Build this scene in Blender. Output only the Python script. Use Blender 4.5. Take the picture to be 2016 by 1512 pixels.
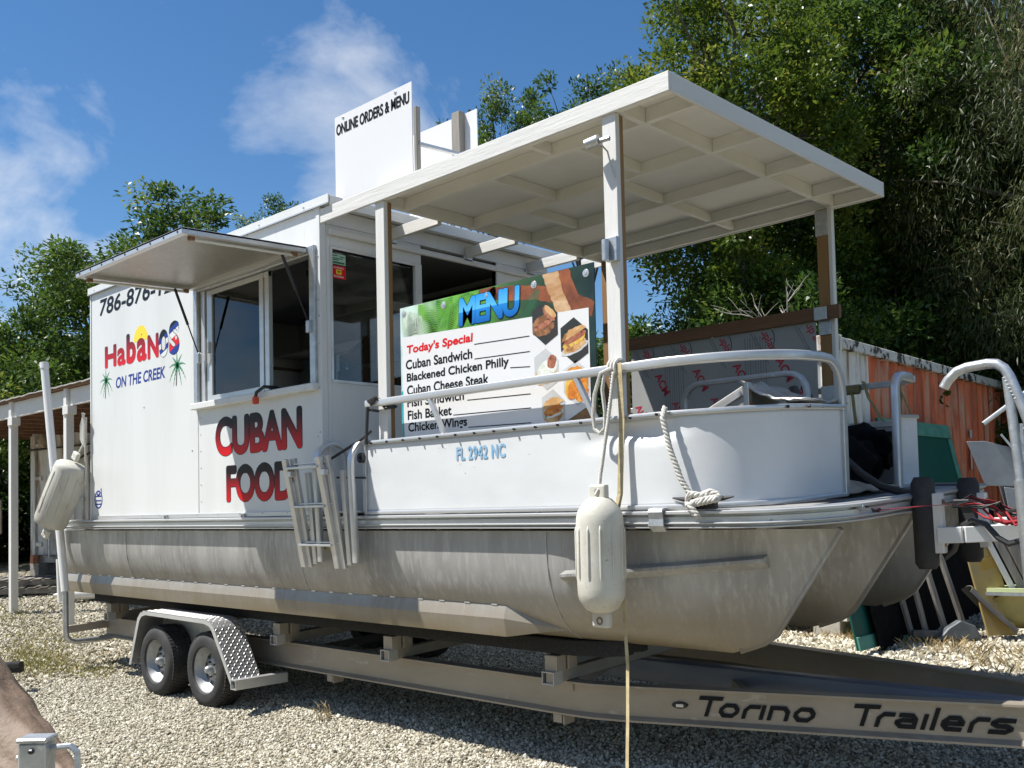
import bpy, bmesh, math, random
import numpy as np
from mathutils import Matrix, Vector, noise

# ------------------------------------------------------------------ scene, camera, world, sun
for o in list(bpy.data.objects): bpy.data.objects.remove(o)
S = bpy.context.scene
C = bpy.context.collection
R = math.radians
S.render.engine = 'CYCLES'
S.view_settings.view_transform = 'Standard'
S.view_settings.look = 'None'
S.view_settings.exposure = 0.80
S.view_settings.gamma = 1.0
S.view_settings.use_curve_mapping = False
S.cycles.max_bounces = 8
S.cycles.transparent_max_bounces = 12

CAM = Vector((6.046, -4.29, 1.65))
cam = bpy.data.cameras.new('camera')
cam.sensor_fit = 'HORIZONTAL'; cam.sensor_width = 36.0
cam.lens = 1941.0/2016.0*36.0
cam.shift_y = (910.0-756.0)/2016.0
cam.clip_start = 0.05; cam.clip_end = 2000
co = bpy.data.objects.new('camera', cam); C.objects.link(co)
rx = Vector((0.72070443, 0.69285627, -0.02313703))
ry = Vector((0.04740416, -0.01595759, 0.99874832))
rz = -Vector((-0.69161982, 0.72089913, 0.04434497))
co.matrix_world = Matrix(((rx.x, ry.x, rz.x, CAM.x), (rx.y, ry.y, rz.y, CAM.y), (rx.z, ry.z, rz.z, CAM.z), (0, 0, 0, 1)))
S.camera = co

SUN = Vector((1.04, 1.07, -2.54)).normalized()          # direction the light travels
sl = bpy.data.lights.new('sun', 'SUN'); sl.energy = 5.0; sl.angle = R(0.53); sl.color = (1.0, 0.965, 0.90)
so = bpy.data.objects.new('sun', sl); C.objects.link(so); so.location = (-10, -10, 25)
so.rotation_euler = SUN.to_track_quat('-Z', 'Y').to_euler()
sun_el = math.asin(-SUN.z); sun_az = math.atan2(-SUN.x, -SUN.y)   # azimuth clockwise from +Y

W = bpy.data.worlds.new('World'); S.world = W; W.use_nodes = True
nt = W.node_tree; N = nt.nodes; L = nt.links
N.clear()
out = N.new('ShaderNodeOutputWorld'); bg = N.new('ShaderNodeBackground'); bg.inputs[1].default_value = 0.060
sky = N.new('ShaderNodeTexSky'); sky.sky_type = 'NISHITA'; sky.sun_disc = False
sky.sun_elevation = sun_el; sky.sun_rotation = sun_az
sky.air_density = 1.0; sky.dust_density = 0.15; sky.ozone_density = 4.0
tc = N.new('ShaderNodeTexCoord')
# clouds: a flat layer seen from below, direction projected on a plane overhead
sep = N.new('ShaderNodeSeparateXYZ'); L.new(tc.outputs['Generated'], sep.inputs[0])
mx = N.new('ShaderNodeMath'); mx.operation = 'MAXIMUM'; mx.inputs[1].default_value = 0.0; L.new(sep.outputs[2], mx.inputs[0])
ad = N.new('ShaderNodeMath'); ad.operation = 'ADD'; ad.inputs[1].default_value = 0.42; L.new(mx.outputs[0], ad.inputs[0])
dx = N.new('ShaderNodeMath'); dx.operation = 'DIVIDE'; L.new(sep.outputs[0], dx.inputs[0]); L.new(ad.outputs[0], dx.inputs[1])
dy = N.new('ShaderNodeMath'); dy.operation = 'DIVIDE'; L.new(sep.outputs[1], dy.inputs[0]); L.new(ad.outputs[0], dy.inputs[1])
cb = N.new('ShaderNodeCombineXYZ'); L.new(dx.outputs[0], cb.inputs[0]); L.new(dy.outputs[0], cb.inputs[1])
cb.inputs[2].default_value = 8.3
mp = N.new('ShaderNodeMapping'); mp.inputs['Location'].default_value = (1.3, -0.4, 0); L.new(cb.outputs[0], mp.inputs[0])
n1 = N.new('ShaderNodeTexNoise'); n1.inputs['Scale'].default_value = 3.8; n1.inputs['Detail'].default_value = 9; n1.inputs['Roughness'].default_value = 0.56
n1.inputs['Distortion'].default_value = 0.25
L.new(mp.outputs[0], n1.inputs['Vector'])
cr = N.new('ShaderNodeValToRGB'); cr.color_ramp.elements[0].position = 0.47; cr.color_ramp.elements[1].position = 0.72
cr.color_ramp.elements[0].color = (0, 0, 0, 1); cr.color_ramp.elements[1].color = (0.85, 0.85, 0.85, 1)
L.new(n1.outputs[0], cr.inputs[0])
cm = N.new('ShaderNodeMixRGB'); L.new(cr.outputs[0], cm.inputs[0]); hsv = N.new('ShaderNodeHueSaturation'); hsv.inputs['Saturation'].default_value = 1.2; hsv.inputs['Value'].default_value = 1.22; L.new(sky.outputs[0], hsv.inputs['Color']); L.new(hsv.outputs[0], cm.inputs[1]); cm.inputs[2].default_value = (8.6, 9.0, 9.5, 1)
L.new(cm.outputs[0], bg.inputs[0]); L.new(bg.outputs[0], out.inputs[0])

# ------------------------------------------------------------------ helpers
rng = random.Random(7)
KS = 0.05                                                # the lot rises away from the camera

def gz(x, y):
    y = max(-20.0, min(14.0, y)); a = max(0.0, min(12.0, -x-3.0))
    return KS*y+0.04*a

class MB:
    def __init__(s): s.v = []; s.f = []
    def add(s, vs, fs):
        b = len(s.v); s.v += [tuple(p) for p in vs]; s.f += [tuple(i+b for i in f) for f in fs]
    def box(s, x0, x1, y0, y1, z0, z1):
        s.add([(x0,y0,z0),(x1,y0,z0),(x1,y1,z0),(x0,y1,z0),(x0,y0,z1),(x1,y0,z1),(x1,y1,z1),(x0,y1,z1)],
              [(0,3,2,1),(4,5,6,7),(0,1,5,4),(1,2,6,5),(2,3,7,6),(3,0,4,7)]); return s
    def bar(s, a, b, w, h, up=(0,0,1)):
        """rectangular bar from a to b; w sideways, h along up"""
        a = Vector(a); b = Vector(b); d = (b-a).normalized(); u = Vector(up)
        if abs(d.dot(u)) > 0.98: u = Vector((0,1,0)) if abs(d.y) < 0.9 else Vector((1,0,0))
        r = d.cross(u).normalized(); u = r.cross(d).normalized()
        vs = []
        for p in (a, b):
            for i, j in ((-1,-1),(1,-1),(1,1),(-1,1)): vs.append(p+r*(i*w/2)+u*(j*h/2))
        s.add(vs, [(3,2,1,0),(4,5,6,7),(0,1,5,4),(1,2,6,5),(2,3,7,6),(3,0,4,7)]); return s
    def sweep(s, pts, prof, closed=False, up=(0,0,1), caps=True, rot=None):
        """sweep 2-D profile (side, up) along pts with mitred joints"""
        P = [Vector(p) for p in pts]; n = len(P); m = len(prof); U = Vector(up); base = len(s.v); prev = None
        for i in range(n):
            if closed: t0 = (P[i]-P[i-1]).normalized(); t1 = (P[(i+1) % n]-P[i]).normalized()
            else:
                t0 = (P[i]-P[i-1]).normalized() if i > 0 else (P[1]-P[0]).normalized()
                t1 = (P[i+1]-P[i]).normalized() if i < n-1 else t0
            t = (t0+t1)
            t = t.normalized() if t.length > 1e-6 else t0
            if rot == 'min' and prev is not None:
                r = prev-t*prev.dot(t); r.normalize(); u = r.cross(t).normalized()
            else:
                uu = U if abs(t.dot(U)) < 0.97 else (Vector((0,1,0)) if abs(t.y) < .9 else Vector((1,0,0)))
                r = t.cross(uu).normalized(); u = r.cross(t).normalized()
            prev = r
            k = 1.0/max(0.35, math.cos(0.5*t0.angle(t1, 0)))
            for a, b in prof: s.v.append(tuple(P[i]+r*(a*(k if rot != 'min' else 1))+u*b))
        for i in range(n if closed else n-1):
            j = (i+1) % n
            for a in range(m):
                b = (a+1) % m
                s.f.append((base+i*m+a, base+i*m+b, base+j*m+b, base+j*m+a))
        if caps and not closed:
            s.f.append(tuple(base+a for a in reversed(range(m)))); s.f.append(tuple(base+(n-1)*m+a for a in range(m)))
        return s
    def tube(s, pts, r, n=8):
        return s.sweep(pts, [(r*math.cos(2*math.pi*i/n), r*math.sin(2*math.pi*i/n)) for i in range(n)], rot='min')
    def taper(s, pts, rs, n=6):
        P = [Vector(p) for p in pts]; base = len(s.v); prev = None
        for i, p in enumerate(P):
            t = (P[min(i+1, len(P)-1)]-P[max(i-1, 0)]).normalized()
            if prev is None: uu = Vector((0,0,1)) if abs(t.z) < .9 else Vector((1,0,0)); r = t.cross(uu).normalized()
            else: r = (prev-t*prev.dot(t)).normalized()
            prev = r; u = r.cross(t)
            for k in range(n):
                a = 2*math.pi*k/n; s.v.append(tuple(p+(r*math.cos(a)+u*math.sin(a))*rs[i]))
        for i in range(len(P)-1):
            for k in range(n):
                b = (k+1) % n; s.f.append((base+i*n+k, base+i*n+b, base+(i+1)*n+b, base+(i+1)*n+k))
        s.f.append(tuple(base+(len(P)-1)*n+k for k in range(n))); return s
    def lathe(s, prof, c, axis='Y', n=32, a0=0, a1=2*math.pi):
        """prof: list of (radius, along)"""
        c = Vector(c); full = abs(a1-a0-2*math.pi) < 1e-6; m = len(prof); base = len(s.v); cnt = n if full else n+1
        for i in range(cnt):
            a = a0+(a1-a0)*i/n; ca, sa = math.cos(a), math.sin(a)
            for r, h in prof:
                q = {'Y': (r*ca, h, r*sa), 'Z': (r*ca, r*sa, h), 'X': (h, r*ca, r*sa)}[axis]
                s.v.append(tuple(c+Vector(q)))
        for i in range(n):
            j = (i+1) % cnt
            for k in range(m-1): s.f.append((base+i*m+k, base+j*m+k, base+j*m+k+1, base+i*m+k+1))
        return s
    def prism(s, poly, fn, d):
        """poly: 2-D points; fn(u, v, w) gives the 3-D point; extruded w from 0 to d"""
        n = len(poly); vs = [fn(u, v, 0) for u, v in poly]+[fn(u, v, d) for u, v in poly]
        fs = [tuple(reversed(range(n))), tuple(range(n, 2*n))]+[(i, (i+1) % n, n+(i+1) % n, n+i) for i in range(n)]
        s.add(vs, fs); return s
    def build(s, name, mat, parent=None, bev=0, smooth=False, shear=False, seg=1):
        v = [(x, y, z+KS*max(y, 0)) for x, y, z in s.v] if shear else s.v
        me = bpy.data.meshes.new(name); me.from_pydata(v, [], s.f); me.validate(); me.update()
        bm = bmesh.new(); bm.from_mesh(me); bmesh.ops.recalc_face_normals(bm, faces=bm.faces); bm.to_mesh(me); bm.free()
        return link(name, me, mat, parent, bev, smooth, seg)

def link(name, me, mat, parent=None, bev=0, smooth=False, seg=1):
    o = bpy.data.objects.new(name, me); C.objects.link(o)
    if mat is not None and len(me.materials) == 0: me.materials.append(mat)
    if smooth:
        for p in me.polygons: p.use_smooth = True
        if smooth != 'all':
            try: me.set_sharp_from_angle(angle=R(38))
            except Exception: pass
    if bev:
        m = o.modifiers.new('bevel', 'BEVEL'); m.width = bev; m.segments = seg; m.limit_method = 'ANGLE'; m.angle_limit = R(35)
    if parent is not None:
        o.parent = parent; o.matrix_parent_inverse = Matrix.Translation(-PW[parent.name]) if parent.name in PW else Matrix()
    return o
PW = {}
def tag(o, label=None, cat=None, group=None, kind=None):
    if label: o['label'] = label
    if cat: o['category'] = cat
    if group: o['group'] = group
    if kind: o['kind'] = kind
    return o
def thing(name, label, cat, loc=(0,0,0), group=None):
    o = bpy.data.objects.new(name, None); C.objects.link(o); o.location = loc; o.empty_display_size = .1
    PW[o.name] = Vector(loc)
    return tag(o, label, cat, group)
def arc(c, r, a0, a1, n, plane='XY', fixed=0.0):
    o = []
    for i in range(n+1):
        a = R(a0+(a1-a0)*i/n); u = c[0]+r*math.cos(a); v = c[1]+r*math.sin(a)
        o.append({'XY': (u, v, fixed), 'XZ': (u, fixed, v), 'YZ': (fixed, u, v)}[plane])
    return o
def rect(w, h): return [(-w/2,-h/2),(w/2,-h/2),(w/2,h/2),(-w/2,h/2)]
def rrect(w, h, r, n=3):
    o = []
    for cx, cy, a in ((w/2-r,h/2-r,0),(-w/2+r,h/2-r,90),(-w/2+r,-h/2+r,180),(w/2-r,-h/2+r,270)):
        for i in range(n+1): t = R(a+90*i/n); o.append((cx+r*math.cos(t), cy+r*math.sin(t)))
    return o

# ------------------------------------------------------------------ materials
def mat(name, col, rough=.5, metal=0., col2=None, vs=3., vd=6., lo=.35, hi=.7, bump=0., bs=60., stretch=(1,1,1),
        col3=None, vs3=20., lo3=.6, hi3=.75, spec=.5, coat=0., bdist=.01, rvar=0., space='Object', trans=0.):
    m = bpy.data.materials.new(name); m.use_nodes = True; t = m.node_tree; n = t.nodes; l = t.links
    b = n['Principled BSDF']; b.inputs['Base Color'].default_value = (*col, 1); b.inputs['Roughness'].default_value = rough
    b.inputs['Metallic'].default_value = metal; b.inputs['Specular IOR Level'].default_value = spec
    if coat: b.inputs['Coat Weight'].default_value = coat; b.inputs['Coat Roughness'].default_value = .15
    co_ = n.new('ShaderNodeTexCoord'); mp_ = n.new('ShaderNodeMapping'); mp_.inputs['Scale'].default_value = stretch
    l.new(co_.outputs[space], mp_.inputs[0])
    last = None
    def noi(scale, det):
        q = n.new('ShaderNodeTexNoise'); q.inputs['Scale'].default_value = scale; q.inputs['Detail'].default_value = det
        q.inputs['Roughness'].default_value = .62; l.new(mp_.outputs[0], q.inputs['Vector']); return q
    def ramp(src, a, c):
        q = n.new('ShaderNodeMapRange'); q.inputs[1].default_value = a; q.inputs[2].default_value = c; l.new(src, q.inputs[0]); return q
    if col2 is not None:
        q = noi(vs, vd); r_ = ramp(q.outputs[0], lo, hi); x = n.new('ShaderNodeMixRGB'); l.new(r_.outputs[0], x.inputs[0])
        x.inputs[1].default_value = (*col, 1); x.inputs[2].default_value = (*col2, 1); last = x
        if rvar:
            y = n.new('ShaderNodeMapRange'); y.inputs[3].default_value = rough-rvar; y.inputs[4].default_value = rough+rvar
            l.new(r_.outputs[0], y.inputs[0]); l.new(y.outputs[0], b.inputs['Roughness'])
    if col3 is not None:
        q = noi(vs3, 5); r_ = ramp(q.outputs[0], lo3, hi3); x = n.new('ShaderNodeMixRGB'); l.new(r_.outputs[0], x.inputs[0])
        if last: l.new(last.outputs[0], x.inputs[1])
        else: x.inputs[1].default_value = (*col, 1)
        x.inputs[2].default_value = (*col3, 1); last = x
    if last: l.new(last.outputs[0], b.inputs['Base Color'])
    if bump:
        q = noi(bs, 4); u = n.new('ShaderNodeBump'); u.inputs['Strength'].default_value = bump; u.inputs['Distance'].default_value = bdist
        l.new(q.outputs[0], u.inputs['Height']); l.new(u.outputs[0], b.inputs['Normal'])
    m['nodes_mp'] = mp_.name
    return m
M = {}
M['white_metal'] = mat('white_metal', (.645,.655,.65), .38, 0, (.575,.582,.572), 2.2, 8, .42, .75, bump=.05, bs=7, col3=(.47,.455,.42), vs3=7, lo3=.62, hi3=.84, stretch=(1,1,.16))
M['white_wood'] = mat('white_wood', (.63,.625,.605), .55, 0, (.55,.54,.51), 5, 6, .45, .8, bump=.35, bs=26, stretch=(.12,1,1), col3=(.42,.37,.3), vs3=9, lo3=.74, hi3=.8)
M['white_wood_y'] = mat('white_wood_across', (.63,.625,.605), .55, 0, (.55,.54,.51), 5, 6, .45, .8, bump=.35, bs=26, stretch=(1,.12,1), col3=(.42,.37,.3), vs3=9, lo3=.74, hi3=.8)
M['white_wood_z'] = mat('white_wood_upright', (.64,.635,.615), .55, 0, (.55,.54,.51), 5, 6, .45, .8, bump=.4, bs=26, stretch=(1,1,.12), col3=(.45,.4,.33), vs3=9, lo3=.74, hi3=.8)
M['ceiling'] = mat('painted_plywood', (.74,.73,.69), .6, 0, (.66,.645,.60), 2.5, 5, .4, .8, bump=.1, bs=30)
M['brown_wood'] = mat('treated_wood', (.30,.17,.065), .7, 0, (.17,.09,.035), 6, 6, .35, .75, bump=.3, bs=30, stretch=(1,1,.1))
M['brown_wood_x'] = mat('treated_wood_along', (.20,.105,.055), .75, 0, (.10,.05,.028), 8, 6, .35, .7, bump=.3, bs=30, stretch=(.1,1,1), col3=(.26,.17,.11), vs3=4)
M['grey_wood'] = mat('weathered_wood', (.30,.28,.25), .85, 0, (.14,.125,.11), 10, 6, .35, .7, bump=.6, bs=40, stretch=(1,1,.08))
M['grey_wood_x'] = mat('weathered_wood_along', (.25,.235,.21), .85, 0, (.10,.09,.08), 8, 6, .35, .7, bump=.6, bs=40, stretch=(.1,1,1))
M['alu'] = mat('aluminium', (.60,.605,.61), .34, .5, (.50,.50,.50), 6, 6, .4, .75, bump=.05, bs=60, rvar=.06, stretch=(.2,1,1))
M['alu_plain'] = mat('aluminium_tube', (.62,.625,.63), .36, .7, (.51,.51,.51), 9, 6, .4, .8, bump=.04, bs=80)
M['alu_dull'] = mat('weathered_aluminium', (.52,.52,.515), .5, .7, (.40,.39,.375), 7, 7, .35, .75, bump=.12, bs=50, col3=(.62,.62,.61), vs3=30, lo3=.6, hi3=.72)
M['galv'] = mat('galvanised_steel', (.53,.55,.565), .42, .75, (.38,.40,.42), 14, 6, .4, .7, bump=.1, bs=70, col3=(.66,.68,.69), vs3=30, lo3=.6, hi3=.7)
M['beam'] = mat('trailer_aluminium', (.37,.325,.265), .5, .4, (.27,.235,.185), 4, 7, .35, .75, bump=.08, bs=40, stretch=(.35,1,1), col3=(.46,.42,.36), vs3=16, lo3=.6, hi3=.75)
M['rubber'] = mat('tyre_rubber', (.022,.022,.023), .78, 0, (.05,.048,.045), 6, 6, .45, .75, bump=.15, bs=60)
M['black'] = mat('black_plastic', (.018,.018,.02), .45, 0, (.03,.03,.03), 12, 5)
M['carpet'] = mat('black_carpet', (.012,.012,.013), .95, 0, (.03,.03,.03), 60, 4, bump=.8, bs=300)
M['rope'] = mat('white_rope', (.57,.56,.52), .85, 0, (.45,.43,.39), 60, 4, bump=.5, bs=160)
M['vinyl'] = mat('fender_vinyl', (.57,.56,.50), .55, 0, (.43,.405,.335), 5, 7, .4, .75, bump=.12, bs=80, col3=(.27,.255,.22), vs3=34, lo3=.62, hi3=.76)
M['vinyl_grey'] = mat('dirty_fender_vinyl', (.50,.49,.44), .6, 0, (.34,.325,.28), 3, 7, .35, .7, bump=.12, bs=60, col3=(.20,.19,.16), vs3=14, lo3=.58, hi3=.74, stretch=(1,1,.2))
M['pvc'] = mat('pvc_pipe', (.68,.68,.67), .35, 0, (.72,.71,.69), 3, 5)
M['strap_tan'] = mat('tan_webbing', (.50,.42,.25), .9, 0, (.36,.28,.15), 18, 5, bump=.3, bs=200)
M['strap_olive'] = mat('olive_webbing', (.23,.20,.09), .9, 0, (.15,.13,.06), 18, 5, bump=.3, bs=200)
M['strap_red'] = mat('red_webbing', (.42,.03,.045), .85, 0, (.2,.015,.02), 25, 5, bump=.3, bs=200)
M['bag'] = mat('black_fabric', (.0025,.0025,.003), .9, 0, (.006,.006,.007), 9, 6, spec=.12, bump=.4, bs=14, bdist=.03)
M['canvas'] = mat('tan_canvas', (.40,.33,.25), .9, 0, (.30,.24,.18), 7, 6, bump=.3, bs=90)
M['tarp'] = mat('brown_tarp', (.19,.132,.092), .68, 0, (.115,.075,.05), 3, 7, .35, .7, bump=.5, bs=9, bdist=.03, col3=(.26,.20,.15), vs3=12, lo3=.6, hi3=.8)
M['concrete'] = mat('concrete', (.42,.40,.36), .9, 0, (.3,.28,.25), 10, 6, bump=.4, bs=60)
M['interior'] = mat('interior_panel', (.30,.30,.295), .5, 0, (.24,.24,.235), 2, 5)
M['dark_steel'] = mat('dark_steel', (.05,.05,.055), .35, .6, (.03,.03,.032), 4, 5)
M['black_print'] = mat('black_print', (.010,.011,.014), .4, spec=.15)
M['blue_print'] = mat('blue_print', (.02,.045,.26), .4, spec=.15)
M['faded_blue'] = mat('faded_blue_print', (.17,.36,.55), .5, 0, (.3,.47,.62), 12, 5)
M['green_print'] = mat('green_print', (.0,.20,.055), .4)
M['yellow_print'] = mat('yellow_print', (.85,.62,.02), .4)
M['red_print'] = mat('red_print', (.62,.015,.02), .4, spec=.15)
M['white_print'] = mat('white_print', (.68,.68,.69), .4)
M['rust'] = mat('rusty_screw', (.17,.07,.03), .8, 0, (.3,.2,.12), 60, 5)
def glass(name, tint, rough=.02, mixf=.25):
    m = bpy.data.materials.new(name); m.use_nodes = True; t = m.node_tree; n = t.nodes; l = t.links
    n.remove(n['Principled BSDF']); o_ = n['Material Output']
    tr = n.new('ShaderNodeBsdfTransparent'); tr.inputs[0].default_value = (*tint, 1)
    gl = n.new('ShaderNodeBsdfGlossy'); gl.inputs['Roughness'].default_value = rough; gl.inputs[0].default_value = (.9,.95,1,1)
    lw = n.new('ShaderNodeFresnel'); lw.inputs[0].default_value = 1.5
    ma = n.new('ShaderNodeMath'); ma.operation = 'ADD'; ma.inputs[1].default_value = mixf; l.new(lw.outputs[0], ma.inputs[0])
    x = n.new('ShaderNodeMixShader'); l.new(ma.outputs[0], x.inputs[0]); l.new(tr.outputs[0], x.inputs[1]); l.new(gl.outputs[0], x.inputs[2])
    l.new(x.outputs[0], o_.inputs[0]); return m
M['glass'] = glass('window_glass', (.30,.33,.34), mixf=.0)
M['glass_clear'] = glass('front_glass', (.6,.62,.62), mixf=.0)
def zgrad(name, stops, rough=.4):
    """printed colour gradient by height on a flat print"""
    m = bpy.data.materials.new(name); m.use_nodes = True; t = m.node_tree; n = t.nodes; l = t.links; b = n['Principled BSDF']
    b.inputs['Roughness'].default_value = rough; b.inputs['Specular IOR Level'].default_value = .15
    g = n.new('ShaderNodeTexCoord'); s_ = n.new('ShaderNodeSeparateXYZ'); l.new(g.outputs['Object'], s_.inputs[0])
    z0, z1 = stops[0][0], stops[-1][0]
    q = n.new('ShaderNodeMapRange'); q.inputs[1].default_value = z0; q.inputs[2].default_value = z1; l.new(s_.outputs[2], q.inputs[0])
    c = n.new('ShaderNodeValToRGB'); e = c.color_ramp.elements
    for i, (z, col) in enumerate(stops):
        k = e[i] if i < 2 and len(stops) >= 2 else None
        if i == 0: k = e[0]; k.position = 0
        elif i == len(stops)-1: k = e[len(e)-1]; k.position = 1
        else: k = e.new((z-z0)/(z1-z0))
        k.color = (*col, 1)
    l.new(q.outputs[0], c.inputs[0]); l.new(c.outputs[0], b.inputs['Base Color']); return m

# ------------------------------------------------------------------ flat lettering
def text2d(s, bold=0., spacing=1.):
    cu = bpy.data.curves.new('lettering', 'FONT'); cu.body = s; cu.size = 1; cu.offset = bold; cu.space_character = spacing
    cu.resolution_u = 6; cu.fill_mode = 'FRONT'
    o = bpy.data.objects.new('lettering', cu); C.objects.link(o)
    dg = bpy.context.evaluated_depsgraph_get(); me = bpy.data.meshes.new_from_object(o.evaluated_get(dg))
    v = [(p.co.x, p.co.y) for p in me.vertices]; f = [tuple(p.vertices) for p in me.polygons]
    bpy.data.objects.remove(o); bpy.data.curves.remove(cu); bpy.data.meshes.remove(me)
    return v, f
def place2d(mb, vf, fn, box=None, shear=0., ref=None):
    """fit the flat letters into box=(u0,u1,v0,v1) and map with fn(u,v)"""
    v, f = vf; src = ref[0] if ref else v
    if box:
        xs = [p[0] for p in src]; ys = [p[1] for p in src]
        x0, x1, y0, y1 = min(xs), max(xs), min(ys), max(ys); u0, u1, w0, w1 = box
        su = (u1-u0-shear*(w1-w0))/(x1-x0); sv = (w1-w0)/(y1-y0)
        v = [(u0+(x-x0)*su+shear*(y-y0)*sv, w0+(y-y0)*sv) for x, y in v]
    mb.add([fn(a, b) for a, b in v], f); return mb
def stroke(mb, pts, w, fn, closed=False):
    """flat poly-line with mitred corners"""
    P = [Vector(p) for p in pts]; n = len(P); Lf, Rt = [], []
    for i in range(n):
        a = P[i-1] if (i > 0 or closed) else None; c = P[(i+1) % n] if (i < n-1 or closed) else None
        d0 = (P[i]-a).normalized() if a is not None else None; d1 = (c-P[i]).normalized() if c is not None else None
        if d0 is None: d0 = d1
        if d1 is None: d1 = d0
        n0 = Vector((-d0.y, d0.x)); n1 = Vector((-d1.y, d1.x)); m_ = (n0+n1)
        m_ = m_.normalized() if m_.length > 1e-5 else n0
        k = w/2/max(.4, m_.dot(n0)); Lf.append(P[i]+m_*k); Rt.append(P[i]-m_*k)
    vs = [fn(p.x, p.y) for p in Lf]+[fn(p.x, p.y) for p in Rt]
    mb.add(vs, [(i, (i+1) % n, n+(i+1) % n, n+i) for i in range(n if closed else n-1)]); return mb
def poly2d(mb, pts, fn):
    mb.add([fn(u, v) for u, v in pts], [tuple(range(len(pts)))]); return mb
def disc2d(mb, c, r, fn, n=16, a0=0, a1=360):
    pts = [(c[0]+r*math.cos(R(a0+(a1-a0)*i/n)), c[1]+r*math.sin(R(a0+(a1-a0)*i/n))) for i in range(n+(0 if a1-a0 == 360 else 1))]
    return poly2d(mb, pts, fn)
def flat(mb, name, m, parent):
    me = bpy.data.meshes.new(name); me.from_pydata(mb.v, [], mb.f); me.update()
    return link(name, me, m, parent)

# ------------------------------------------------------------------ ground
def ground_mesh():
    xs = sorted(set([-400,-200,-120,-80,-60,-45]+[-35+i*1.0 for i in range(0,20)]+[-15+i*.5 for i in range(0,50)]+[10+i*2 for i in range(0,8)]+[30,50,80,140,250,400]))
    ys = sorted(set([-400,-200,-100,-60,-40,-25,-15]+[-10+i*.5 for i in range(0,46)]+[13+i*1.5 for i in range(0,12)]+[35,50,80,140,250,400]))
    v = []; f = []
    for y in ys:
        for x in xs:
            h = gz(x, y)
            if -20 < x < 12 and -10 < y < 14: h += .035*noise.noise(Vector((x*.55, y*.55, 3)))-.004
            v.append((x, y, h-.012))
    n = len(xs)
    for j in range(len(ys)-1):
        for i in range(n-1): f.append((j*n+i, j*n+i+1, (j+1)*n+i+1, (j+1)*n+i))
    me = bpy.data.meshes.new('ground'); me.from_pydata(v, [], f); me.update(); return me
def gh(x, y):
    h = gz(x, y)
    if -20 < x < 12 and -10 < y < 14: h += .035*noise.noise(Vector((x*.55, y*.55, 3)))-.004
    return h-.012
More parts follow.
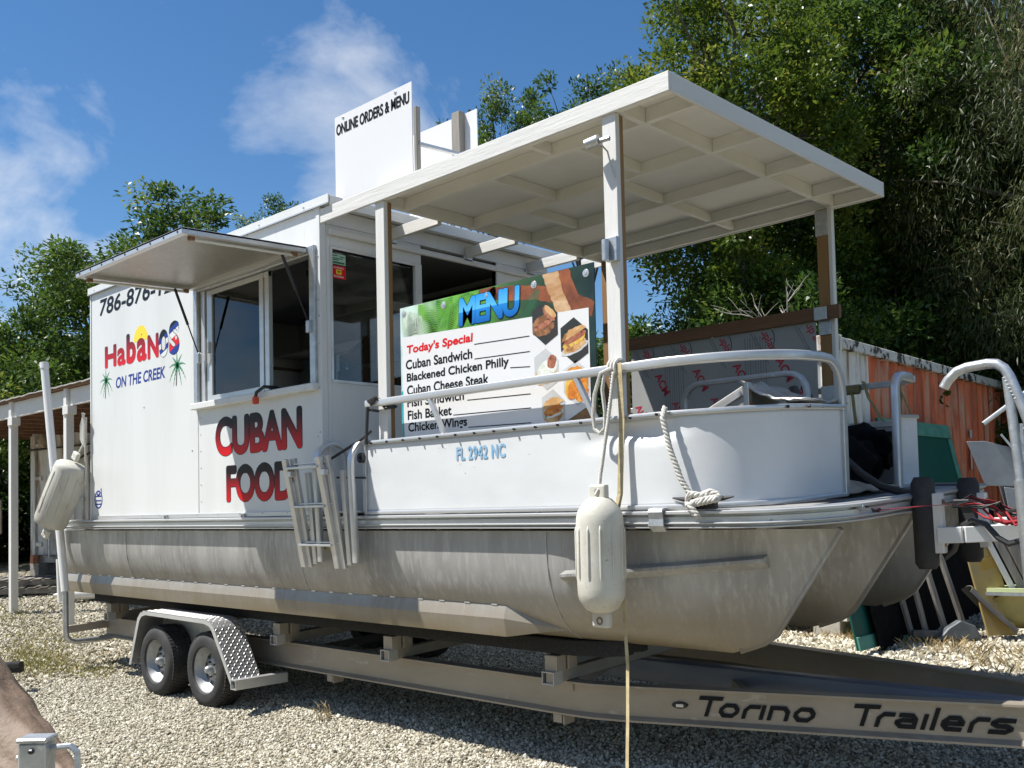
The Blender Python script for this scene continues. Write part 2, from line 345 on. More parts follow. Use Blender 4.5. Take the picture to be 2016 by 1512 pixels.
def gravel_mat(name, stones):
    m = bpy.data.materials.new(name); m.use_nodes = True; t = m.node_tree; n = t.nodes; l = t.links; b = n['Principled BSDF']
    b.inputs['Roughness'].default_value = .9; b.inputs['Specular IOR Level'].default_value = .2
    if stones:
        oi = n.new('ShaderNodeObjectInfo'); c = n.new('ShaderNodeValToRGB'); e = c.color_ramp.elements
        e[0].color = (.13,.115,.085,1); e[1].color = (.66,.635,.55,1); k = e.new(.22); k.color = (.31,.285,.22,1); k = e.new(.6); k.color = (.46,.425,.335,1)
        l.new(oi.outputs['Random'], c.inputs[0])
        g = n.new('ShaderNodeTexCoord'); q = n.new('ShaderNodeTexNoise'); q.inputs['Scale'].default_value = 40; l.new(g.outputs['Object'], q.inputs['Vector'])
        x = n.new('ShaderNodeMixRGB'); x.blend_type = 'MULTIPLY'; x.inputs[0].default_value = .5; l.new(c.outputs[0], x.inputs[1]); l.new(q.outputs[1], x.inputs[2])
        x.blend_type = 'OVERLAY'; x.inputs[0].default_value = .25
        l.new(x.outputs[0], b.inputs['Base Color'])
    else:
        g = n.new('ShaderNodeTexCoord')
        v = n.new('ShaderNodeTexVoronoi'); v.inputs['Scale'].default_value = 34; l.new(g.outputs['Object'], v.inputs['Vector'])
        q = n.new('ShaderNodeTexNoise'); q.inputs['Scale'].default_value = .5; q.inputs['Detail'].default_value = 8; l.new(g.outputs['Object'], q.inputs['Vector'])
        c = n.new('ShaderNodeValToRGB'); e = c.color_ramp.elements; e[0].color = (.16,.14,.10,1); e[1].color = (.42,.385,.305,1)
        l.new(v.outputs['Color'], c.inputs[0])
        x = n.new('ShaderNodeMixRGB'); mr = n.new('ShaderNodeMapRange'); mr.inputs[1].default_value = .5; mr.inputs[2].default_value = .68; l.new(q.outputs[0], mr.inputs[0])
        ml = n.new('ShaderNodeMath'); ml.operation = 'MULTIPLY'; ml.inputs[1].default_value = .6; l.new(mr.outputs[0], ml.inputs[0])
        l.new(ml.outputs[0], x.inputs[0]); l.new(c.outputs[0], x.inputs[1]); x.inputs[2].default_value = (.24,.19,.11,1)
        # beyond the gravel lot: rough grass and leaf litter under the trees
        sx_ = n.new('ShaderNodeSeparateXYZ'); l.new(g.outputs['Object'], sx_.inputs[0]); q2 = n.new('ShaderNodeTexNoise'); q2.inputs['Scale'].default_value = .35; q2.inputs['Detail'].default_value = 5; l.new(g.outputs['Object'], q2.inputs['Vector'])
        def edge(sock, c0, half):
            a_ = n.new('ShaderNodeMath'); a_.operation = 'SUBTRACT'; a_.inputs[1].default_value = c0; l.new(sock, a_.inputs[0])
            b_ = n.new('ShaderNodeMath'); b_.operation = 'ABSOLUTE'; l.new(a_.outputs[0], b_.inputs[0])
            c_ = n.new('ShaderNodeMath'); c_.operation = 'SUBTRACT'; c_.inputs[1].default_value = half; l.new(b_.outputs[0], c_.inputs[0]); return c_
        ex_, ey_ = edge(sx_.outputs[0], -7.5, 15.5), edge(sx_.outputs[1], -.5, 8.5)
        mxx = n.new('ShaderNodeMath'); mxx.operation = 'MAXIMUM'; l.new(ex_.outputs[0], mxx.inputs[0]); l.new(ey_.outputs[0], mxx.inputs[1])
        md_ = n.new('ShaderNodeMath'); md_.operation = 'MULTIPLY_ADD'; md_.inputs[1].default_value = 5.0; l.new(q2.outputs[0], md_.inputs[0]); l.new(mxx.outputs[0], md_.inputs[2])
        mr2 = n.new('ShaderNodeMapRange'); mr2.inputs[1].default_value = 2.2; mr2.inputs[2].default_value = 3.4; l.new(md_.outputs[0], mr2.inputs[0])
        gc_ = n.new('ShaderNodeMixRGB'); l.new(q.outputs[0], gc_.inputs[0]); gc_.inputs[1].default_value = (.035,.05,.014,1); gc_.inputs[2].default_value = (.11,.09,.05,1)
        x3 = n.new('ShaderNodeMixRGB'); l.new(mr2.outputs[0], x3.inputs[0]); l.new(x.outputs[0], x3.inputs[1]); l.new(gc_.outputs[0], x3.inputs[2]); x = x3
        l.new(x.outputs[0], b.inputs['Base Color'])
        u = n.new('ShaderNodeBump'); u.inputs['Strength'].default_value = .9; u.inputs['Distance'].default_value = .02; u.invert = True
        l.new(v.outputs['Distance'], u.inputs['Height']); l.new(u.outputs[0], b.inputs['Normal'])
    return m
ground = link('ground', ground_mesh(), gravel_mat('gravel_bed', False)); tag(ground, kind='structure')

def stone_mesh(seed):
    r = random.Random(seed); bm = bmesh.new(); bmesh.ops.create_icosphere(bm, subdivisions=1, radius=1)
    sx, sy, sz = r.uniform(.8,1.25), r.uniform(.65,1), r.uniform(.45,.75)
    for v in bm.verts:
        k = 1+r.uniform(-.2,.2); v.co = Vector((v.co.x*sx*k, v.co.y*sy*k, v.co.z*sz*k))
    me = bpy.data.meshes.new('stone'); bm.to_mesh(me); bm.free(); me.materials.append(M['stone']); return me
M['stone'] = gravel_mat('gravel_stone', True)
def scatter(name, patch, density, scale, label, seed, cat='gravel'):
    """loose stones spread over one patch of ground by geometry nodes"""
    v = []; f = []
    for (x0, x1, y0, y1) in patch:
        nx = max(1, int((x1-x0)/.5)); ny = max(1, int((y1-y0)/.5)); b = len(v)
        for j in range(ny+1):
            for i in range(nx+1):
                x = x0+(x1-x0)*i/nx; y = y0+(y1-y0)*j/ny; v.append((x, y, gh(x, y)+.004))
        for j in range(ny):
            for i in range(nx): f.append((b+j*(nx+1)+i, b+j*(nx+1)+i+1, b+(j+1)*(nx+1)+i+1, b+(j+1)*(nx+1)+i))
    me = bpy.data.meshes.new(name); me.from_pydata(v, [], f); me.update()
    o = link(name, me, M['stone']); tag(o, label, cat, kind='stuff')
    stone = bpy.data.objects.new('stone_source_'+name, stone_mesh(seed))
    g = bpy.data.node_groups.new(name, 'GeometryNodeTree'); g.interface.new_socket('Geometry', in_out='INPUT', socket_type='NodeSocketGeometry')
    g.interface.new_socket('Geometry', in_out='OUTPUT', socket_type='NodeSocketGeometry')
    gi = g.nodes.new('NodeGroupInput'); go = g.nodes.new('NodeGroupOutput')
    d = g.nodes.new('GeometryNodeDistributePointsOnFaces'); d.inputs['Density'].default_value = density; d.inputs['Seed'].default_value = seed
    ip = g.nodes.new('GeometryNodeInstanceOnPoints'); oi = g.nodes.new('GeometryNodeObjectInfo'); oi.inputs[0].default_value = stone
    rv = g.nodes.new('FunctionNodeRandomValue'); rv.data_type = 'FLOAT_VECTOR'; rv.inputs[1].default_value = (6.28,6.28,6.28)
    rs = g.nodes.new('FunctionNodeRandomValue'); rs.data_type = 'FLOAT'; rs.inputs[2].default_value = scale[0]; rs.inputs[3].default_value = scale[1]
    po_ = g.nodes.new('GeometryNodeInputPosition'); nz_ = g.nodes.new('ShaderNodeTexNoise'); nz_.inputs['Scale'].default_value = 1.1; nz_.inputs['Detail'].default_value = 4; g.links.new(po_.outputs[0], nz_.inputs['Vector'])
    mr_ = g.nodes.new('ShaderNodeMapRange'); mr_.inputs[1].default_value = .36; mr_.inputs[2].default_value = .56; mr_.inputs[3].default_value = density*.35; mr_.inputs[4].default_value = density*1.15; g.links.new(nz_.outputs[0], mr_.inputs[0]); g.links.new(mr_.outputs[0], d.inputs['Density'])
    g.links.new(gi.outputs[0], d.inputs[0]); g.links.new(d.outputs[0], ip.inputs[0]); g.links.new(oi.outputs['Geometry'], ip.inputs['Instance'])
    g.links.new(rv.outputs[0], ip.inputs['Rotation']); g.links.new(rs.outputs[1], ip.inputs['Scale']); g.links.new(ip.outputs[0], go.inputs[0])
    md = o.modifiers.new('scatter', 'NODES'); md.node_group = g; return o
scatter('gravel', [(-4,6.4,-3.2,3.6)], 2600, (.007,.0165), 'loose pale limestone gravel around the trailer', 1)
scatter('pebbles', [(-4,6.4,-3.2,3.6)], 60, (.016,.034), 'scattered larger pebbles among the gravel round the trailer', 4)
scatter('far_gravel', [(-14,-4,-2.5,6.5),(-4,8,3.6,9.5)], 700, (.011,.026), 'pale gravel further back in the lot', 2)
scatter('coarse_stones', [(-1,5.5,4.0,6.2)], 260, (.022,.05), 'bigger whitish stones behind the boat', 3)

# ------------------------------------------------------------------ the boat
boat = thing('food_boat', 'white aluminium pontoon boat carrying a boxy food stand and a white wooden canopy', 'pontoon boat', (0,1.3,0.9))
def pontoon_mat():
    m = mat('pontoon_aluminium', (.385,.383,.377), .38, .2, (.25,.243,.23), 3.5, 9, .36, .66, bump=.10, bs=40, bdist=.006, col3=(.48,.477,.468), vs3=30, lo3=.5, hi3=.8, rvar=.06, stretch=(1,1,.16))
    t = m.node_tree; n = t.nodes; l = t.links; b = n['Principled BSDF']; src = b.inputs['Base Color'].links[0].from_socket
    g = n.new('ShaderNodeNewGeometry'); s_ = n.new('ShaderNodeSeparateXYZ'); l.new(g.outputs['Position'], s_.inputs[0])
    q = n.new('ShaderNodeTexNoise'); q.inputs['Scale'].default_value = 2.2; q.inputs['Detail'].default_value = 6; l.new(g.outputs['Position'], q.inputs['Vector'])
    # waterline stain: brown algae film below the old waterline, with a ragged edge
    a = n.new('ShaderNodeMath'); a.operation = 'MULTIPLY_ADD'; a.inputs[1].default_value = .22; l.new(q.outputs[0], a.inputs[0]); l.new(s_.outputs[2], a.inputs[2])
    r_ = n.new('ShaderNodeMapRange'); r_.inputs[1].default_value = 1.30; r_.inputs[2].default_value = 1.08; l.new(a.outputs[0], r_.inputs[0])
    ml = n.new('ShaderNodeMath'); ml.operation = 'MULTIPLY'; ml.inputs[1].default_value = .75; l.new(r_.outputs[0], ml.inputs[0])
    x = n.new('ShaderNodeMixRGB'); l.new(ml.outputs[0], x.inputs[0]); l.new(src, x.inputs[1]); x.inputs[2].default_value = (.24,.20,.14,1)
    r2 = n.new('ShaderNodeMapRange'); r2.inputs[1].default_value = 1.03; r2.inputs[2].default_value = .93; l.new(a.outputs[0], r2.inputs[0])
    m2 = n.new('ShaderNodeMath'); m2.operation = 'MULTIPLY'; m2.inputs[1].default_value = .75; l.new(r2.outputs[0], m2.inputs[0])
    x2 = n.new('ShaderNodeMixRGB'); l.new(m2.outputs[0], x2.inputs[0]); l.new(x.outputs[0], x2.inputs[1]); x2.inputs[2].default_value = (.21,.165,.09,1)
    l.new(x2.outputs[0], b.inputs['Base Color'])
    # vertical streaks
    return m
M['pontoon'] = pontoon_mat()
ZC, HA, HB, ZT = 1.38, .40, .555, 1.50
def xnose(z): return 3.345+.68*(z-.83)-.25*max(0, .90-z)**1.0*1.0
def hull_w(z): return HA*math.sqrt(max(0, 1-((ZC-z)/HB)**2)) if z < ZC else HA
def pontoon(yc):
    mb = MB(); prof = []
    zs = [ZT, 1.44] + [ZC-HB*math.sin(R(a)) for a in (0,10,20,30,40,50,60,70,78,84,88)]
    for z in zs: prof.append((-1, z))
    prof.append((0, ZC-HB))
    for z in reversed(zs): prof.append((1, z))
    cols = [-4.95, -3.5, -2, -.5, 1, 2.0, 2.18]+[2.18+(1-0)*t for t in (.0,)][0:0]
    m = len(prof); base = 0; rows = []
    for x in cols: rows.append([(x, yc+s*hull_w(z), z) for s, z in prof])
    for k in range(1, 13):
        s_ = k/12.0; row = []
        for s, z in prof:
            xn = xnose(z)
            if z < .95: xn -= .30*((.95-z)/.125)**2*.55
            x = 2.18+(xn-2.18)*s_; w = hull_w(z)*(1-s_**1.7); w = max(w, .014 if z > .84 else 0)
            row.append((x, yc+s*w, z))
        rows.append(row)
    v = [p for r in rows for p in r]; f = []
    for i in range(len(rows)-1):
        for j in range(m-1): f.append((i*m+j, i*m+j+1, (i+1)*m+j+1, (i+1)*m+j))
    f.append(tuple(range(m))); f.append(tuple((len(rows)-1)*m+j for j in range(m)))
    for i in range(len(rows)-1): f.append((i*m, (i+1)*m, (i+1)*m+m-1, i*m+m-1))
    mb.add(v, f); dz = .05*(yc-.42)
    mb.v = [(x, y, z+dz) for x, y, z in mb.v]
    p = mb.build('pontoon', M['pontoon'], boat, smooth=True)
    # keel bar up the stem
    st = MB(); pts = []
    for k in range(14):
        z = .838+(1.5-.838)*k/13; xn = xnose(z)
        if z < .95: xn -= .30*((.95-z)/.125)**2*.55
        pts.append((xn+.004, yc, z+dz))
    st.sweep(pts, rect(.030, .030), up=(1,0,0)); st.build('stem_bar', M['pontoon'], p, bev=.004)
    return p
pon = [pontoon(y) for y in (.42, 1.33, 2.25)]
# welded seams round the near log
for xs_ in (-3.3, -.35, 2.175):
    sm = MB(); sm.sweep([(xs_, .42-hull_w(z)-.001, z) for z in [1.49,1.44]+[ZC-HB*math.sin(R(a)) for a in (0,15,30,45,60,75)]], rect(.010,.006), up=(1,0,0)); sm.build('weld_seam', M['alu_dull'], pon[0])
# lifting strake low on the near log
def strake(yc, sgn):
    mb = MB(); dz = .05*(yc-.42)
    y1 = yc+sgn*(hull_w(1.03)+.004); y2 = yc+sgn*.338; y3 = yc+sgn*.318
    A = [(-4.95,y1,1.035),(1.75,y1,1.035),(1.75,y2,.955),(-4.95,y2,.955)]
    B = [(-4.95,y3,.842),(1.75,y3,.842)]; T = (2.14, yc+sgn*(hull_w(.90)+.0), .90)
    v = A+B+[T]
    mb.add([(x, y, z+dz) for x, y, z in v], [(0,1,2,3),(3,2,5,4),(1,6,2),(2,6,5),(0,3,4),(4,5,6)])
    return mb
strake(.42,-1).build('lifting_strake', M['pontoon'], pon[0])
strake(1.33,-1).build('lifting_strake', M['pontoon'], pon[1]); strake(2.25,-1).build('lifting_strake', M['pontoon'], pon[2])
# short weld beads along the strake
wb = MB()
for k in range(26):
    x = -4.6+k*.25+rng.uniform(-.03,.03); wb.box(x, x+.05, .42-hull_w(1.03)-.010, .42-hull_w(1.03)+.004, 1.033, 1.043)
wb.build('weld_beads', M['alu_plain'], pon[0])['kind'] = 'stuff'
# spray rail on the near bow
def hull_y(x, z):
    s_ = (x-2.18)/(xnose(z)-2.18) if x > 2.18 else 0
    return .42-hull_w(z)*(1-max(0, s_)**1.7)
sp = MB(); pts = [(x, 1.245+(x-2.3)*.085) for x in [2.3+i*.115 for i in range(11)]]
v = []; f = []
for x, z in pts:
    y = hull_y(x, z); v += [(x, y+.01, z+.03), (x, y-.055, z+.006), (x, y-.055, z-.010), (x, y+.005, z-.045)]
for i in range(len(pts)-1):
    for a in range(4): f.append((i*4+a, i*4+(a+1) % 4, i*4+4+(a+1) % 4, i*4+4+a))
f += [(0,1,2,3), tuple(len(v)-4+a for a in range(4))]
sp.add(v, f); sp.build('spray_rail', M['pontoon'], pon[0])

# deck with rounded bow corners
def outline(x0, x1, y0, y1, r, n=10):
    return [(x0,y0)]+[p[:2] for p in arc((x1-r,y0+r), r, -90, 0, n)]+[p[:2] for p in arc((x1-r,y1-r), r, 0, 90, n)]+[(x0,y1)]
dk = MB(); dk.prism(outline(-4.75,3.86,.0,2.66,.52), lambda u, v, w: (u, v, w), .035); dk.v = [(x,y,z+1.555) for x,y,z in dk.v]
M['deck'] = mat('deck_carpet', (.20,.205,.21), .9, 0, (.27,.27,.27), 4, 6, bump=.2, bs=120)
deck = dk.build('deck', M['deck'], boat, shear=True)
rr = MB(); path = [(x, y, 1.56) for x, y in outline(-4.75,3.86,.0,2.66,.52)]
prof = [(-.01,.045),(.044,.045),(.050,.041),(.050,.029),(.044,.026),(.010,.024),(.010,.015),(.032,.013),(.032,-.013),(.046,-.015),(.050,-.018),(.050,-.021),(.046,-.024),(.016,-.026),(.016,-.034),(.040,-.036),(.044,-.039),(.044,-.043),(.038,-.046),(-.01,-.048)]
rr.sweep(path, prof); rr.build('rub_rail', M['alu'], boat, smooth=True, shear=True)
lip = MB(); lip.sweep([(x, y, 1.604) for x, y in outline(-4.75,3.85,.008,2.652,.515)], rect(.05,.008)); lip.build('deck_edge_trim', M['alu'], boat, shear=True)
xb = MB()
for k in range(21): x = -4.5+k*.4; xb.box(x, x+.05, .12, 2.55, 1.495, 1.55)
xb.build('deck_crossbeams', M['alu_dull'], boat, shear=True)
cl = MB(); cl.sweep([(3.02,-.062,1.618),(3.02,-.07,1.60),(3.02,-.06,1.565),(3.02,-.065,1.53),(3.02,-.03,1.50)], rect(.085,.008), up=(0,1,0)); cl.box(2.975,3.065,-.06,0,1.608,1.622)
cl.build('rail_clamp', M['galv'], boat)
sc = MB(); sc.lathe([(0,0),(.016,0),(.016,.006),(0,.008)], (3.62,.06,1.56), 'Y', 10); sc.box(3.61,3.63,.045,.065,1.535,1.558); sc.build('lock_plate', M['galv'], boat)
# horn cleat
ct = MB(); ct.taper([(3.10,-.02,1.672),(3.16,-.02,1.664),(3.24,-.02,1.658),(3.32,-.02,1.658),(3.40,-.02,1.664),(3.46,-.02,1.672)], [.004,.012,.014,.014,.012,.004], 8); ct.box(3.2,3.36,-.035,-.005,1.612,1.655)
ct.build('mooring_cleat', M['black'], boat, smooth=True)

# ------------------------------------------------------------------ stand (the house on deck)
wt = .05
def panel(name, x0, x1, y0, y1, z0, z1, m='white_metal', bev=.003, par=None):
    return MB().box(x0,x1,y0,y1,z0,z1).build(name, M[m], par or boat, bev=bev)
ZD, ZR = 1.63, 3.92
panel('wall_panel', -4.03,-1.845, 0,wt, ZD,ZR)
panel('wall_panel', -1.842,-.052, 0,wt, ZD,2.585)
panel('wall_panel', -1.842,-.052, 0,wt, 3.63,ZR)
panel('corner_trim', -.05,.0, -.006,wt, ZD,ZR)
panel('corner_trim', -4.04,-4.01, -.006,-.001, ZD,ZR)
panel('floor_trim', -4.02,.0, -.012,-.001, 1.612,1.648, 'alu')
panel('wall_panel', -4.03,-3.25, 2.5,2.55, ZD,ZR); panel('wall_panel', -1.85,0, 2.5,2.55, ZD,ZR)
panel('wall_panel', -3.248,-1.852, 2.5,2.55, ZD,2.62); panel('wall_panel', -3.248,-1.852, 2.5,2.55, 3.45,ZR)
panel('wall_panel', -4.03,-3.98, .052,2.498, ZD,ZR)
panel('stand_floor', -4.0,-.02, .052,2.498, 1.62,1.64, 'interior', 0)
roof = panel('stand_roof', -4.05,.13, -.012,2.57, 3.925,3.965)
panel('roof_trim', -4.055,.135, -.022,-.012, 3.918,3.985, 'white_metal', .002, roof); panel('roof_drip', -4.05,.13, -.028,-.0225, 3.912,3.922, 'alu', 0, roof)
panel('roof_trim', .131,.142, -.01,2.57, 3.895,3.975, 'white_metal', .002, roof)
# screws on the walls
def screws(pts, r, m, par, ax='Y', h=.004):
    for x, y, z in pts:
        mb = MB(); mb.lathe([(0,-h),(r*.8,-h),(r,0)], (x,y,z), ax, 8) if ax == 'Y' else mb.lathe([(0,h),(r*.8,h),(r,0)], (x,y,z), ax, 8)
        mb.build('screw', M[m], par)
screws([(-3.9+k*.62,-.022,3.945) for k in range(7)], .012, 'alu_plain', roof)
for k, (x, z) in enumerate([(-2.9,3.36),(-2.86,2.66),(-1.95,2.2),(-.06,2.2),(-.02,3.1),(-.02,2.1)]): screws([(x,-.0065 if x > -.05 else 0,z)], .010, 'alu_dull', boat)
for k in range(12): screws([(-3.92+k*.345,-.012,1.640)], .006, 'alu_dull', boat)
for k in range(6): screws([(-.025,-.0065,1.9+k*.33)], .007, 'alu_dull', boat); screws([(-1.80,0,1.75+k*.145)], .006, 'alu_dull', boat)
MB().box(-1.848,-1.838,-.0025,.0,ZD,2.545).build('panel_seam', M['alu'], boat)
# small hooks on the floor trim
for x in (-2.43,-1.12,2.15):
    hk = MB(); hk.box(x,x+.05,-.03,-.012,1.632,1.637); hk.box(x,x+.006,-.03,-.012,1.60,1.637); hk.box(x+.044,x+.05,-.03,-.012,1.61,1.637); hk.build('deck_clip', M['alu_plain'], boat)

# front wall with service window and entrance
panel('front_panel', -.05,0, .052,.085, ZD,3.80); panel('front_panel', -.05,0, .085,.99, 3.64,3.80)
panel('front_panel', -.05,0, .085,.99, ZD,2.62); panel('door_jamb', -.05,.004, .925,.995, 2.62,3.64)
panel('front_panel', -.05,0, 1.86,2.498, ZD,3.80); panel('front_header', -.05,.0, .052,2.498, 3.802,3.92)
panel('door_jamb', -.05,.01, 1.86,1.93, ZD,3.80)
fw = MB(); fw.box(-.004,.006, .083,.925, 3.618,3.640); fw.box(-.004,.006,.083,.105,2.62,3.62); fw.box(-.004,.006,.083,.925,2.605,2.628); fw.build('front_window_frame', M['alu'], boat, bev=.002)
MB().box(-.03,-.026,.10,.925,2.62,3.63).build('front_window_pane', M['glass_clear'], boat)
# inner door seen through the entrance
dr = MB(); dr.box(-.62,-.58,1.0,1.08,ZD,3.46); dr.box(-.62,-.58,1.82,1.9,ZD,3.46); dr.box(-.62,-.58,1.0,1.9,3.38,3.46); dr.box(-.62,-.58,1.0,1.9,2.35,2.43)
idoor = dr.build('inner_door', M['white_metal'], boat, bev=.004)
MB().box(-.605,-.595,1.08,1.82,2.43,3.38).build('inner_door_pane', M['glass'], idoor)
MB().box(-.605,-.595,1.08,1.82,ZD,2.35).build('inner_door_panel', M['interior'], idoor)

# serving window on the near side
wn = MB()
wn.box(-1.865,-1.80, -.03,.06, 2.56,3.64); wn.box(-.115,-.045,-.03,.06,2.56,3.64); wn.box(-1.80,-.115,-.03,.06,3.575,3.64)
win = wn.build('serving_window', M['galv'], boat, bev=.004)
MB().box(-1.875,-.04,-.06,.06,2.545,2.60).build('window_sill', M['white_metal'], win, bev=.006)
sf = MB(); sf.box(-1.79,-1.72,.0,.05,2.60,3.575); sf.box(-1.70,-1.615,.01,.045,2.61,3.57)
sf.box(-.86,-.80,.005,.045,2.61,3.57); sf.box(-.79,-.73,.012,.05,2.61,3.57); sf.box(-1.62,-.73,.01,.045,2.605,2.655); sf.box(-1.62,-.73,.01,.045,3.53,3.57); sf.box(-.73,-.115,.01,.05,2.60,2.615)
sf.build('window_sash', M['alu'], win, bev=.003)
MB().box(-1.615,-.86,.026,.030,2.655,3.53).build('window_pane', M['glass'], win)
MB().box(-1.66,-1.64,-.01,.01,3.02,3.12).build('window_latch', M['alu_plain'], win, bev=.003)

# lift-up awning over the serving window
ya, yb, za, zb = -.035, -1.04, 3.622, 3.585
def aw(u, v, w=0):            # u along X, v 0 hinge .. 1 outer edge
    return (u, ya+(yb-ya)*v, za+(zb-za)*v+w)
ab = MB()
X0, X1 = -1.87, -.13
ab.add([aw(X0,0,0),aw(X1,0,0),aw(X1,1,0),aw(X0,1,0),aw(X0,0,.012),aw(X1,0,.012),aw(X1,1,.012),aw(X0,1,.012)], [(0,3,2,1),(4,5,6,7),(0,1,5,4),(1,2,6,5),(2,3,7,6),(3,0,4,7)])
M['awning_under'] = mat('awning_sheet', (.36,.35,.325), .40, .45, (.28,.27,.25), 2.2, 7, .35, .7, bump=.1, bs=40, col3=(.44,.43,.40), vs3=36, lo3=.5, hi3=.75)
awn = ab.build('awning', M['awning_under'], boat)
fr = MB(); e = .045
for (u0,u1,v0,v1) in ((X0,X1,0,.055),(X0,X1,.955,1.0),(X0,X0+e,.0551,.9549),(X1-e,X1,.0551,.9549)):
    fr.add([aw(u0,v0,-.03),aw(u1,v0,-.03),aw(u1,v1,-.03),aw(u0,v1,-.03),aw(u0,v0,.0145),aw(u1,v0,.0145),aw(u1,v1,.0145),aw(u0,v1,.0145)], [(0,3,2,1),(4,5,6,7),(0,1,5,4),(1,2,6,5),(2,3,7,6),(3,0,4,7)])
fr.build('awning_frame', M['alu'], awn, bev=.002)
for u in (X0+.03, X1-.06):
    tr = MB(); tr.tube([aw(u,.06,-.048),aw(u,.90,-.048)], .011, 8); tr.build('awning_rod', M['white_metal'], awn, smooth=True)
    for v in (.07,.90):
        q = Vector(aw(u,v,-.045)); MB().box(q.x-.016,q.x+.016,q.y-.022,q.y+.022,q.z-.012,q.z+.022).build('rod_bracket', M['rust'], awn, bev=.004)
for k in range(9):
    for v_ in (1.0,):
        s1 = MB(); p = aw(X0+.08+k*.2, 1, -.01); s1.lathe([(0,-.003),(.007,-.003),(.009,0)], (p[0],p[1]-.001,p[2]), 'Y', 8); s1.build('screw', M['dark_steel'], awn)
def strut(a, b, par):
    a = Vector(a); b = Vector(b); m_ = a.lerp(b, .55)
    g1 = MB(); g1.tube([a, m_], .012, 8); o = g1.build('gas_strut', M['black'], par, smooth=True)
    MB().tube([m_, b], .006, 6).build('strut_rod', M['dark_steel'], o, smooth=True)
    MB().box(b.x-.02,b.x+.02,b.y-.012,b.y+.02,b.z-.08,b.z+.012).build('strut_mount', M['galv'], o, bev=.004)
strut((-1.80,-.23,3.575),(-1.745,-.045,3.02), awn); strut((-.20,-.21,3.575),(-.105,-.045,3.06), awn)
pl_ = MB(); pl_.tube([(-.66,.12,2.60),(-.64,.02,2.625),(-.68,-.07,2.63),(-.74,-.10,2.59),(-.755,-.10,2.555)], .014, 8)
plug = pl_.build('power_cord', M['black'], boat, smooth=True)
px = MB(); px.lathe([(0,0),(.022,0),(.028,-.02),(.026,-.055),(.014,-.06),(0,-.06)], (-.755,-.10,2.557), 'Z', 10); px.build('orange_plug', mat('orange_plastic', (.62,.07,.02), .4), plug, smooth=True)

# inside the stand
kd = MB(); kd.box(-3.9,-.9,2.0,2.48,2.5,2.54); kd.build('counter', M['alu_dull'], boat)
hd = MB()
hd.prism([(1.55,3.05),(2.45,3.05),(2.45,3.75),(2.25,3.75),(1.55,3.20)], lambda u, v, w: (-1.75+w, u, v), 1.25)
hood = hd.build('range_hood', M['dark_steel'], boat, bev=.004)
for k in range(12):
    MB().bar((-1.70+k*.1,1.60,3.235),(-1.70+k*.1,2.2,3.715),.012,.012).build('hood_rib', M['black'], hood)
hg = MB(); hg.tube([(-2.9,2.35,3.05),(-1.9,2.35,3.05),(-1.75,2.3,3.02),(-1.85,2.25,2.70)], .03, 8); hg.build('interior_rail', M['dark_steel'], boat, smooth=True)
panel('stand_ceiling', -3.97,-.06, .06,2.49, 3.88,3.90, 'interior', 0)
panel('interior_partition', -.55,-.1, 1.0,1.06, 2.0,2.9, 'alu_dull'); panel('interior_shelf', -3.9,-1.9, 2.1,2.45, 3.45,3.48, 'alu_dull')
lt = MB(); lt.box(-1.5,-.4,.9,1.02,3.80,3.86); lt.build('ceiling_fitting', M['black'], boat, bev=.005)
st_ = MB(); st_.tube(arc((-.45,2.62),.16,0,360,16,'XZ',.8), .012, 6); st_.build('steering_wheel', M['black'], boat, smooth=True)
bx = MB(); bx.box(-.5,-.15,.5,.85,2.5,2.78); bx.build('storage_box', mat('maroon_box', (.10,.03,.035), .6), boat, bev=.008)

# ------------------------------------------------------------------ canopy over the foredeck
def cz(x): return .009*x                                   # the canopy climbs a touch toward the bow
def cbox(name, x0, x1, y0, y1, z0, z1, m, bev=.003, par=None):
    mb = MB(); mb.box(x0,x1,y0,y1,z0,z1); mb.v = [(x,y,z+cz(x)) for x,y,z in mb.v]
    return mb.build(name, M[m], par or boat, bev=bev)
roof2 = cbox('canopy_roof', .60,3.12, .022,2.678, 3.885,3.898, 'ceiling', 0)
cbox('fascia_board', -.005,3.14, -.0,.02, 3.795,3.902, 'white_wood', .003, roof2)
cbox('fascia_board', .30,3.14, 2.68,2.70, 3.795,3.902, 'white_wood', .003, roof2)
cbox('fascia_board', 3.12,3.14, .021,2.679, 3.795,3.902, 'white_wood_y', .003, roof2)
cbox('header_beam', 2.745,2.783, .06,2.64, 3.798,3.884, 'ceiling', .002, roof2)
cbox('header_beam', .60,.638, .06,2.64, 3.798,3.884, 'ceiling', .002, roof2)
cbox('edge_joist', .60,3.119, .021,.059, 3.80,3.884, 'ceiling', .002, roof2)
cbox('edge_joist', .60,3.119, 2.641,2.679, 3.80,3.884, 'ceiling', .002, roof2)
for y in (.30,1.0,1.66,2.32):
    cbox('joist', .639,2.744, y-.019,y+.019, 3.80,3.884, 'ceiling', .002, roof2)
    cbox('joist_stub', 2.784,3.119, y-.019,y+.019, 3.80,3.884, 'ceiling', .002, roof2)
for y0, y1, x in ((.06,.28,2.03),(.32,.98,1.45),(1.02,1.64,1.92),(1.68,2.30,1.90),(2.34,2.64,1.90),(1.02,1.64,1.1),(.32,.98,2.2)):
    cbox('blocking', x,x+.038, y0,y1, 3.815,3.884, 'ceiling', .002, roof2)
for y in (.66,1.50,2.28):                                  # bare rafters bridging the gap to the stand
    rf = cbox('rafter', .004,.60, y-.02,y+.02, 3.775,3.865, 'white_wood', .003, roof2)
    MB().box(.0,.03,y-.05,y+.05,3.75,3.80).build('rafter_hanger', M['galv'], rf, bev=.002)
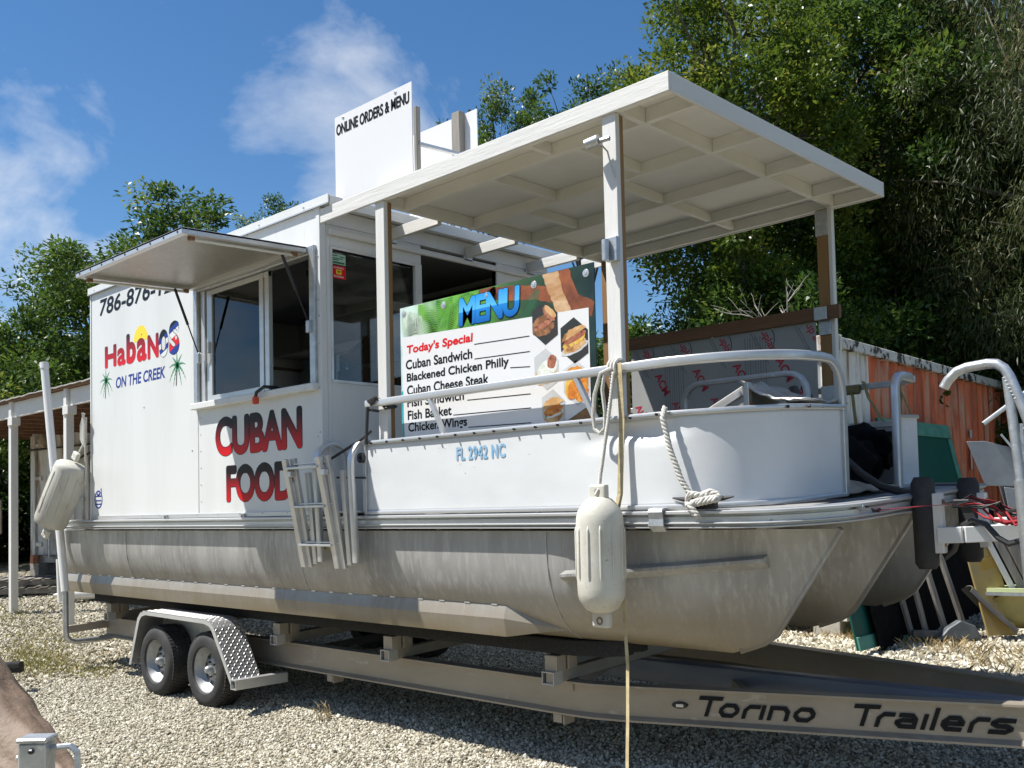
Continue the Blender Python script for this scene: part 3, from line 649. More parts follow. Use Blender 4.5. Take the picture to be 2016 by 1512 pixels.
cbox('ledger_board', .001,.03, .06,2.5, 3.72,3.765, 'white_wood_y', .003, roof2)
def post(x0, y0, face, top=3.80, z0=1.64, sgn=1):
    mb = MB(); mb.box(x0,x0+.098,y0,y0+.036,z0,top+cz(x0)); p = mb.build('canopy_post', M['white_wood_z'], boat, bev=.004)
    b = MB(); b.box(x0+.006,x0+.092,y0+.037,y0+.075,z0,top-.005+cz(x0)); b.build('post_backing', M['brown_wood'], p, bev=.003); return p
post(.628,.022,0); post(2.668,.022,0)
p3 = MB().box(2.675,2.765,2.56,2.598,1.70,3.80).build('canopy_post', M['brown_wood'], boat, bev=.004)
MB().box(2.767,2.797,2.555,2.605,1.70,3.81).build('post_face_board', M['white_wood_z'], p3, bev=.003)
for z in (3.60,2.86,2.36):
    MB().box(2.672,2.768,2.548,2.562,z,z+(.19 if z > 3.5 else .12)).build('post_bracket', M['galv'], p3, bev=.002)
pf = MB().box(.628,.72,2.56,2.6,1.7,3.80).build('canopy_post', M['brown_wood'], boat, bev=.004)
# fittings on the big post
lk = MB(); lk.tube([(2.62,-.06,3.655),(2.70,-.05,3.665)], .030, 10); lk.tube([(2.70,-.04,3.660),(2.76,-.03,3.662)], .014, 8)
l1 = lk.build('swivel_fitting', M['galv'], boat, smooth=True)
MB().tube([(2.705,-.035,3.64),(2.73,-.012,3.60),(2.745,-.002,3.52),(2.76,.012,3.45)], .005, 6).build('fitting_lanyard', M['rope'], l1, smooth=True)
cy = MB(); cy.lathe([(0,.0),(.022,.0),(.022,.115),(0,.115)], (2.712,-.03,2.99), 'Z', 12); c1 = cy.build('pole_socket', M['galv'], boat, smooth=True)
MB().box(2.70,2.775,-.012,.021,2.985,3.12).build('socket_plate', M['galv'], c1, bev=.003)

# ------------------------------------------------------------------ bow fence
YF = -.02
def fence_path(z, off=0., x0=.53):
    r = .58-off; cx, cy = 3.0, YF+.58
    pts = [(x0, YF+off, z),(1.2,YF+off,z),(1.9,YF+off,z),(2.5,YF+off,z)]+arc((cx,cy), r, -90, 0, 12, 'XY', z)+[(cx+r, cy+.2, z),(cx+r, cy+.40, z)]
    return pts
fence = MB(); v = []; f = []
pp = fence_path(0); dense = []
for i in range(len(pp)-1):
    a = Vector(pp[i]); b = Vector(pp[i+1]); n = max(1, int((b-a).length/.055))
    for k in range(n): dense.append(a.lerp(b, k/n))
dense.append(Vector(pp[-1]))
ZS = [1.632+(2.098-1.632)*j/26 for j in range(27)]
for i, p in enumerate(dense):
    t = (dense[min(i+1, len(dense)-1)]-dense[max(i-1,0)]).normalized(); nrm = Vector((t.y, -t.x, 0))
    for j, z in enumerate(ZS):
        # dented sheet: one crease below the top rail where the skin has buckled, gentle waves elsewhere
        d = .0022*noise.noise(Vector((p.x*2.6+p.y*2, z*4, 1.7)))
        u = (p.x-2.90)/.20; ed = 2.015-.035*math.exp(-((p.x-2.98)/.14)**2); w_ = 1/(1+math.exp(-(z-ed)/.009))
        d -= .036*math.exp(-u*u*u*u)*w_*(1-.55*max(0,(z-2.06)/.04))
        u2 = (p.x-2.62)/.10; w2 = (z-2.0)/.05; d -= .014*math.exp(-u2*u2-w2*w2)
        q = p+nrm*d; v.append((q.x, q.y, z))
n = len(ZS)
for i in range(len(dense)-1):
    for j in range(n-1): f.append((i*n+j, (i+1)*n+j, (i+1)*n+j+1, i*n+j+1))
fence.add(v, f)
M['skin'] = mat('fence_skin', (.635,.648,.66), .5, 0, (.56,.572,.585), 2.5, 8, .42, .75, bump=.06, bs=6, stretch=(.6,1,1.2), col3=(.33,.31,.285), vs3=17, lo3=.70, hi3=.745)
sk = fence.build('fence_skin', M['skin'], boat, smooth='all', shear=True)
m_ = sk.modifiers.new('solid', 'SOLIDIFY'); m_.thickness = .004; m_.offset = 0
def rail(z, w, h, off=0., name='fence_rail', x0=.53, par=None):
    mb = MB(); mb.sweep([(a, b, z) for a, b, c in fence_path(z, off, x0)], rrect(w, h, .007, 2)); return mb.build(name, M['alu'], par or sk, smooth=True, shear=True)
rail(2.112,.036,.030); rail(1.626,.034,.026)
g_ = MB(); g_.sweep([(a, b, 2.112) for a, b, c in fence_path(0)], [(.018,-.004),(.022,-.004),(.022,.004),(.018,.004)]); g_.build('rail_bead', M['alu_plain'], sk, shear=True)
# top rail ends in a bent hoop at the gate
ends = fence_path(2.385)
hoop = [(.55, YF, 2.385)]+[p for p in ends[1:-2]]
ex, ey, _ = ends[-1]
hoop += [(ex, ey-.24, 2.385)]+[(ex, ey-.20+.20*math.sin(R(a)), 2.185+.20*math.cos(R(a))) for a in (15,30,45,60,75,90)]+[(ex, ey, 2.0),(ex, ey, 1.63)]
th = MB(); th.sweep(hoop, rrect(.034,.052,.010,3), rot='min'); top = th.build('top_rail', M['alu'], sk, smooth=True, shear=True)
MB().lathe([(0,-.001),(.012,-.001),(.014,0)], (.55,YF,2.385), 'X', 10).build('rail_end_cap', M['rust'], top)
for xa, xb in ((1.22,1.35),(2.47,2.60)):
    MB().bar((xa,YF,2.362),(xb,YF,2.125),.026,.034,(0,1,0)).build('fence_brace', M['alu_plain'], sk, bev=.003)
MB().box(.515,.55,YF-.018,YF+.018,1.63,2.10).build('fence_end_post', M['alu_plain'], sk, bev=.004)
MB().box(3.56,3.60,.93,.975,1.67,2.14).build('fence_end_post', M['alu_plain'], sk, bev=.004)
for k in range(15):                                        # rail screws with their stand-offs
    x = .62+k*.172
    if x < 3.0: q = (x, YF-.019, 2.108)
    else: a = R(-90+(x-3.0)/.58*57.3); q = (3.0+.60*math.cos(a), YF+.58+.60*math.sin(a), 2.112)
    s1 = MB(); s1.lathe([(0,-.012),(.007,-.012),(.009,0)], q, 'Y', 8); s1.build('rail_screw', M['dark_steel'], sk)
for k in range(4):
    a = R(-20+k*16); q = (3.0+.601*math.cos(a), YF+.58+.601*math.sin(a), 2.112+.05*(YF+.58+.6*math.sin(a)))
    s1 = MB(); s1.lathe([(0,.012),(.007,.012),(.009,0)], q, 'X', 8); s1.build('rail_screw', M['dark_steel'], sk)
# bow gate swung open, standing along the deck
gt = MB(); gy = .98
gt.sweep([(3.36,gy,1.66),(3.36,gy,2.22)]+[(3.24+.12*math.cos(R(a)), gy, 2.22+.12*math.sin(R(a))) for a in (20,45,70,90)]+[(2.64,gy,2.34)]+[(2.64-.12*math.sin(R(a)), gy, 2.22+.12*math.cos(R(a))) for a in (20,45,70,90)]+[(2.52,gy,1.66)], rrect(.032,.045,.008,2), up=(0,1,0), rot='min')
gate = gt.build('bow_gate', M['alu_dull'], boat, smooth=True, shear=True)
MB().box(2.53,3.35,gy-.004,gy+.004,1.68,2.02).build('gate_skin', M['skin'], gate, shear=True)
# far half of the bow fence
ff = MB(); ff.box(3.445,3.452,2.02,2.33,1.62,2.06); fs = ff.build('fence_skin', M['skin'], boat, shear=True)
MB().sweep([(3.45,2.0,1.61),(3.45,2.0,2.26),(3.45,2.015,2.30),(3.45,2.05,2.325),(3.45,2.10,2.335),(3.45,2.22,2.33),(3.44,2.27,2.325)], rrect(.046,.062,.012,3), rot='min').build('top_rail', M['alu'], fs, smooth=True, shear=True)
MB().box(3.43,3.465,1.985,2.34,2.055,2.08).build('fence_rail', M['alu'], fs, shear=True, bev=.003); MB().box(3.43,3.465,1.985,2.34,1.608,1.63).build('fence_rail', M['alu'], fs, shear=True, bev=.003)
MB().box(3.43,3.468,1.975,2.025,2.15,2.24).build('rail_joint', M['alu_plain'], fs, shear=True, bev=.004)
sd = MB(); sd.box(.6,3.2,2.596,2.63,2.30,2.345); sd.build('far_side_rail', M['alu_dull'], fs, shear=True, bev=.004)
sd = MB(); sd.box(.6,3.2,2.60,2.626,2.02,2.065); sd.build('far_side_rail', M['alu_dull'], fs, shear=True, bev=.004)
MB().box(.6,3.2,2.608,2.614,1.62,2.02).build('fence_skin', M['interior'], fs, shear=True)
MB().bar((3.2,2.613,2.32),(3.45,2.30,2.32),.03,.045).build('far_side_rail', M['alu_dull'], fs, shear=True)

# ------------------------------------------------------------------ lettering on the stand
def wall(u, v): return (u, -.0010, v)
def wall2(u, v): return (u, -.0018, v)
def fat(mb, vf, fn, box, shear, fu, n=8, ring=True):
    """heavier letters: the glyphs laid over themselves a little to each side, every lay a hair higher"""
    u0, u1, w0, w1 = box; h = w1-w0; d = fu*h
    pts = [(0., 0.)]+([(math.cos(2*math.pi*k/n), math.sin(2*math.pi*k/n)) for k in range(n)] if d > 0 else [])
    inb = (u0+d, u1-d, w0+d, w1-d)
    for k, (a, b2) in enumerate(pts):
        place2d(mb, vf, lambda u, v, k=k, a=a, b2=b2: fn(u+a*d, v+b2*d, k), inb, shear)
    return mb
def letters(s, box, m, name, par=boat, fn=wall, bold=.02, shear=0., outline_m=None, ob=.05, fn2=wall2, spacing=1.):
    base = text2d(s, .008, spacing)
    def lay(f):
        z = Vector(f(0, 0)); 
        return lambda u, v, k: tuple(Vector(f(u, v))+OUTN[par.name]*(.00003*k))
    if outline_m:
        o = ob-bold; h = box[3]-box[2]; mb = MB(); fat(mb, base, lay(fn), (box[0]-o*h, box[1]+o*h, box[2]-o*h, box[3]+o*h), shear, ob); flat(mb, name+'_outline', outline_m, par); fn = fn2
    mb = MB(); fat(mb, base, lay(fn), box, shear, bold); return flat(mb, name, m, par)
OUTN = {boat.name: Vector((0,-1,0))}
letters('786-876-1229', (-3.83,-1.93,3.665,3.835), M['black_print'], 'phone_number', bold=.022, shear=.18)
redblack = zgrad('red_black_print', [(2.12,(.60,.006,.010)),(2.20,(.44,.006,.010)),(2.30,(.16,.006,.010)),(2.39,(.012,.004,.006)),(2.46,(.008,.004,.006))])
letters('CUBAN', (-1.55,-.27,2.125,2.45), redblack, 'lettering', bold=.038, outline_m=M['black_print'], ob=.054, spacing=.96)
redblack2 = zgrad('red_black_print_low', [(1.73,(.60,.006,.010)),(1.81,(.44,.006,.010)),(1.91,(.16,.006,.010)),(1.98,(.012,.004,.006)),(2.06,(.008,.004,.006))])
letters('FOOD', (-1.38,-.40,1.735,2.04), redblack2, 'lettering', bold=.038, outline_m=M['black_print'], ob=.054, spacing=.96)
hgr = zgrad('logo_print', [(3.12,(.60,.012,.02)),(3.22,(.42,.012,.02)),(3.38,(.025,.02,.025))])
sunm = MB(); disc2d(sunm, (-2.92,3.30), .145, wall, 24, 0, 180); flat(sunm, 'logo_sun', M['yellow_print'], boat)
for s, u0, u1, v0, v1 in (('H',-3.70,-3.44,3.12,3.34),('a',-3.42,-3.24,3.11,3.285),('b',-3.22,-3.02,3.105,3.40),('a',-3.00,-2.80,3.10,3.325),('N',-2.78,-2.56,3.10,3.33)):
    letters(s, (u0,u1,v0,v1), hgr, 'logo_letter', fn=wall2, bold=.05)
def band(name, s, box, cuts, mats):
    """letter printed in slanted flag bands: the glyph cut into strips"""
    vf = text2d(s, .04); mb = MB(); place2d(mb, vf, lambda u, v: (u, v, 0), box)
    me = bpy.data.meshes.new('t'); me.from_pydata(mb.v, [], mb.f); bm = bmesh.new(); bm.from_mesh(me); bpy.data.meshes.remove(me)
    lo = -9.
    for k, hi in enumerate(list(cuts)+[9.]):
        b2 = bm.copy(); n_ = Vector((-.35,1,0)).normalized(); c = Vector(((box[0]+box[1])/2, 0, 0))
        for val, sg in ((lo, -1), (hi, 1)):
            if abs(val) < 8: bmesh.ops.bisect_plane(b2, geom=b2.verts[:]+b2.edges[:]+b2.faces[:], plane_co=c+Vector((0,val,0)), plane_no=n_*sg, clear_outer=True)
        q = MB(); vs = [wall2(p.co.x, p.co.y) for p in b2.verts]; b2.verts.index_update(); q.add(vs, [tuple(x.index for x in fc.verts) for fc in b2.faces]); b2.free(); lo = hi
        if q.f: flat(q, name, mats[k], boat)
    bm.free()
letters('O', (-2.56,-2.37,3.085,3.345), M['black_print'], 'logo_outline', bold=.06, fn=wall)
band('logo_letter', 'O', (-2.555,-2.375,3.09,3.34), (3.135,3.185,3.235,3.285), [M['white_print'],M['blue_print'],M['white_print'],M['blue_print'],M['black_print']])
letters('S', (-2.36,-2.165,3.085,3.395), M['black_print'], 'logo_outline', bold=.06, fn=wall)
band('logo_letter', 'S', (-2.355,-2.17,3.09,3.39), (3.15,3.25,3.31,3.36), [M['blue_print'],M['red_print'],M['white_print'],M['blue_print'],M['black_print']])
star = MB(); poly2d(star, [(-2.225+(.028 if k % 2 == 0 else .011)*math.sin(R(36*k)), 3.235+(.028 if k % 2 == 0 else .011)*math.cos(R(36*k))) for k in range(10)], lambda u, v: (u,-.0026,v)); flat(star, 'logo_star', M['white_print'], boat)
letters('ON THE CREEK', (-3.46,-2.43,2.895,3.005), M['blue_print'], 'logo_tagline', bold=.02, shear=.12)
def palm(cx, base, top, w):
    mb = MB(); h = top-base; tx = cx+.02*w
    stroke(mb, [(cx-.05*w, base),(cx-.02*w, base+.3*h),(tx, base+.62*h)], .045*w, wall); flat(mb, 'palm_trunk', M['black_print'], boat)
    mb = MB(); hub = Vector((tx, base+.64*h))
    for a, ln, droop in ((95,.42,.02),(55,.46,.10),(20,.5,.2),(-15,.5,.32),(130,.46,.10),(160,.5,.2),(195,.48,.32),(-55,.42,.25),(235,.4,.25)):
        pts = []; 
        for k in range(7):
            s_ = k/6; p = hub+Vector((math.cos(R(a))*ln*w*s_, math.sin(R(a))*ln*w*s_-droop*w*s_*s_)); pts.append(p)
        for k in range(6):
            d = (pts[k+1]-pts[k]).normalized(); nn = Vector((-d.y, d.x)); wd = .075*w*(1-k/6.5)
            poly2d(mb, [tuple(pts[k]), tuple(pts[k]-d*.02*w+nn*wd), tuple(pts[k+1])], wall); poly2d(mb, [tuple(pts[k]), tuple(pts[k+1]), tuple(pts[k]-d*.02*w-nn*wd)], wall)
    flat(mb, 'palm_fronds', M['green_print'], boat)
palm(-3.68,2.82,3.10,.30); palm(-2.215,2.80,3.085,.33)
# round blue maker's badge low on the corner
bd = MB(); stroke(bd, [(-3.865+.085*math.cos(R(a)), 1.812+.085*math.sin(R(a))) for a in range(0,360,18)], .014, wall2, True)
for z in (1.845,1.80,1.765): stroke(bd, [(-3.93,z),(-3.80,z)], .012, wall2)
stroke(bd, [(-3.90,1.87),(-3.865,1.85),(-3.83,1.875)], .02, wall2); stroke(bd, [(-3.80,1.86),(-3.79,1.89),(-3.80,1.92),(-3.815,1.905)], .010, wall2)
flat(bd, 'round_badge', M['blue_print'], boat)
for k in range(2):                                         # hand-made numbers on the fence skin
    pass
letters('FL 2942 NC', (1.465,1.90,1.945,2.03), M['faded_blue'], 'registration_number', fn=lambda u, v: (u, YF-.0046, v), bold=.03, spacing=1.12)
# permit stickers inside the front window
def fwl(u, v): return (.001, u, v)
sg = MB(); poly2d(sg, [(.112,3.595),(.245,3.595),(.245,3.515),(.112,3.515)], lambda u, v: (-.022,u,v)); s1 = flat(sg, 'permit_sticker', mat('mint_print', (.36,.58,.46), .4), boat)
q = MB()
for k, (a, b, c) in enumerate(((.12,.17,3.58),(.12,.22,3.56),(.12,.18,3.548),(.19,.235,3.575),(.125,.235,3.528))): stroke(q, [(a,c),(b,c)], .007 if k < 4 else .014, lambda u, v: (-.0205,u,v))
flat(q, 'sticker_print', mat('dark_green_print', (.01,.10,.05), .4), s1)
sg = MB(); poly2d(sg, [(.115,3.505),(.245,3.505),(.245,3.405),(.115,3.405)], lambda u, v: (-.022,u,v)); s2 = flat(sg, 'permit_sticker', M['red_print'], boat)
q = MB(); poly2d(q, [(.155,3.475),(.205,3.475),(.205,3.44),(.155,3.44)], lambda u, v: (-.0205,u,v)); flat(q, 'sticker_print', M['yellow_print'], s2)
OUTN[s2.name] = Vector((1,0,0))
letters('EXPIRES', (.135,.225,3.482,3.495), M['white_print'], 'sticker_text', s2, fn=lambda u, v: (-.0205,u,v), bold=.0)
letters('99', (.165,.195,3.447,3.468), M['black_print'], 'sticker_text', s2, fn=lambda u, v: (-.0195,u,v), bold=.02)
letters('FLORIDA', (.135,.225,3.415,3.430), M['white_print'], 'sticker_text', s2, fn=lambda u, v: (-.0205,u,v), bold=.02)

# ------------------------------------------------------------------ menu board
menu = thing('menu_board', 'printed menu board with palm picture hung between the canopy posts', 'menu sign', (1.68,.08,1.95))
OUTN[menu.name] = Vector((0,-1,0))
MX0, MX1, MZ0, MZ1, MY = .825, 2.545, 1.95, 3.03, .07
mbm = bpy.data.materials.new('menu_picture'); mbm.use_nodes = True; t = mbm.node_tree; n = t.nodes; l = t.links; b = n['Principled BSDF']; b.inputs['Roughness'].default_value = .35
g = n.new('ShaderNodeTexCoord'); s_ = n.new('ShaderNodeSeparateXYZ'); l.new(g.outputs['Object'], s_.inputs[0])
rx_ = n.new('ShaderNodeMapRange'); rx_.inputs[1].default_value = MX0; rx_.inputs[2].default_value = MX1; l.new(s_.outputs[0], rx_.inputs[0])
cr_ = n.new('ShaderNodeValToRGB'); e = cr_.color_ramp.elements; e[0].color = (.50,.66,.66,1); e[1].color = (.012,.03,.028,1)
k = e.new(.16); k.color = (.36,.56,.34,1); k = e.new(.30); k.color = (.14,.40,.05,1); k = e.new(.46); k.color = (.08,.26,.03,1); k = e.new(.62); k.color = (.04,.09,.03,1)
nz = n.new('ShaderNodeTexNoise'); nz.inputs['Scale'].default_value = 9; nz.inputs['Detail'].default_value = 7; l.new(g.outputs['Object'], nz.inputs['Vector'])
ov = n.new('ShaderNodeMixRGB'); ov.blend_type = 'OVERLAY'; ov.inputs[0].default_value = .8; l.new(rx_.outputs[0], cr_.inputs[0]); l.new(cr_.outputs[0], ov.inputs[1]); l.new(nz.outputs[0], ov.inputs[2])
l.new(ov.outputs[0], b.inputs['Base Color'])
MB().box(MX0,MX1,MY,MY+.006,MZ0,MZ1).build('board', mbm, menu)
def mf(k): return lambda u, v: (min(max(u, MX0+.002), MX1-.002), MY-.0004*k, min(max(v, MZ0+.002), MZ1-.002))
# palm fronds and trunks of the picture
fr_l = mat('frond_print', (.20,.50,.05), .35, 0, (.05,.22,.02), 9, 5); fr_w = mat('pale_frond_print', (.62,.74,.60), .35); tk1 = mat('palm_trunk_print', (.42,.22,.09), .4, 0, (.70,.52,.33), 7, 6, stretch=(1,1,2.5)); tk2 = mat('dark_trunk_print', (.30,.09,.03), .4, 0, (.12,.035,.015), 9, 6)
def frond(mb, a, b, ln, n=22, w=.008, k=1):
    a = Vector(a); b = Vector(b); d = (b-a).normalized()
    for i in range(n):
        s_ = (i+.5)/n; p = a.lerp(b, s_); ll = ln*(1-.75*s_)*(.4+.6*min(1, s_*4))
        for sg in (-1, 1):
            q = p+Vector((d.x*.75-d.y*sg*.75, d.y*.75+d.x*sg*.75))*ll; nn = Vector((-(q-p).y, (q-p).x)).normalized()*w*.5
            cl_ = lambda z: (min(max(z.x, MX0+.003), MX1-.003), min(max(z.y, MZ0+.003), MZ1-.003))
            poly2d(mb, [cl_(p+nn), cl_(q), cl_(p-nn)], mf(k))
deep_f = mat('deep_frond_print', (.03,.17,.02), .35, 0, (.07,.28,.03), 12, 5)
q = MB()
for a, b, ln in (((1.52,3.03),(1.30,2.74),.22),((1.75,3.03),(1.60,2.78),.2),((1.20,3.03),(1.42,2.76),.18)): frond(q, a, b, ln, 20, .014, 1)
flat(q, 'frond_print', deep_f, menu)
q = MB()
for a, b, ln in (((1.36,3.03),(1.08,2.72),.27),((1.55,3.02),(1.34,2.74),.22),((1.72,2.98),(1.50,2.76),.18),((1.02,3.03),(1.22,2.74),.2)): frond(q, a, b, ln, 22, .011, 2)
flat(q, 'frond_print', fr_l, menu)
q = MB()
for a, b, ln in (((.92,3.0),(1.06,2.72),.24),((1.05,2.95),(.86,2.70),.18),((.86,3.02),(.93,2.80),.14)): frond(q, a, b, ln, 24, .007, 3)
flat(q, 'frond_print', fr_w, menu)
def trunk_print(pts, w, m, k):
    rg_ = random.Random(int(w*1000)); q = MB(); fine = []
    for i in range(len(pts)-1):
        for j in range(6): t_ = j/6; fine.append((pts[i][0]+(pts[i+1][0]-pts[i][0])*t_, pts[i][1]+(pts[i+1][1]-pts[i][1])*t_))
    fine.append(pts[-1]); Lp, Rp = [], []
    for i, p in enumerate(fine):
        a_ = Vector(fine[max(i-1,0)]); b_ = Vector(fine[min(i+1,len(fine)-1)]); d_ = (b_-a_).normalized(); n_ = Vector((-d_.y, d_.x)); hw = w/2*(1+.10*rg_.uniform(-1,1))
        Lp.append(tuple(Vector(p)+n_*hw)); Rp.append(tuple(Vector(p)-n_*hw))
    for i in range(len(fine)-1): poly2d(q, [Lp[i],Lp[i+1],Rp[i+1],Rp[i]], mf(k))
    flat(q, 'trunk_print', m, menu)
trunk_print([(1.60,3.0),(1.85,2.965),(2.1,2.93),(2.35,2.85),(2.54,2.76)], .085, tk2, 1)
trunk_print([(2.20,3.08),(2.245,2.95),(2.30,2.84),(2.37,2.70)], .125, tk1, 2)
trunk_print([(2.31,3.06),(2.345,2.93),(2.40,2.82),(2.45,2.70)], .085, tk2, 3)
q = MB(); frond(q, (2.12,2.95),(1.98,2.78),.12,16,.006,3); flat(q, 'frond_print', mat('dim_frond_print', (.05,.16,.08), .35), menu)
q = MB(); poly2d(q, [(.842,2.825),(2.50,2.775),(2.50,2.22),(2.30,2.13),(2.28,1.96),(.85,1.96)], mf(4)); wp = flat(q, 'white_field', M['white_print'], menu)
q = MB(); poly2d(q, [(.828,2.45),(.842,2.46),(.856,1.96),(.828,1.96)], mf(4)); flat(q, 'teal_edge', mat('teal_print', (.02,.35,.42), .35), menu)
q = MB(); poly2d(q, [(2.30,2.128),(2.50,2.215),(2.54,2.22),(2.54,1.955),(2.285,1.955)], mf(4)); flat(q, 'table_print', mat('table_print', (.09,.05,.03), .4, 0, (.35,.18,.05), 5, 5), menu)
mblue = zgrad('menu_blue_print', [(2.82,(.01,.12,.42)),(2.905,(.02,.22,.62)),(2.91,(.10,.45,.85)),(3.0,(.03,.30,.75))])
letters('MENU', (1.415,1.965,2.815,3.00), mblue, 'menu_title', menu, mf(7), .045, .06, M['black_print'], .065, mf(9), .92)
rows_ = (("Today's Special",.885,1.545,2.690,2.765,'red_print',.032,.10,2.686,1.555),('Cuban Sandwich',.878,1.535,2.598,2.664,'black_print',.024,0,2.592,1.555),('Blackened Chicken Philly',.886,1.858,2.498,2.572,'black_print',.024,0,2.500,1.868),
         ('Cuban Cheese Steak',.886,1.678,2.422,2.488,'black_print',.024,0,2.415,1.70),('Fish Sandwich',.886,1.45,2.340,2.402,'black_print',.024,0,2.335,1.48),('Fish Basket',.889,1.33,2.252,2.316,'black_print',.024,0,2.250,1.345),
         ('Chicken Wings',.892,1.475,2.152,2.232,'black_print',.024,0,2.160,1.485),('Hamburger',.895,1.36,2.062,2.135,'black_print',.024,0,2.075,1.40))
for s, u0, u1, v0, v1, mm, bo, shr, ly, lx in rows_:
    letters(s, (u0,u1,v0,v1), M[mm], 'menu_line', menu, mf(6), bo, shr)
    q = MB(); stroke(q, [(lx,ly),(2.035,ly-.012)], .006, mf(6)); flat(q, 'price_rule', M['black_print'], menu)
def fm(nm, c1, c2, c3, sc1=22, sc3=14): return mat('food_print_'+nm, c1, .4, 0, c2, sc1, 6, .42, .6, col3=c3, vs3=sc3, lo3=.55, hi3=.64)
bread = fm('bread', (.50,.27,.10), (.62,.40,.19), (.30,.13,.04)); toast = fm('toast', (.20,.085,.035), (.34,.16,.07), (.07,.03,.015)); meat = fm('meat', (.30,.09,.05), (.44,.20,.11), (.12,.035,.02), 40, 30)
onion = fm('filling', (.60,.62,.55), (.74,.74,.68), (.10,.20,.05), 34, 26); fried = fm('fried', (.52,.15,.015), (.66,.30,.05), (.30,.06,.008), 24, 30); cheese = fm('cheese', (.62,.36,.04), (.70,.48,.12), (.30,.12,.06), 30, 20)
grey_p = mat('grey_photo_print', (.45,.46,.46), .4, 0, (.58,.58,.6), 4, 4); dark_p = mat('dark_photo_print', (.02,.03,.027), .4, 0, (.04,.03,.025), 9, 4)
def blob(cx, cy, rx_, ry_, rot_, sd, k, m, par, a0=0, a1=360, n=22):
    rg_ = random.Random(sd); c_, s2_ = math.cos(R(rot_)), math.sin(R(rot_)); pts = []
    for i in range(n):
        a_ = R(a0+(a1-a0)*i/(n if a1-a0 == 360 else n-1)); kk = rg_.uniform(.88,1.06); u, v = rx_*math.cos(a_)*kk, ry_*math.sin(a_)*kk; pts.append((cx+u*c_-v*s2_, cy+u*s2_+v*c_))
    q = MB(); poly2d(q, pts, mf(k)); flat(q, 'dish_print', m, par)
def clip_hex(): pass
HX = ((2.163,2.735,.125,dark_p),(2.388,2.600,.128,dark_p),(2.166,2.458,.118,grey_p),(2.40,2.352,.125,grey_p),(2.215,2.215,.112,grey_p))
for k, (cx, cz_, r, bgm) in enumerate(HX):
    hx = [(cx+r*.93*math.sin(R(60*i)), cz_+r*1.06*math.cos(R(60*i))-.02*math.sin(R(60*i))) for i in range(6)]
    q = MB(); poly2d(q, hx, mf(7)); ph = flat(q, 'food_photo', bgm, menu)
    if k == 0:
        blob(cx-.01,cz_-.035,.092,.040,8,1,8,toast,ph); blob(cx-.02,cz_-.01,.085,.022,12,2,9,meat,ph); blob(cx-.02,cz_+.012,.080,.036,14,3,10,toast,ph,0,200); blob(cx+.035,cz_+.05,.068,.026,-42,4,11,meat,ph); blob(cx+.045,cz_+.062,.060,.020,-42,5,12,bread,ph)
    elif k == 1:
        blob(cx,cz_-.045,.105,.032,14,6,8,grey_p,ph); blob(cx,cz_-.028,.098,.036,16,7,9,bread,ph); blob(cx,cz_-.002,.096,.028,18,8,10,cheese,ph); blob(cx+.005,cz_+.018,.090,.024,18,9,11,meat,ph); blob(cx,cz_+.034,.098,.040,18,10,12,bread,ph,0,190)
    elif k == 2:
        blob(cx,cz_-.03,.098,.058,20,11,8,bread,ph); blob(cx+.01,cz_+.0,.088,.058,24,12,9,onion,ph); blob(cx+.045,cz_+.04,.035,.045,-20,13,10,meat,ph); blob(cx-.02,cz_-.06,.05,.014,15,14,10,toast,ph)
    elif k == 3:
        blob(cx-.02,cz_+.055,.075,.042,10,15,8,fried,ph); blob(cx+.045,cz_+.015,.04,.06,20,16,9,fried,ph); blob(cx-.045,cz_-.02,.045,.07,-8,17,9,cheese,ph); blob(cx+.03,cz_-.055,.058,.055,25,18,10,fried,ph); blob(cx-.035,cz_-.04,.04,.06,-14,19,11,fried,ph)
    else:
        blob(cx,cz_-.045,.078,.036,10,20,8,bread,ph); blob(cx,cz_-.028,.084,.020,12,21,9,onion,ph); blob(cx,cz_-.005,.080,.030,12,22,10,fried,ph); blob(cx-.005,cz_+.022,.082,.050,12,23,11,bread,ph,0,185)
for k in range(5):
    sc_ = MB(); sc_.lathe([(0,-.006),(.009,-.006),(.010,-.004),(.022,-.003),(.024,0)], (.865+k*.405,MY,2.985-.002*k), 'Y', 14); sc_.build('washer_screw', M['alu_plain'], menu, smooth=True)

# ------------------------------------------------------------------ signs on the roof
qs = thing('roof_sign', 'white square sign with online orders heading standing on the roof edge', 'sign', (.58,.11,3.97))
MB().box(.065,.955,.10,.106,3.915,4.60).build('board', M['white_print'], qs, bev=.001)
OUTN[qs.name] = Vector((0,-1,0))
letters('ONLINE ORDERS & MENU', (.085,.93,4.455,4.540), M['black_print'], 'heading', qs, lambda u, v: (u,.0985,v), .03)
for x in (.17,.78):
    sc_ = MB(); sc_.lathe([(0,-.006),(.009,-.006),(.016,0)], (x,.10,4.575), 'Y', 12); sc_.build('screw', M['galv'], qs)
MB().box(.962,.99,.107,.145,3.905,4.42).build('sign_stake', M['grey_wood'], qs, bev=.002)
MB().bar((.985,.13,4.16),(1.15,.75,4.12),.03,.02).build('sign_stay', M['alu_plain'], qs)
rs = thing('back_sign', 'plain white board behind the lettered roof sign with a grey wooden stake', 'sign board', (.5,.86,3.97))
MB().box(.02,.82,.86,.867,3.90,4.66).build('board', M['white_print'], rs)
MB().box(.60,.69,.80,.858,3.90,4.67).build('sign_stake', M['grey_wood'], rs, bev=.003)

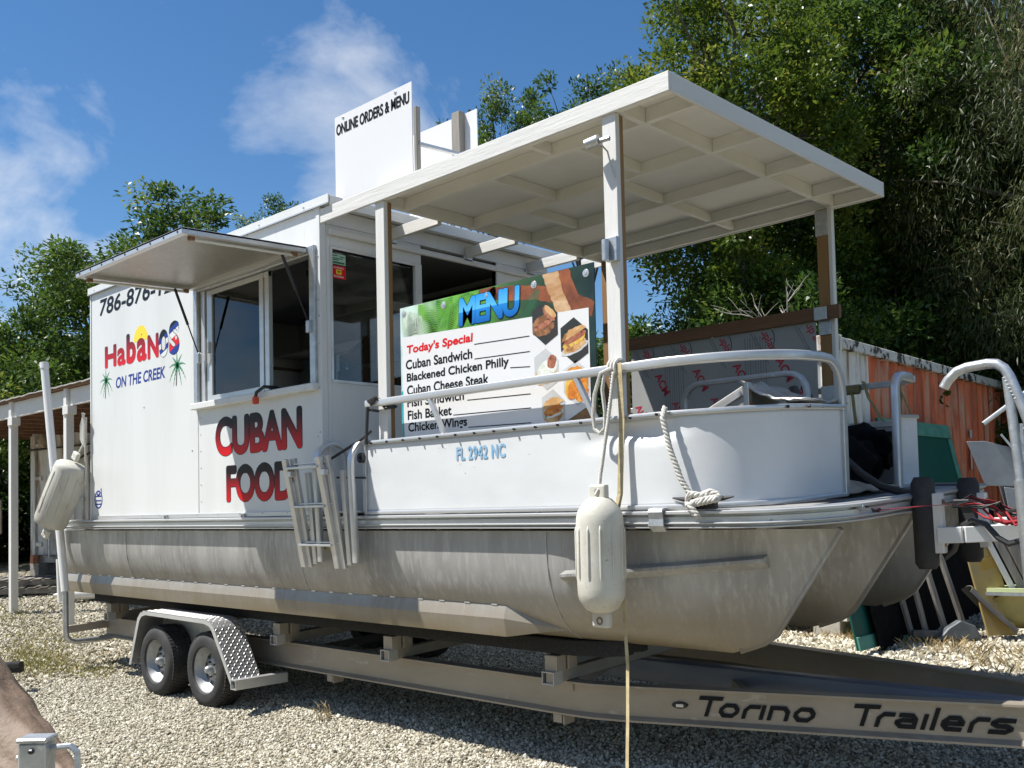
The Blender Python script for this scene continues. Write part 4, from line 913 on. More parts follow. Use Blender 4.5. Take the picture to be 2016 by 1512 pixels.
# ------------------------------------------------------------------ loose sheet at the far side
acm = thing('panel_sheet', 'grey composite panel printed with red slanted brand words under a wooden rail', 'panel', (1.8,2.55,1.75))
MB().box(.95,2.655,2.535,2.541,1.76,2.965).build('sheet', mat('panel_film', (.33,.335,.335), .4, 0, (.29,.295,.3), 3, 5), acm)
def af(u, v): return (u, 2.533, v)
def rot_letters(s, x, z, size, ang, m, par, bold=.02):
    vf = text2d(s, bold); c, s_ = math.cos(R(ang)), math.sin(R(ang)); mb = MB()
    v2 = [(x+(a*c-b2*s_)*size, z+(a*s_+b2*c)*size) for a, b2 in vf[0]]
    keep = [f_ for f_ in vf[1] if all(.955 < v2[i][0] < 2.65 and 1.77 < v2[i][1] < 2.955 for i in f_)]
    if keep: mb.add([af(u, v) for u, v in v2], keep); flat(mb, 'brand_word', m, par)
film_red = mat('film_red_print', (.42,.025,.05), .4); film_ink = mat('film_ink', (.05,.06,.10), .4)
bpy_fine = mat('film_fine_print', (.16,.18,.20), .4)
cl3 = lambda o: (lambda u, v: (min(max(u,.955),2.65), o, min(max(v,1.77),2.955)))
for j, zz in enumerate((3.02,2.47,1.95)):
    for i in range(5):
        x = 1.04+i*.375+(.0 if j == 0 else -.06)
        rot_letters('Aluplast', x, zz, .088, -63, film_red, acm, .015); rot_letters('ACM', x+.155, zz-.305, .095, -63, film_red, acm, .03)
        q = MB(); stroke(q, [(x+.075+.075*math.cos(R(a)), zz-.13+.095*math.sin(R(a))) for a in range(-60,61,12)], .008, cl3(2.5335)); flat(q, 'brand_swoosh', film_ink, acm)
        q = MB()
        for k in range(2): stroke(q, [(x-.055+k*.03, zz-.06-k*.02),(x+.065+k*.03, zz-.30-k*.02)], .007, cl3(2.5335))
        flat(q, 'fine_print', bpy_fine, acm)
q = MB()
for x in (1.30,2.06):
    for k in range(9): stroke(q, [(x+k*.022,2.92),(x+k*.022,1.80)], .004 if k % 2 else .007, lambda u, v: (u,2.5338,v))
flat(q, 'line_print', bpy.data.materials['film_fine_print'], acm)
bmw = MB(); bmw.box(.80,2.86,2.50,2.533,2.965,3.065); bm_ = bmw.build('panel_rail', M['brown_wood_x'], boat, bev=.004)
MB().box(2.665,2.765,2.490,2.5005,2.965,3.06).build('rail_plate', M['galv'], bm_, bev=.003)
for x in (1.2,1.75,2.2): screws([(x,2.5,3.0)], .009, 'rust', bm_)

# ------------------------------------------------------------------ trailer
tr_ = thing('boat_trailer', 'aluminium twin-axle boat trailer with diamond-plate fender under the pontoon boat', 'boat trailer', (0,1.3,0))
def ibeam(a, b, h, w, t=.008):
    a = Vector(a); b = Vector(b); mb = MB()
    mb.sweep([a, b], [(-w/2,-h/2),(w/2,-h/2),(w/2,-h/2+t*1.3),(t/2,-h/2+t*1.3),(t/2,h/2-t*1.3),(w/2,h/2-t*1.3),(w/2,h/2),(-w/2,h/2),(-w/2,h/2-t*1.3),(-t/2,h/2-t*1.3),(-t/2,-h/2+t*1.3),(-w/2,-h/2+t*1.3)]); return mb
def rails(ynear, s):
    y0 = ynear
    mb = MB(); zc, h = .415, .215
    pts = [(-4.75,y0,zc),(1.9,y0,zc),(2.1,y0+s*.012,zc),(2.3,y0+s*.055,zc)]+[(2.3+.7*k, y0+s*(.055+.1838*k), zc+.008*k) for k in range(1,5)]
    t = .008; w = .085
    prof = [(-w/2,-h/2),(w/2,-h/2),(w/2,-h/2+.012),(t/2,-h/2+.03),(t/2,h/2-.02),(w/2,h/2-.012),(w/2,h/2),(-w/2,h/2),(-w/2,h/2-.012),(-t/2,h/2-.02),(-t/2,-h/2+.03),(-w/2,-h/2+.012)]
    prof = [(a*s, b) for a, b in prof]
    mb.sweep(pts, prof); return mb.build('frame_rail', M['beam'], tr_, smooth=True, shear=True)
YR = .47
r1 = rails(YR, 1); rails(2.66-YR, -1)
tg = MB(); tg.sweep([(1.2,1.33,.43),(6.4,1.33,.44)], rrect(.12,.15,.01,2)); tg.build('tongue_beam', mat('blue_grey_steel', (.22,.25,.30), .5, .4, (.15,.17,.21), 6, 6, stretch=(.3,1,1)), tr_, shear=True, smooth=True)
MB().box(1.18,1.20,1.26,1.40,.36,.52).build('tongue_end_plate', mat('stained_wood', (.42,.32,.17), .8, 0, (.2,.13,.07), 20, 5), tr_, shear=True)
def crossmember(x, tube=True):
    mb = MB(); mb.box(x-.03,x+.03,.30,2.36,.525,.60); c = mb.build('crossmember', M['beam'], tr_, shear=True, bev=.004)
    for y in (.36,.47,2.10,2.24):
        MB().box(x-.05,x+.05,y-.045,y+.045,.601,.70).build('bunk_bracket', M['beam'], c, shear=True, bev=.003)
    tu = MB(); tu.sweep([(x-.045,.30,.563),(x+.045,.30,.563)], rect(.002,.002)) if False else None
    h = MB()
    for a, b_, c_, d in ((-.05,.05,-.04,-.033),(-.05,.05,.033,.04),(-.05,-.043,-.033,.033),(.043,.05,-.033,.033)):
        h.box(x+a,x+b_,.285,.37,.563+c_,.563+d)
    h.build('tube_end', M['alu_dull'], c, shear=True)
    return c
for x in (-4.35,-2.9,-1.15,.32,1.92): crossmember(x)
MB().bar((1.95,.45,.49),(1.60,1.33,.45),.05,.06).build('diagonal_brace', M['beam'], tr_, shear=True); MB().bar((3.10,.80,.40),(2.60,1.33,.42),.05,.05).build('diagonal_brace', M['beam'], tr_, shear=True)
for x in (1.88,-.55):
    ub = MB(); ub.box(x-.05,x+.02,.43,.51,.255,.305); ub.box(x+.04,x+.05,.42,.52,.25,.305); ub.build('axle_bracket', M['beam'], tr_, shear=True)
for yb in (.36,.50,1.33,2.12,2.30):
    k = MB(); k.sweep([(-4.72,yb,.758),(2.1,yb,.758),(2.35,yb,.772),(2.5,yb,.792)], rrect(.075,.095,.008,2)); k.build('bunk_board', M['carpet'], tr_, shear=True, smooth=True)
MB().box(-4.78,-4.72,.05,2.6,.40,.48).build('rear_bar', M['beam'], tr_, shear=True, bev=.004)
MB().box(-4.775,-4.725,.035,.049,.40,.48).build('rear_reflector', M['red_print'], tr_, shear=True)
for x in (-2.72,-1.72): MB().box(x-.03,x+.03,.12,2.56,.27,.33).build('axle', M['dark_steel'], tr_, shear=True)

M['rim_steel'] = mat('rim_steel', (.36,.37,.38), .45, .55, (.26,.265,.27), 18, 6, .4, .7, bump=.06, bs=60)
# wheel with six-spoke galvanised rim, built once round its own hub
def wheel(loc, flip=False, first=[None]):
    parts = []
    if first[0] is None:
        R0 = .325
        ty = MB(); ty.lathe([(.195,.0),(.205,-.012),(.25,-.02),(.285,-.012),(.305,.006),(.318,.022),(.323,.05),(.325,.10),(.323,.15),(.318,.178),(.305,.194),(.27,.205),(.20,.195),(.195,.0)], (0,0,0), 'Y', 48)
        rim = MB(); rim.lathe([(.205,-.008),(.206,.0),(.192,.004),(.184,.03),(.172,.045),(.165,.07),(.150,.085),(.105,.080),(.085,.066),(.06,.064),(0,.064)], (0,0,0), 'Y', 40)
        hub = MB(); hub.lathe([(0,.0),(.020,.0),(.026,.006),(.034,.022),(.036,.060),(.048,.066)], (0,0,0), 'Y', 20)
        first[0] = (ty, rim, hub)
        lugs = MB()
    return first[0]
def add_wheel(loc, mirror=1, cache={}):
    if not cache:
        ty, rim, hub = wheel(None)
        me = {}
        for nm, mb, m in (('tyre', ty, M['rubber']), ('rim', rim, M['rim_steel']), ('hub', hub, M['rim_steel'])):
            o = mb.build(nm, m, None, smooth=True); me[nm] = o.data; bpy.data.objects.remove(o)
        # tread grooves: raised blocks round the tyre
        tb = MB()
        for k in range(60):
            a = 2*math.pi*k/60
            for y0, y1, off in ((.008,.045,0),(.055,.095,.5),(.105,.145,0),(.155,.192,.5)):
                a1 = a+off*2*math.pi/60; c, s_ = math.cos(a1), math.sin(a1); w = .013; r0, r1_ = .316, (.3295 if .05 < y0 < .15 else .3265)
                if y0 < .05 or y0 > .15: r0 = .308
                vs = []
                for rr_ in (r0, r1_):
                    for sx, yy in ((-w,y0),(w,y0),(w,y1),(-w,y1)): vs.append((rr_*c-sx*s_, yy, rr_*s_+sx*c))
                tb.add(vs, [(0,3,2,1),(4,5,6,7),(0,1,5,4),(1,2,6,5),(2,3,7,6),(3,0,4,7)])
        o = tb.build('tread', M['rubber'], None); me['tread'] = o.data; bpy.data.objects.remove(o)
        wn_ = MB(); 
        q = []
        for rr_, aw_ in ((.140,.26),(.095,.02)):
            for sg in (-1, 1): q.append((rr_*math.cos(aw_*sg), rr_*math.sin(aw_*sg)))
        v = []; f = []
        for p in (q[0], q[1], (.092,0.0)): v.append((p[0], .0815 if p[0] > .11 else .069, p[1]))
        wn_.add([(x, y-.003, z) for x, y, z in v], [(0,1,2)]); o = wn_.build('rim_slot', M['black_print'], None); me['slot'] = o.data; bpy.data.objects.remove(o)
        lg = MB(); lg.lathe([(0,.048),(.008,.048),(.010,.066)], (.065,0,0), 'Y', 6); o = lg.build('lug_nut', M['dark_steel'], None); me['lug'] = o.data; bpy.data.objects.remove(o)
        cache.update(me)
    x, y, z = loc
    base = Matrix.Translation((x, y, z)) @ Matrix.Rotation(0 if mirror == 1 else math.pi, 4, 'Z')
    def ch(nm, data, par, mtx):
        o = bpy.data.objects.new(nm, data); C.objects.link(o); o.parent = par; o.matrix_basis = mtx; return o
    w = bpy.data.objects.new('wheel', cache['tyre']); C.objects.link(w); w.parent = tr_; w.matrix_parent_inverse = Matrix.Translation(-PW[tr_.name]); w.matrix_basis = base
    I = Matrix()
    td = ch('tread', cache['tread'], w, I); td['kind'] = 'stuff'; ch('rim', cache['rim'], w, I); ch('hub', cache['hub'], w, I)
    for k in range(8): ch('rim_slot', cache['slot'], w, Matrix.Rotation(R(45*k+12), 4, 'Y'))
    for k in range(5): ch('lug_nut', cache['lug'], w, Matrix.Rotation(R(72*k+30), 4, 'Y'))
    return w
for x in (-2.70,-1.80): add_wheel((x, .02, .325+gh(x,.1)-.012))
for x in (-2.70,-1.80): add_wheel((x, 2.64, .325+gh(x,2.5)), -1)
# fender: bent diamond plate with side valance
def diamond_mat():
    m = mat('diamond_plate', (.36,.365,.37), .48, .6, (.28,.28,.29), 8, 5)
    return m
M['plate'] = diamond_mat()
fp = [(-3.14,.235),(-3.07,.42),(-2.96,.68),(-2.90,.735),(-2.80,.755),(-1.72,.745),(-1.62,.725),(-1.56,.68),(-1.40,.45),(-1.25,.225)]
fd = MB(); v = []; f = []
for x, z in fp: v += [(x,-.03,z),(x,.24,z)]
for i in range(len(fp)-1): f.append((2*i,2*i+1,2*i+3,2*i+2))
fd.add(v, f); fender = fd.build('fender', M['plate'], tr_, smooth=False); mo = fender.modifiers.new('solid','SOLIDIFY'); mo.thickness = .005; mo.offset = 0
vl = MB(); vi = [(x, z-.004) for x, z in fp]; inn = [(-3.10,.235),(-3.03,.41),(-2.925,.655),(-2.88,.70),(-2.80,.718),(-1.73,.708),(-1.64,.69),(-1.60,.66),(-1.44,.44),(-1.29,.225)]
v = [(x,-.031,z) for x, z in vi]+[(x,-.031,z) for x, z in inn]; m0 = len(vi)
vl.add(v, [(i,i+1,m0+i+1,m0+i) for i in range(m0-1)]); vo = vl.build('fender_lip', M['alu'], fender); mo = vo.modifiers.new('solid','SOLIDIFY'); mo.thickness = .004
iv = MB(); iv.add([(x,.242,z) for x, z in fp], [tuple(range(len(fp)))]); iv.build('fender_back', M['alu_dull'], fender)
# raised lozenges of the tread plate
lz = MB()
def loz(p, t_, s_, nrm, d):
    t_ = Vector(t_).normalized(); s_ = Vector(s_).normalized(); nrm = Vector(nrm).normalized(); a = (t_+s_*d).normalized(); b = nrm.cross(a).normalized(); p = Vector(p)
    lz.add([p+a*.017, p+b*.005, p-a*.017, p-b*.005, p+nrm*.004+a*.006, p+nrm*.004-a*.006], [(0,4,1),(0,3,4),(1,4,5,2),(3,2,5,4)])
for i in range(len(fp)-1):
    a = Vector((fp[i][0],0,fp[i][1])); b = Vector((fp[i+1][0],0,fp[i+1][1])); ln = (b-a).length; t_ = (b-a).normalized(); nrm = Vector((-t_.z,0,t_.x))
    nu = max(1, int(ln/.030))
    for u in range(nu):
        for w in range(9):
            p = a+t_*(ln*(u+.5)/nu)+Vector((0,-.015+w*.03,0))+nrm*.0026; loz(p, t_, (0,1,0), nrm, 1 if (u+w) % 2 else -1)
lo_ = lz.build('tread_pattern', M['alu_dull'], fender); lo_['kind'] = 'stuff'
for x0, x1 in ((-1.275,-1.195),):
    hb = MB()
    for a, b_, c_, d in ((x0,x1,.205,.213),(x0,x1,.277,.285),(x0,x0+.008,.213,.277),(x1-.008,x1,.213,.277)): hb.box(a,b_,-.045,.45,c_,d)
    hb.build('fender_arm', M['alu_plain'], tr_)
MB().box(-3.17,-3.12,.0,.45,.235,.295).build('fender_arm', M['alu_dull'], tr_, bev=.003)
# guide pole: bent galvanised tube with a white plastic sleeve
gp = MB(); gp.tube([(-4.62,.46,.33),(-4.60,.25,.325),(-4.59,.06,.325),(-4.585,0.0,.34),(-4.58,-.035,.38),(-4.575,-.045,.45),(-4.585,-.045,.9)], .030, 10)
guide = gp.build('guide_post', M['galv'], tr_, smooth=True)
gs = MB(); gs.tube([(-4.585,-.045,.86),(-5.13,-.045,3.30)], .042, 12); gs.build('guide_sleeve', M['pvc'], guide, smooth=True)
gc = MB(); gc.tube([(-5.125,-.045,3.28),(-5.140,-.045,3.345)], .048, 12); gc.build('sleeve_cap', M['pvc'], guide, smooth=True)
# marker lamp and maker's name on the near tongue rail
A0 = Vector((2.3, YR+.055)); A1 = Vector((5.1, YR+.055+.7352)); dA = (A1-A0).normalized(); nA = Vector((dA.y, -dA.x))
def tgf(u, v, o=.0075): q = A0+dA*u+nA*(.004+o); return (q.x, q.y, v+.008*u/.72+KS*q.y)
mk = MB(); mk.prism([(.38+.05*math.cos(R(a)), .43+.02*math.sin(R(a))) for a in range(0,360,30)], lambda u, v, w: tgf(u, v-.01, w), .016)
mo_ = mk.build('marker_lamp', M['dark_steel'], tr_, bev=.003); q = MB(); q.prism([(.36,.415),(.405,.415),(.405,.432),(.36,.432)], lambda u, v, w: tgf(u, v-.005, .017+w), .003); q.build('lamp_lens', M['alu_plain'], mo_)
def wide(seq, u0, h, w, th, z0, sl=.34):
    """square wide letters drawn with strokes, slanted"""
    mb = MB(); k = [0]
    def fn(u, v): return tgf(u+sl*v, z0+v, .0085)
    def st(pts, closed=False): stroke(mb, pts, th, fn, closed)
    u = u0; x = h*.70; t2 = th/2; c = .022
    for ch in seq:
        if ch == ' ': u += w*.62; continue
        if ch == 'T': st([(u-.01,h-t2),(u+w*1.12,h-t2)]); st([(u+w*.52,h-th),(u+w*.52,0)]); u += w*1.08
        elif ch == 'o': st([(u+t2+c,t2),(u+w-t2-c,t2),(u+w-t2,t2+c),(u+w-t2,x-t2-c),(u+w-t2-c,x-t2),(u+t2+c,x-t2),(u+t2,x-t2-c),(u+t2,t2+c)], True); u += w+.022
        elif ch == 'r': st([(u+t2,0),(u+t2,x-t2-c),(u+t2+c,x-t2),(u+w*.8,x-t2)]); u += w*.8+.006
        elif ch == 'i': st([(u+t2,0),(u+t2,x)]); u += th+.022
        elif ch == 'l': st([(u+t2,0),(u+t2,h)]); u += th+.022
        elif ch == 'n': st([(u+t2,0),(u+t2,x)]); st([(u+th,x-t2),(u+w-t2-c,x-t2),(u+w-t2,x-t2-c),(u+w-t2,0)]); u += w+.022
        elif ch == 'a': st([(u+t2,x-t2),(u+w-t2-c,x-t2),(u+w-t2,x-t2-c),(u+w-t2,t2),(u+t2+c,t2),(u+t2,t2+c*.8),(u+t2,x*.5-c*.3),(u+t2+c,x*.53),(u+w-th,x*.53)]); u += w+.022
        elif ch == 'e': st([(u+th,x*.5),(u+w-t2,x*.5),(u+w-t2,x-t2-c),(u+w-t2-c,x-t2),(u+t2+c,x-t2),(u+t2,x-t2-c),(u+t2,t2+c),(u+t2+c,t2),(u+w-t2*.5,t2)]); u += w+.022
        elif ch == 's': st([(u+w,x-t2),(u+t2+c,x-t2),(u+t2,x-t2-c*.6),(u+t2,x*.5+c*.5),(u+t2+c,x*.5),(u+w-t2-c,x*.5),(u+w-t2,x*.5-c*.5),(u+w-t2,t2+c*.6),(u+w-t2-c,t2),(u,t2)]); u += w+.022
    return mb, u
mb, ue = wide('Torino', .475, .118, .118, .0235, .362); flat(mb, 'maker_name', M['black_print'], tr_)
mb, ue = wide('Trailers', 1.345, .118, .112, .0235, .362); flat(mb, 'maker_name', M['black_print'], tr_)

# bow stops, arms and hand rail of the winch stand
def bow_stop(y, x=3.97):
    rb = MB(); rb.taper([(x-.01,y,1.26),(x-.01,y,1.29),(x-.015,y,1.5),(x-.02,y,1.72),(x-.02,y,1.755)], [.045,.062,.062,.062,.045], 14)
    o = rb.build('bow_stop', M['rubber'], tr_, smooth=True)
    MB().bar((x+.055,y,1.345),(x+.045,y,1.665),.072,.05,(0,1,0)).build('stop_backing', M['white_wood_z'], o, bev=.004)
    for z in (1.39,1.62): MB().lathe([(0,.012),(.012,.012),(.014,0)], (x+.08,y,z), 'X', 8).build('stop_bolt', M['rust'], o)
bow_stop(1.10); bow_stop(1.78)
MB().bar((4.03,1.10,1.44),(4.16,1.10,1.445),.08,.085,(0,0,1)).build('stop_arm', M['white_metal'], tr_, bev=.004)
MB().bar((4.15,1.10,1.445),(4.62,1.44,1.465),.08,.085).build('stop_arm', M['white_metal'], tr_, bev=.004)
MB().bar((4.03,1.78,1.44),(4.60,1.46,1.465),.08,.085).build('stop_arm', M['white_metal'], tr_, bev=.004)
MB().bar((4.66,1.44,.50),(4.66,1.44,1.52),.10,.10,(1,0,0)).build('winch_post', M['alu_plain'], tr_, bev=.005)
MB().box(4.22,4.66,1.34,1.52,1.512,1.527).build('winch_plate', M['white_metal'], tr_, bev=.003)
wc_ = MB(); wc_.lathe([(0,0),(.06,0),(.06,.012),(.03,.014),(.03,.10),(.06,.102),(.06,.114),(0,.114)], (4.42,1.38,1.58), 'Y', 18); wc_.build('winch_drum', M['black'], tr_, smooth=True)
cn = MB(); cn.tube([(4.12,1.0,2.215),(4.145,1.0,2.255),(4.19,1.0,2.295),(4.24,1.0,2.31),(4.34,1.0,2.318),(4.385,1.0,2.312),(4.42,1.0,2.285),(4.445,1.0,2.24),(4.50,1.0,2.08),(4.62,1.0,1.70)], .026, 12); hr = cn.build('hand_rail', M['galv'], tr_, smooth=True); MB().bar((4.49,1.02,1.18),(4.66,1.44,1.18),.05,.06).build('rail_bracket', M['galv'], hr, bev=.004)
MB().tube([(4.432,1.0,2.24),(4.475,1.0,1.70)], .024, 12).build('rail_leg', M['galv'], hr, smooth=True)
MB().tube([(4.475,1.0,1.72),(4.50,1.02,1.10)], .034, 12).build('rail_socket', M['galv'], hr, smooth=True)
wd_ = MB()
for k in range(7): wd_.lathe([(0,-.007),(.008,-.004),(.010,0),(.008,.004),(0,.007)], (4.425+k*.008,.983,2.235-k*.018), 'Z', 8)
wo = wd_.build('weld_bead', M['galv'], hr, smooth=True); wo['kind'] = 'stuff'

# ------------------------------------------------------------------ folding ladder hung on the side
ld = thing('boarding_ladder', 'folded aluminium boarding ladder hooked over the boat side by the stand corner', 'ladder', (.06,-.1,1.24))
def lrail(x, yb, yt, zb, zt, nm='side_rail', w=.030, h=.055): MB().bar((x,yb,zb),(x,yt,zt),h,w,(0,1,0)).build(nm, M['alu_plain'], ld, bev=.003)
for x in (-.15,.265): lrail(x,-.075,-.235,1.235,2.03)
for x in (-.10,.315): lrail(x,-.055,-.195,1.235,2.035)
for x in (-.03,.385): lrail(x,-.055,-.115,1.26,1.93,h=.045)
for z, y in ((1.96,-.22),(1.68,-.163),(1.40,-.108)): MB().box(-.14,.26,y-.03,y+.03,z-.008,z+.008).build('tread', M['alu_plain'], ld, bev=.002)
for z, y in ((1.99,-.19),(1.70,-.14),(1.42,-.09)): MB().box(-.09,.31,y-.02,y+.035,z-.006,z+.006).build('tread', M['alu_plain'], ld, bev=.002)
for x in (.075,.49):
    pts = [(x,-.085,1.28),(x,-.12,1.92)]+[(x, .035-.155*math.cos(R(a)), 1.97+.17*math.sin(R(a))) for a in range(0,151,15)]+[(x,.235,1.64)]
    h = MB(); h.sweep(pts, rrect(.034,.050,.006,2), up=(1,0,0), rot='min'); h.build('hook_handle', M['alu_plain'], ld, smooth=True)
    MB().lathe([(0,-.02),(.014,-.02),(.014,0)], (x,-.09,1.66), 'Y', 10).build('rubber_foot', M['black'], ld)
MB().box(-.02,.40,-.06,-.02,1.36,1.40).build('cross_bar', mat('dull_brass', (.45,.40,.30), .5, .5), ld, bev=.003)
MB().box(.08,.50,-.08,.18,1.628,1.645).build('foot_step', M['alu_plain'], ld, bev=.003)
for x in (-.12,.295): MB().box(x-.03,x+.03,-.23,-.19,1.90,1.94).build('rail_clip', M['alu_plain'], ld, bev=.003)

# ------------------------------------------------------------------ hanging fenders
def fender_thing(label, loc, tilt_y, tilt_x, grp, r=.165, h=.50, drum=False):
    t = thing('boat_fender', label, 'boat fender', loc, grp)
    pr = [(0,-h/2-.07),(.05,-h/2-.065),(.10,-h/2-.045),(r*.86,-h/2-.005),(r*.97,-h/2+.04),(r,-h/2+.09),(r,h/2-.06),(r*.95,h/2-.02),(r*.82,h/2+.03),(.09,h/2+.06),(.05,h/2+.075),(0,h/2+.08)]
    pr = [(0,-h/2-.07),(.05,-h/2-.065),(.085,-h/2-.048),(r*.80,-h/2-.022),(r*.93,-h/2+.004),(r*.985,-h/2+.035),(r,-h/2+.08),(r,h/2-.07),(r*.98,h/2-.03),(r*.90,h/2+.008),(r*.72,h/2+.04),(.07,h/2+.065),(.05,h/2+.075),(0,h/2+.08)]
    if drum: pr = [(0,-h/2-.02),(r*.7,-h/2-.015),(r*.92,-h/2),(r,-h/2+.05),(r*1.02,0),(r,h/2-.04),(r*.95,h/2-.005),(r*.80,h/2+.015),(.05,h/2+.03),(0,h/2+.03)]
    rt = Matrix.Translation(loc) @ Matrix.Rotation(tilt_y, 4, 'Y') @ Matrix.Rotation(tilt_x, 4, 'X')
    V = M['vinyl_grey'] if drum else M['vinyl']
    def put(mb, nm, m, **k):
        mb.v = [tuple(rt @ Vector(p)) for p in mb.v]; return mb.build(nm, m, t, **k)
    b = put(MB().lathe(pr, (0,0,0), 'Z', 32), 'body', V, smooth='all')
    for k in range(12):
        a = 2*math.pi*(k+.3)/12; c, s_ = math.cos(a), math.sin(a); mb = MB()
        mb.taper([(c*(r-.004),s_*(r-.004),-h/2+.10),(c*(r+.001),s_*(r+.001),-h/2+.13),(c*(r+.001),s_*(r+.001),h/2-.10),(c*(r-.004),s_*(r-.004),h/2-.07)], [.003,.0065,.0065,.003], 6); put(mb, 'rib', V, smooth='all')
    for sg in (-1, 1):
        e = MB(); z0 = sg*(h/2+.06); e.box(-.055,.055,-.022,.022,min(z0,z0+sg*.085),max(z0,z0+sg*.085)); ey = put(e, 'end_tab', M['vinyl'], bev=.012, seg=2)
        hh = MB(); hh.lathe([(.012,-.024),(.022,-.024),(.022,.024),(.012,.024),(.012,-.024)], (0,0,sg*(h/2+.108)), 'Y', 14); put(hh, 'eyelet', M['rust'] if sg < 0 else M['vinyl'], smooth=True)
    return t
fender_thing('white ribbed fender hanging upright from the bow rail by a white rope', (2.735,-.175,1.375), 0, 0, 'boat fenders', .128, .47)
fender_thing('grey-stained white fender hanging tilted at the stern corner of the stand', (-4.30,-.20,1.87), .40, -.20, 'boat fenders', .165, .66, True)

# ------------------------------------------------------------------ ropes
def twisted(pts, r, pitch, name, m, par):
    """laid rope: three strands wound round the path"""
    P = [Vector(p) for p in pts]; dense = []; 
    for i in range(len(P)-1):
        n = max(2, int((P[i+1]-P[i]).length/(pitch/7)))
        for k in range(n): dense.append(P[i].lerp(P[i+1], k/n))
    dense.append(P[-1]); mb = MB(); s_ = 0; ang = []
    for i, p in enumerate(dense):
        if i: s_ += (p-dense[i-1]).length
        ang.append(2*math.pi*s_/pitch)
    for st in range(3):
        q = []; prev = None
        for i, p in enumerate(dense):
            t = (dense[min(i+1,len(dense)-1)]-dense[max(i-1,0)]).normalized()
            if prev is None: rr_ = t.cross(Vector((0,1,0)) if abs(t.y) < .9 else Vector((1,0,0))).normalized()
            else: rr_ = (prev-t*prev.dot(t)).normalized()
            prev = rr_; u = rr_.cross(t); a = ang[i]+st*2.094
            q.append(p+(rr_*math.cos(a)+u*math.sin(a))*r*.5)
        mb.tube(q, r*.58, 5)
    return mb.build(name, m, par, smooth='all')
fr1 = thing('fender_rope', 'thin white rope with a long loop tied round the bow rail above the upright fender', 'rope', (2.73,-.1,1.7))
twisted([(2.735,-.175,1.72),(2.74,-.165,1.80),(2.76,-.11,2.10),(2.775,-.07,2.36)], .011, .05, 'hanging_line', M['rope'], fr1)
lp = [(2.765,-.07,2.385),(2.70,-.09,2.36),(2.655,-.09,2.25),(2.635,-.085,2.13),(2.645,-.085,2.06),(2.68,-.085,2.035),(2.715,-.085,2.06),(2.72,-.085,2.15),(2.705,-.085,2.27),(2.72,-.08,2.36)]
MB().tube(lp, .011, 7).build('loop', M['rope'], fr1, smooth=True)
for k in range(3): MB().tube(arc((YF,2.385),.048,0,360,12,'YZ',2.735+k*.022), .011, 6).build('hitch', M['rope'], fr1, smooth=True)
MB().tube([(2.735,-.20,1.70),(2.75,-.195,1.725),(2.735,-.175,1.75),(2.72,-.15,1.725),(2.735,-.15,1.70)], .010, 6).build('knot', M['rope'], fr1, smooth=True)
bl = thing('bow_line', 'thick twisted white rope running down the fence to the black cleat', 'rope', (3.25,-.05,1.62))
twisted([(3.085,-.045,2.145),(3.09,-.075,2.09),(3.13,-.075,1.92),(3.19,-.07,1.76),(3.235,-.06,1.685)], .016, .07, 'line', M['rope'], bl)
kn = [(3.20,-.03,1.66),(3.24,-.07,1.69),(3.30,-.05,1.68),(3.36,-.01,1.69),(3.38,-.05,1.66),(3.30,-.08,1.645),(3.22,-.06,1.63),(3.19,-.02,1.65),(3.26,.0,1.68),(3.34,-.04,1.70),(3.39,-.03,1.67),(3.32,-.07,1.66),(3.25,-.085,1.64),(3.27,-.085,1.60),(3.29,-.08,1.575)]
twisted(kn, .018, .07, 'cleat_hitch', M['rope'], bl)
sr = thing('stern_rope', 'bundle of grey rope hung at the stern corner of the stand', 'rope', (-4.08,-.03,2.5))
for k in range(6): MB().tube([(-4.11+.012*k,-.04-.008*k,2.70),(-4.16+.02*k,-.05,2.58),(-4.15+.02*k,-.055,2.44),(-4.09+.005*k,-.05,2.36),(-4.06,-.045,2.46),(-4.07,-.04,2.66)], .013, 6).build('coil', M['rope'], sr, smooth=True)
MB().tube([(-4.08,-.05,2.40),(-4.19,-.10,2.22)], .011, 6).build('line', M['rope'], sr, smooth=True)
MB().tube([(-4.06,-.05,2.42),(-4.05,-.05,2.15),(-4.06,-.05,1.95)], .009, 6).build('line', M['rope'], sr, smooth=True)
wr = thing('post_rope', 'white rope wrapped round the brown post with its ends hanging at the bow', 'rope', (2.74,2.5,1.75))
for k in range(3): MB().tube([(2.66,2.54,2.04+k*.022),(2.80,2.535,2.05+k*.022),(2.86,2.56,2.055+k*.022)], .014, 6).build('wrap', M['rope'], wr, smooth=True)
for x in (2.775,2.83,2.855): twisted([(x-.02,2.53,2.04),(x-.01,2.515,1.92),(x,2.51,1.80)], .016, .06, 'tail', M['rope'], wr)

# ------------------------------------------------------------------ straps, bungee, cords
def ribbon(pts, w, m, name, par, side):
    mb = MB(); mb.sweep(pts, rect(w, .003), up=side, rot=None); return mb.build(name, m, par)
ts = thing('tan_strap', 'faded tan webbing strap hanging from the bow rail to the gravel', 'strap', (2.79,-.1,.0))
sp_ = [(2.80,-.055,2.41),(2.805,-.06,2.36),(2.81,-.055,2.10),(2.80,-.075,1.70),(2.79,-.10,1.60),(2.80,-.10,1.40),(2.815,-.09,1.10),(2.86,-.13,.80),(2.89,-.18,.55),(2.91,-.22,.35),(2.96,-.30,.02)]
ribbon(sp_[:5], .036, M['strap_tan'], 'webbing', ts, (0,1,0)); ribbon(sp_[4:], .020, M['strap_tan'], 'webbing', ts, (0,1,0))
bc = thing('black_bungee', 'black elastic cord lashing the open end of the top rail to the canopy post', 'bungee cord', (.62,-.05,2.1))
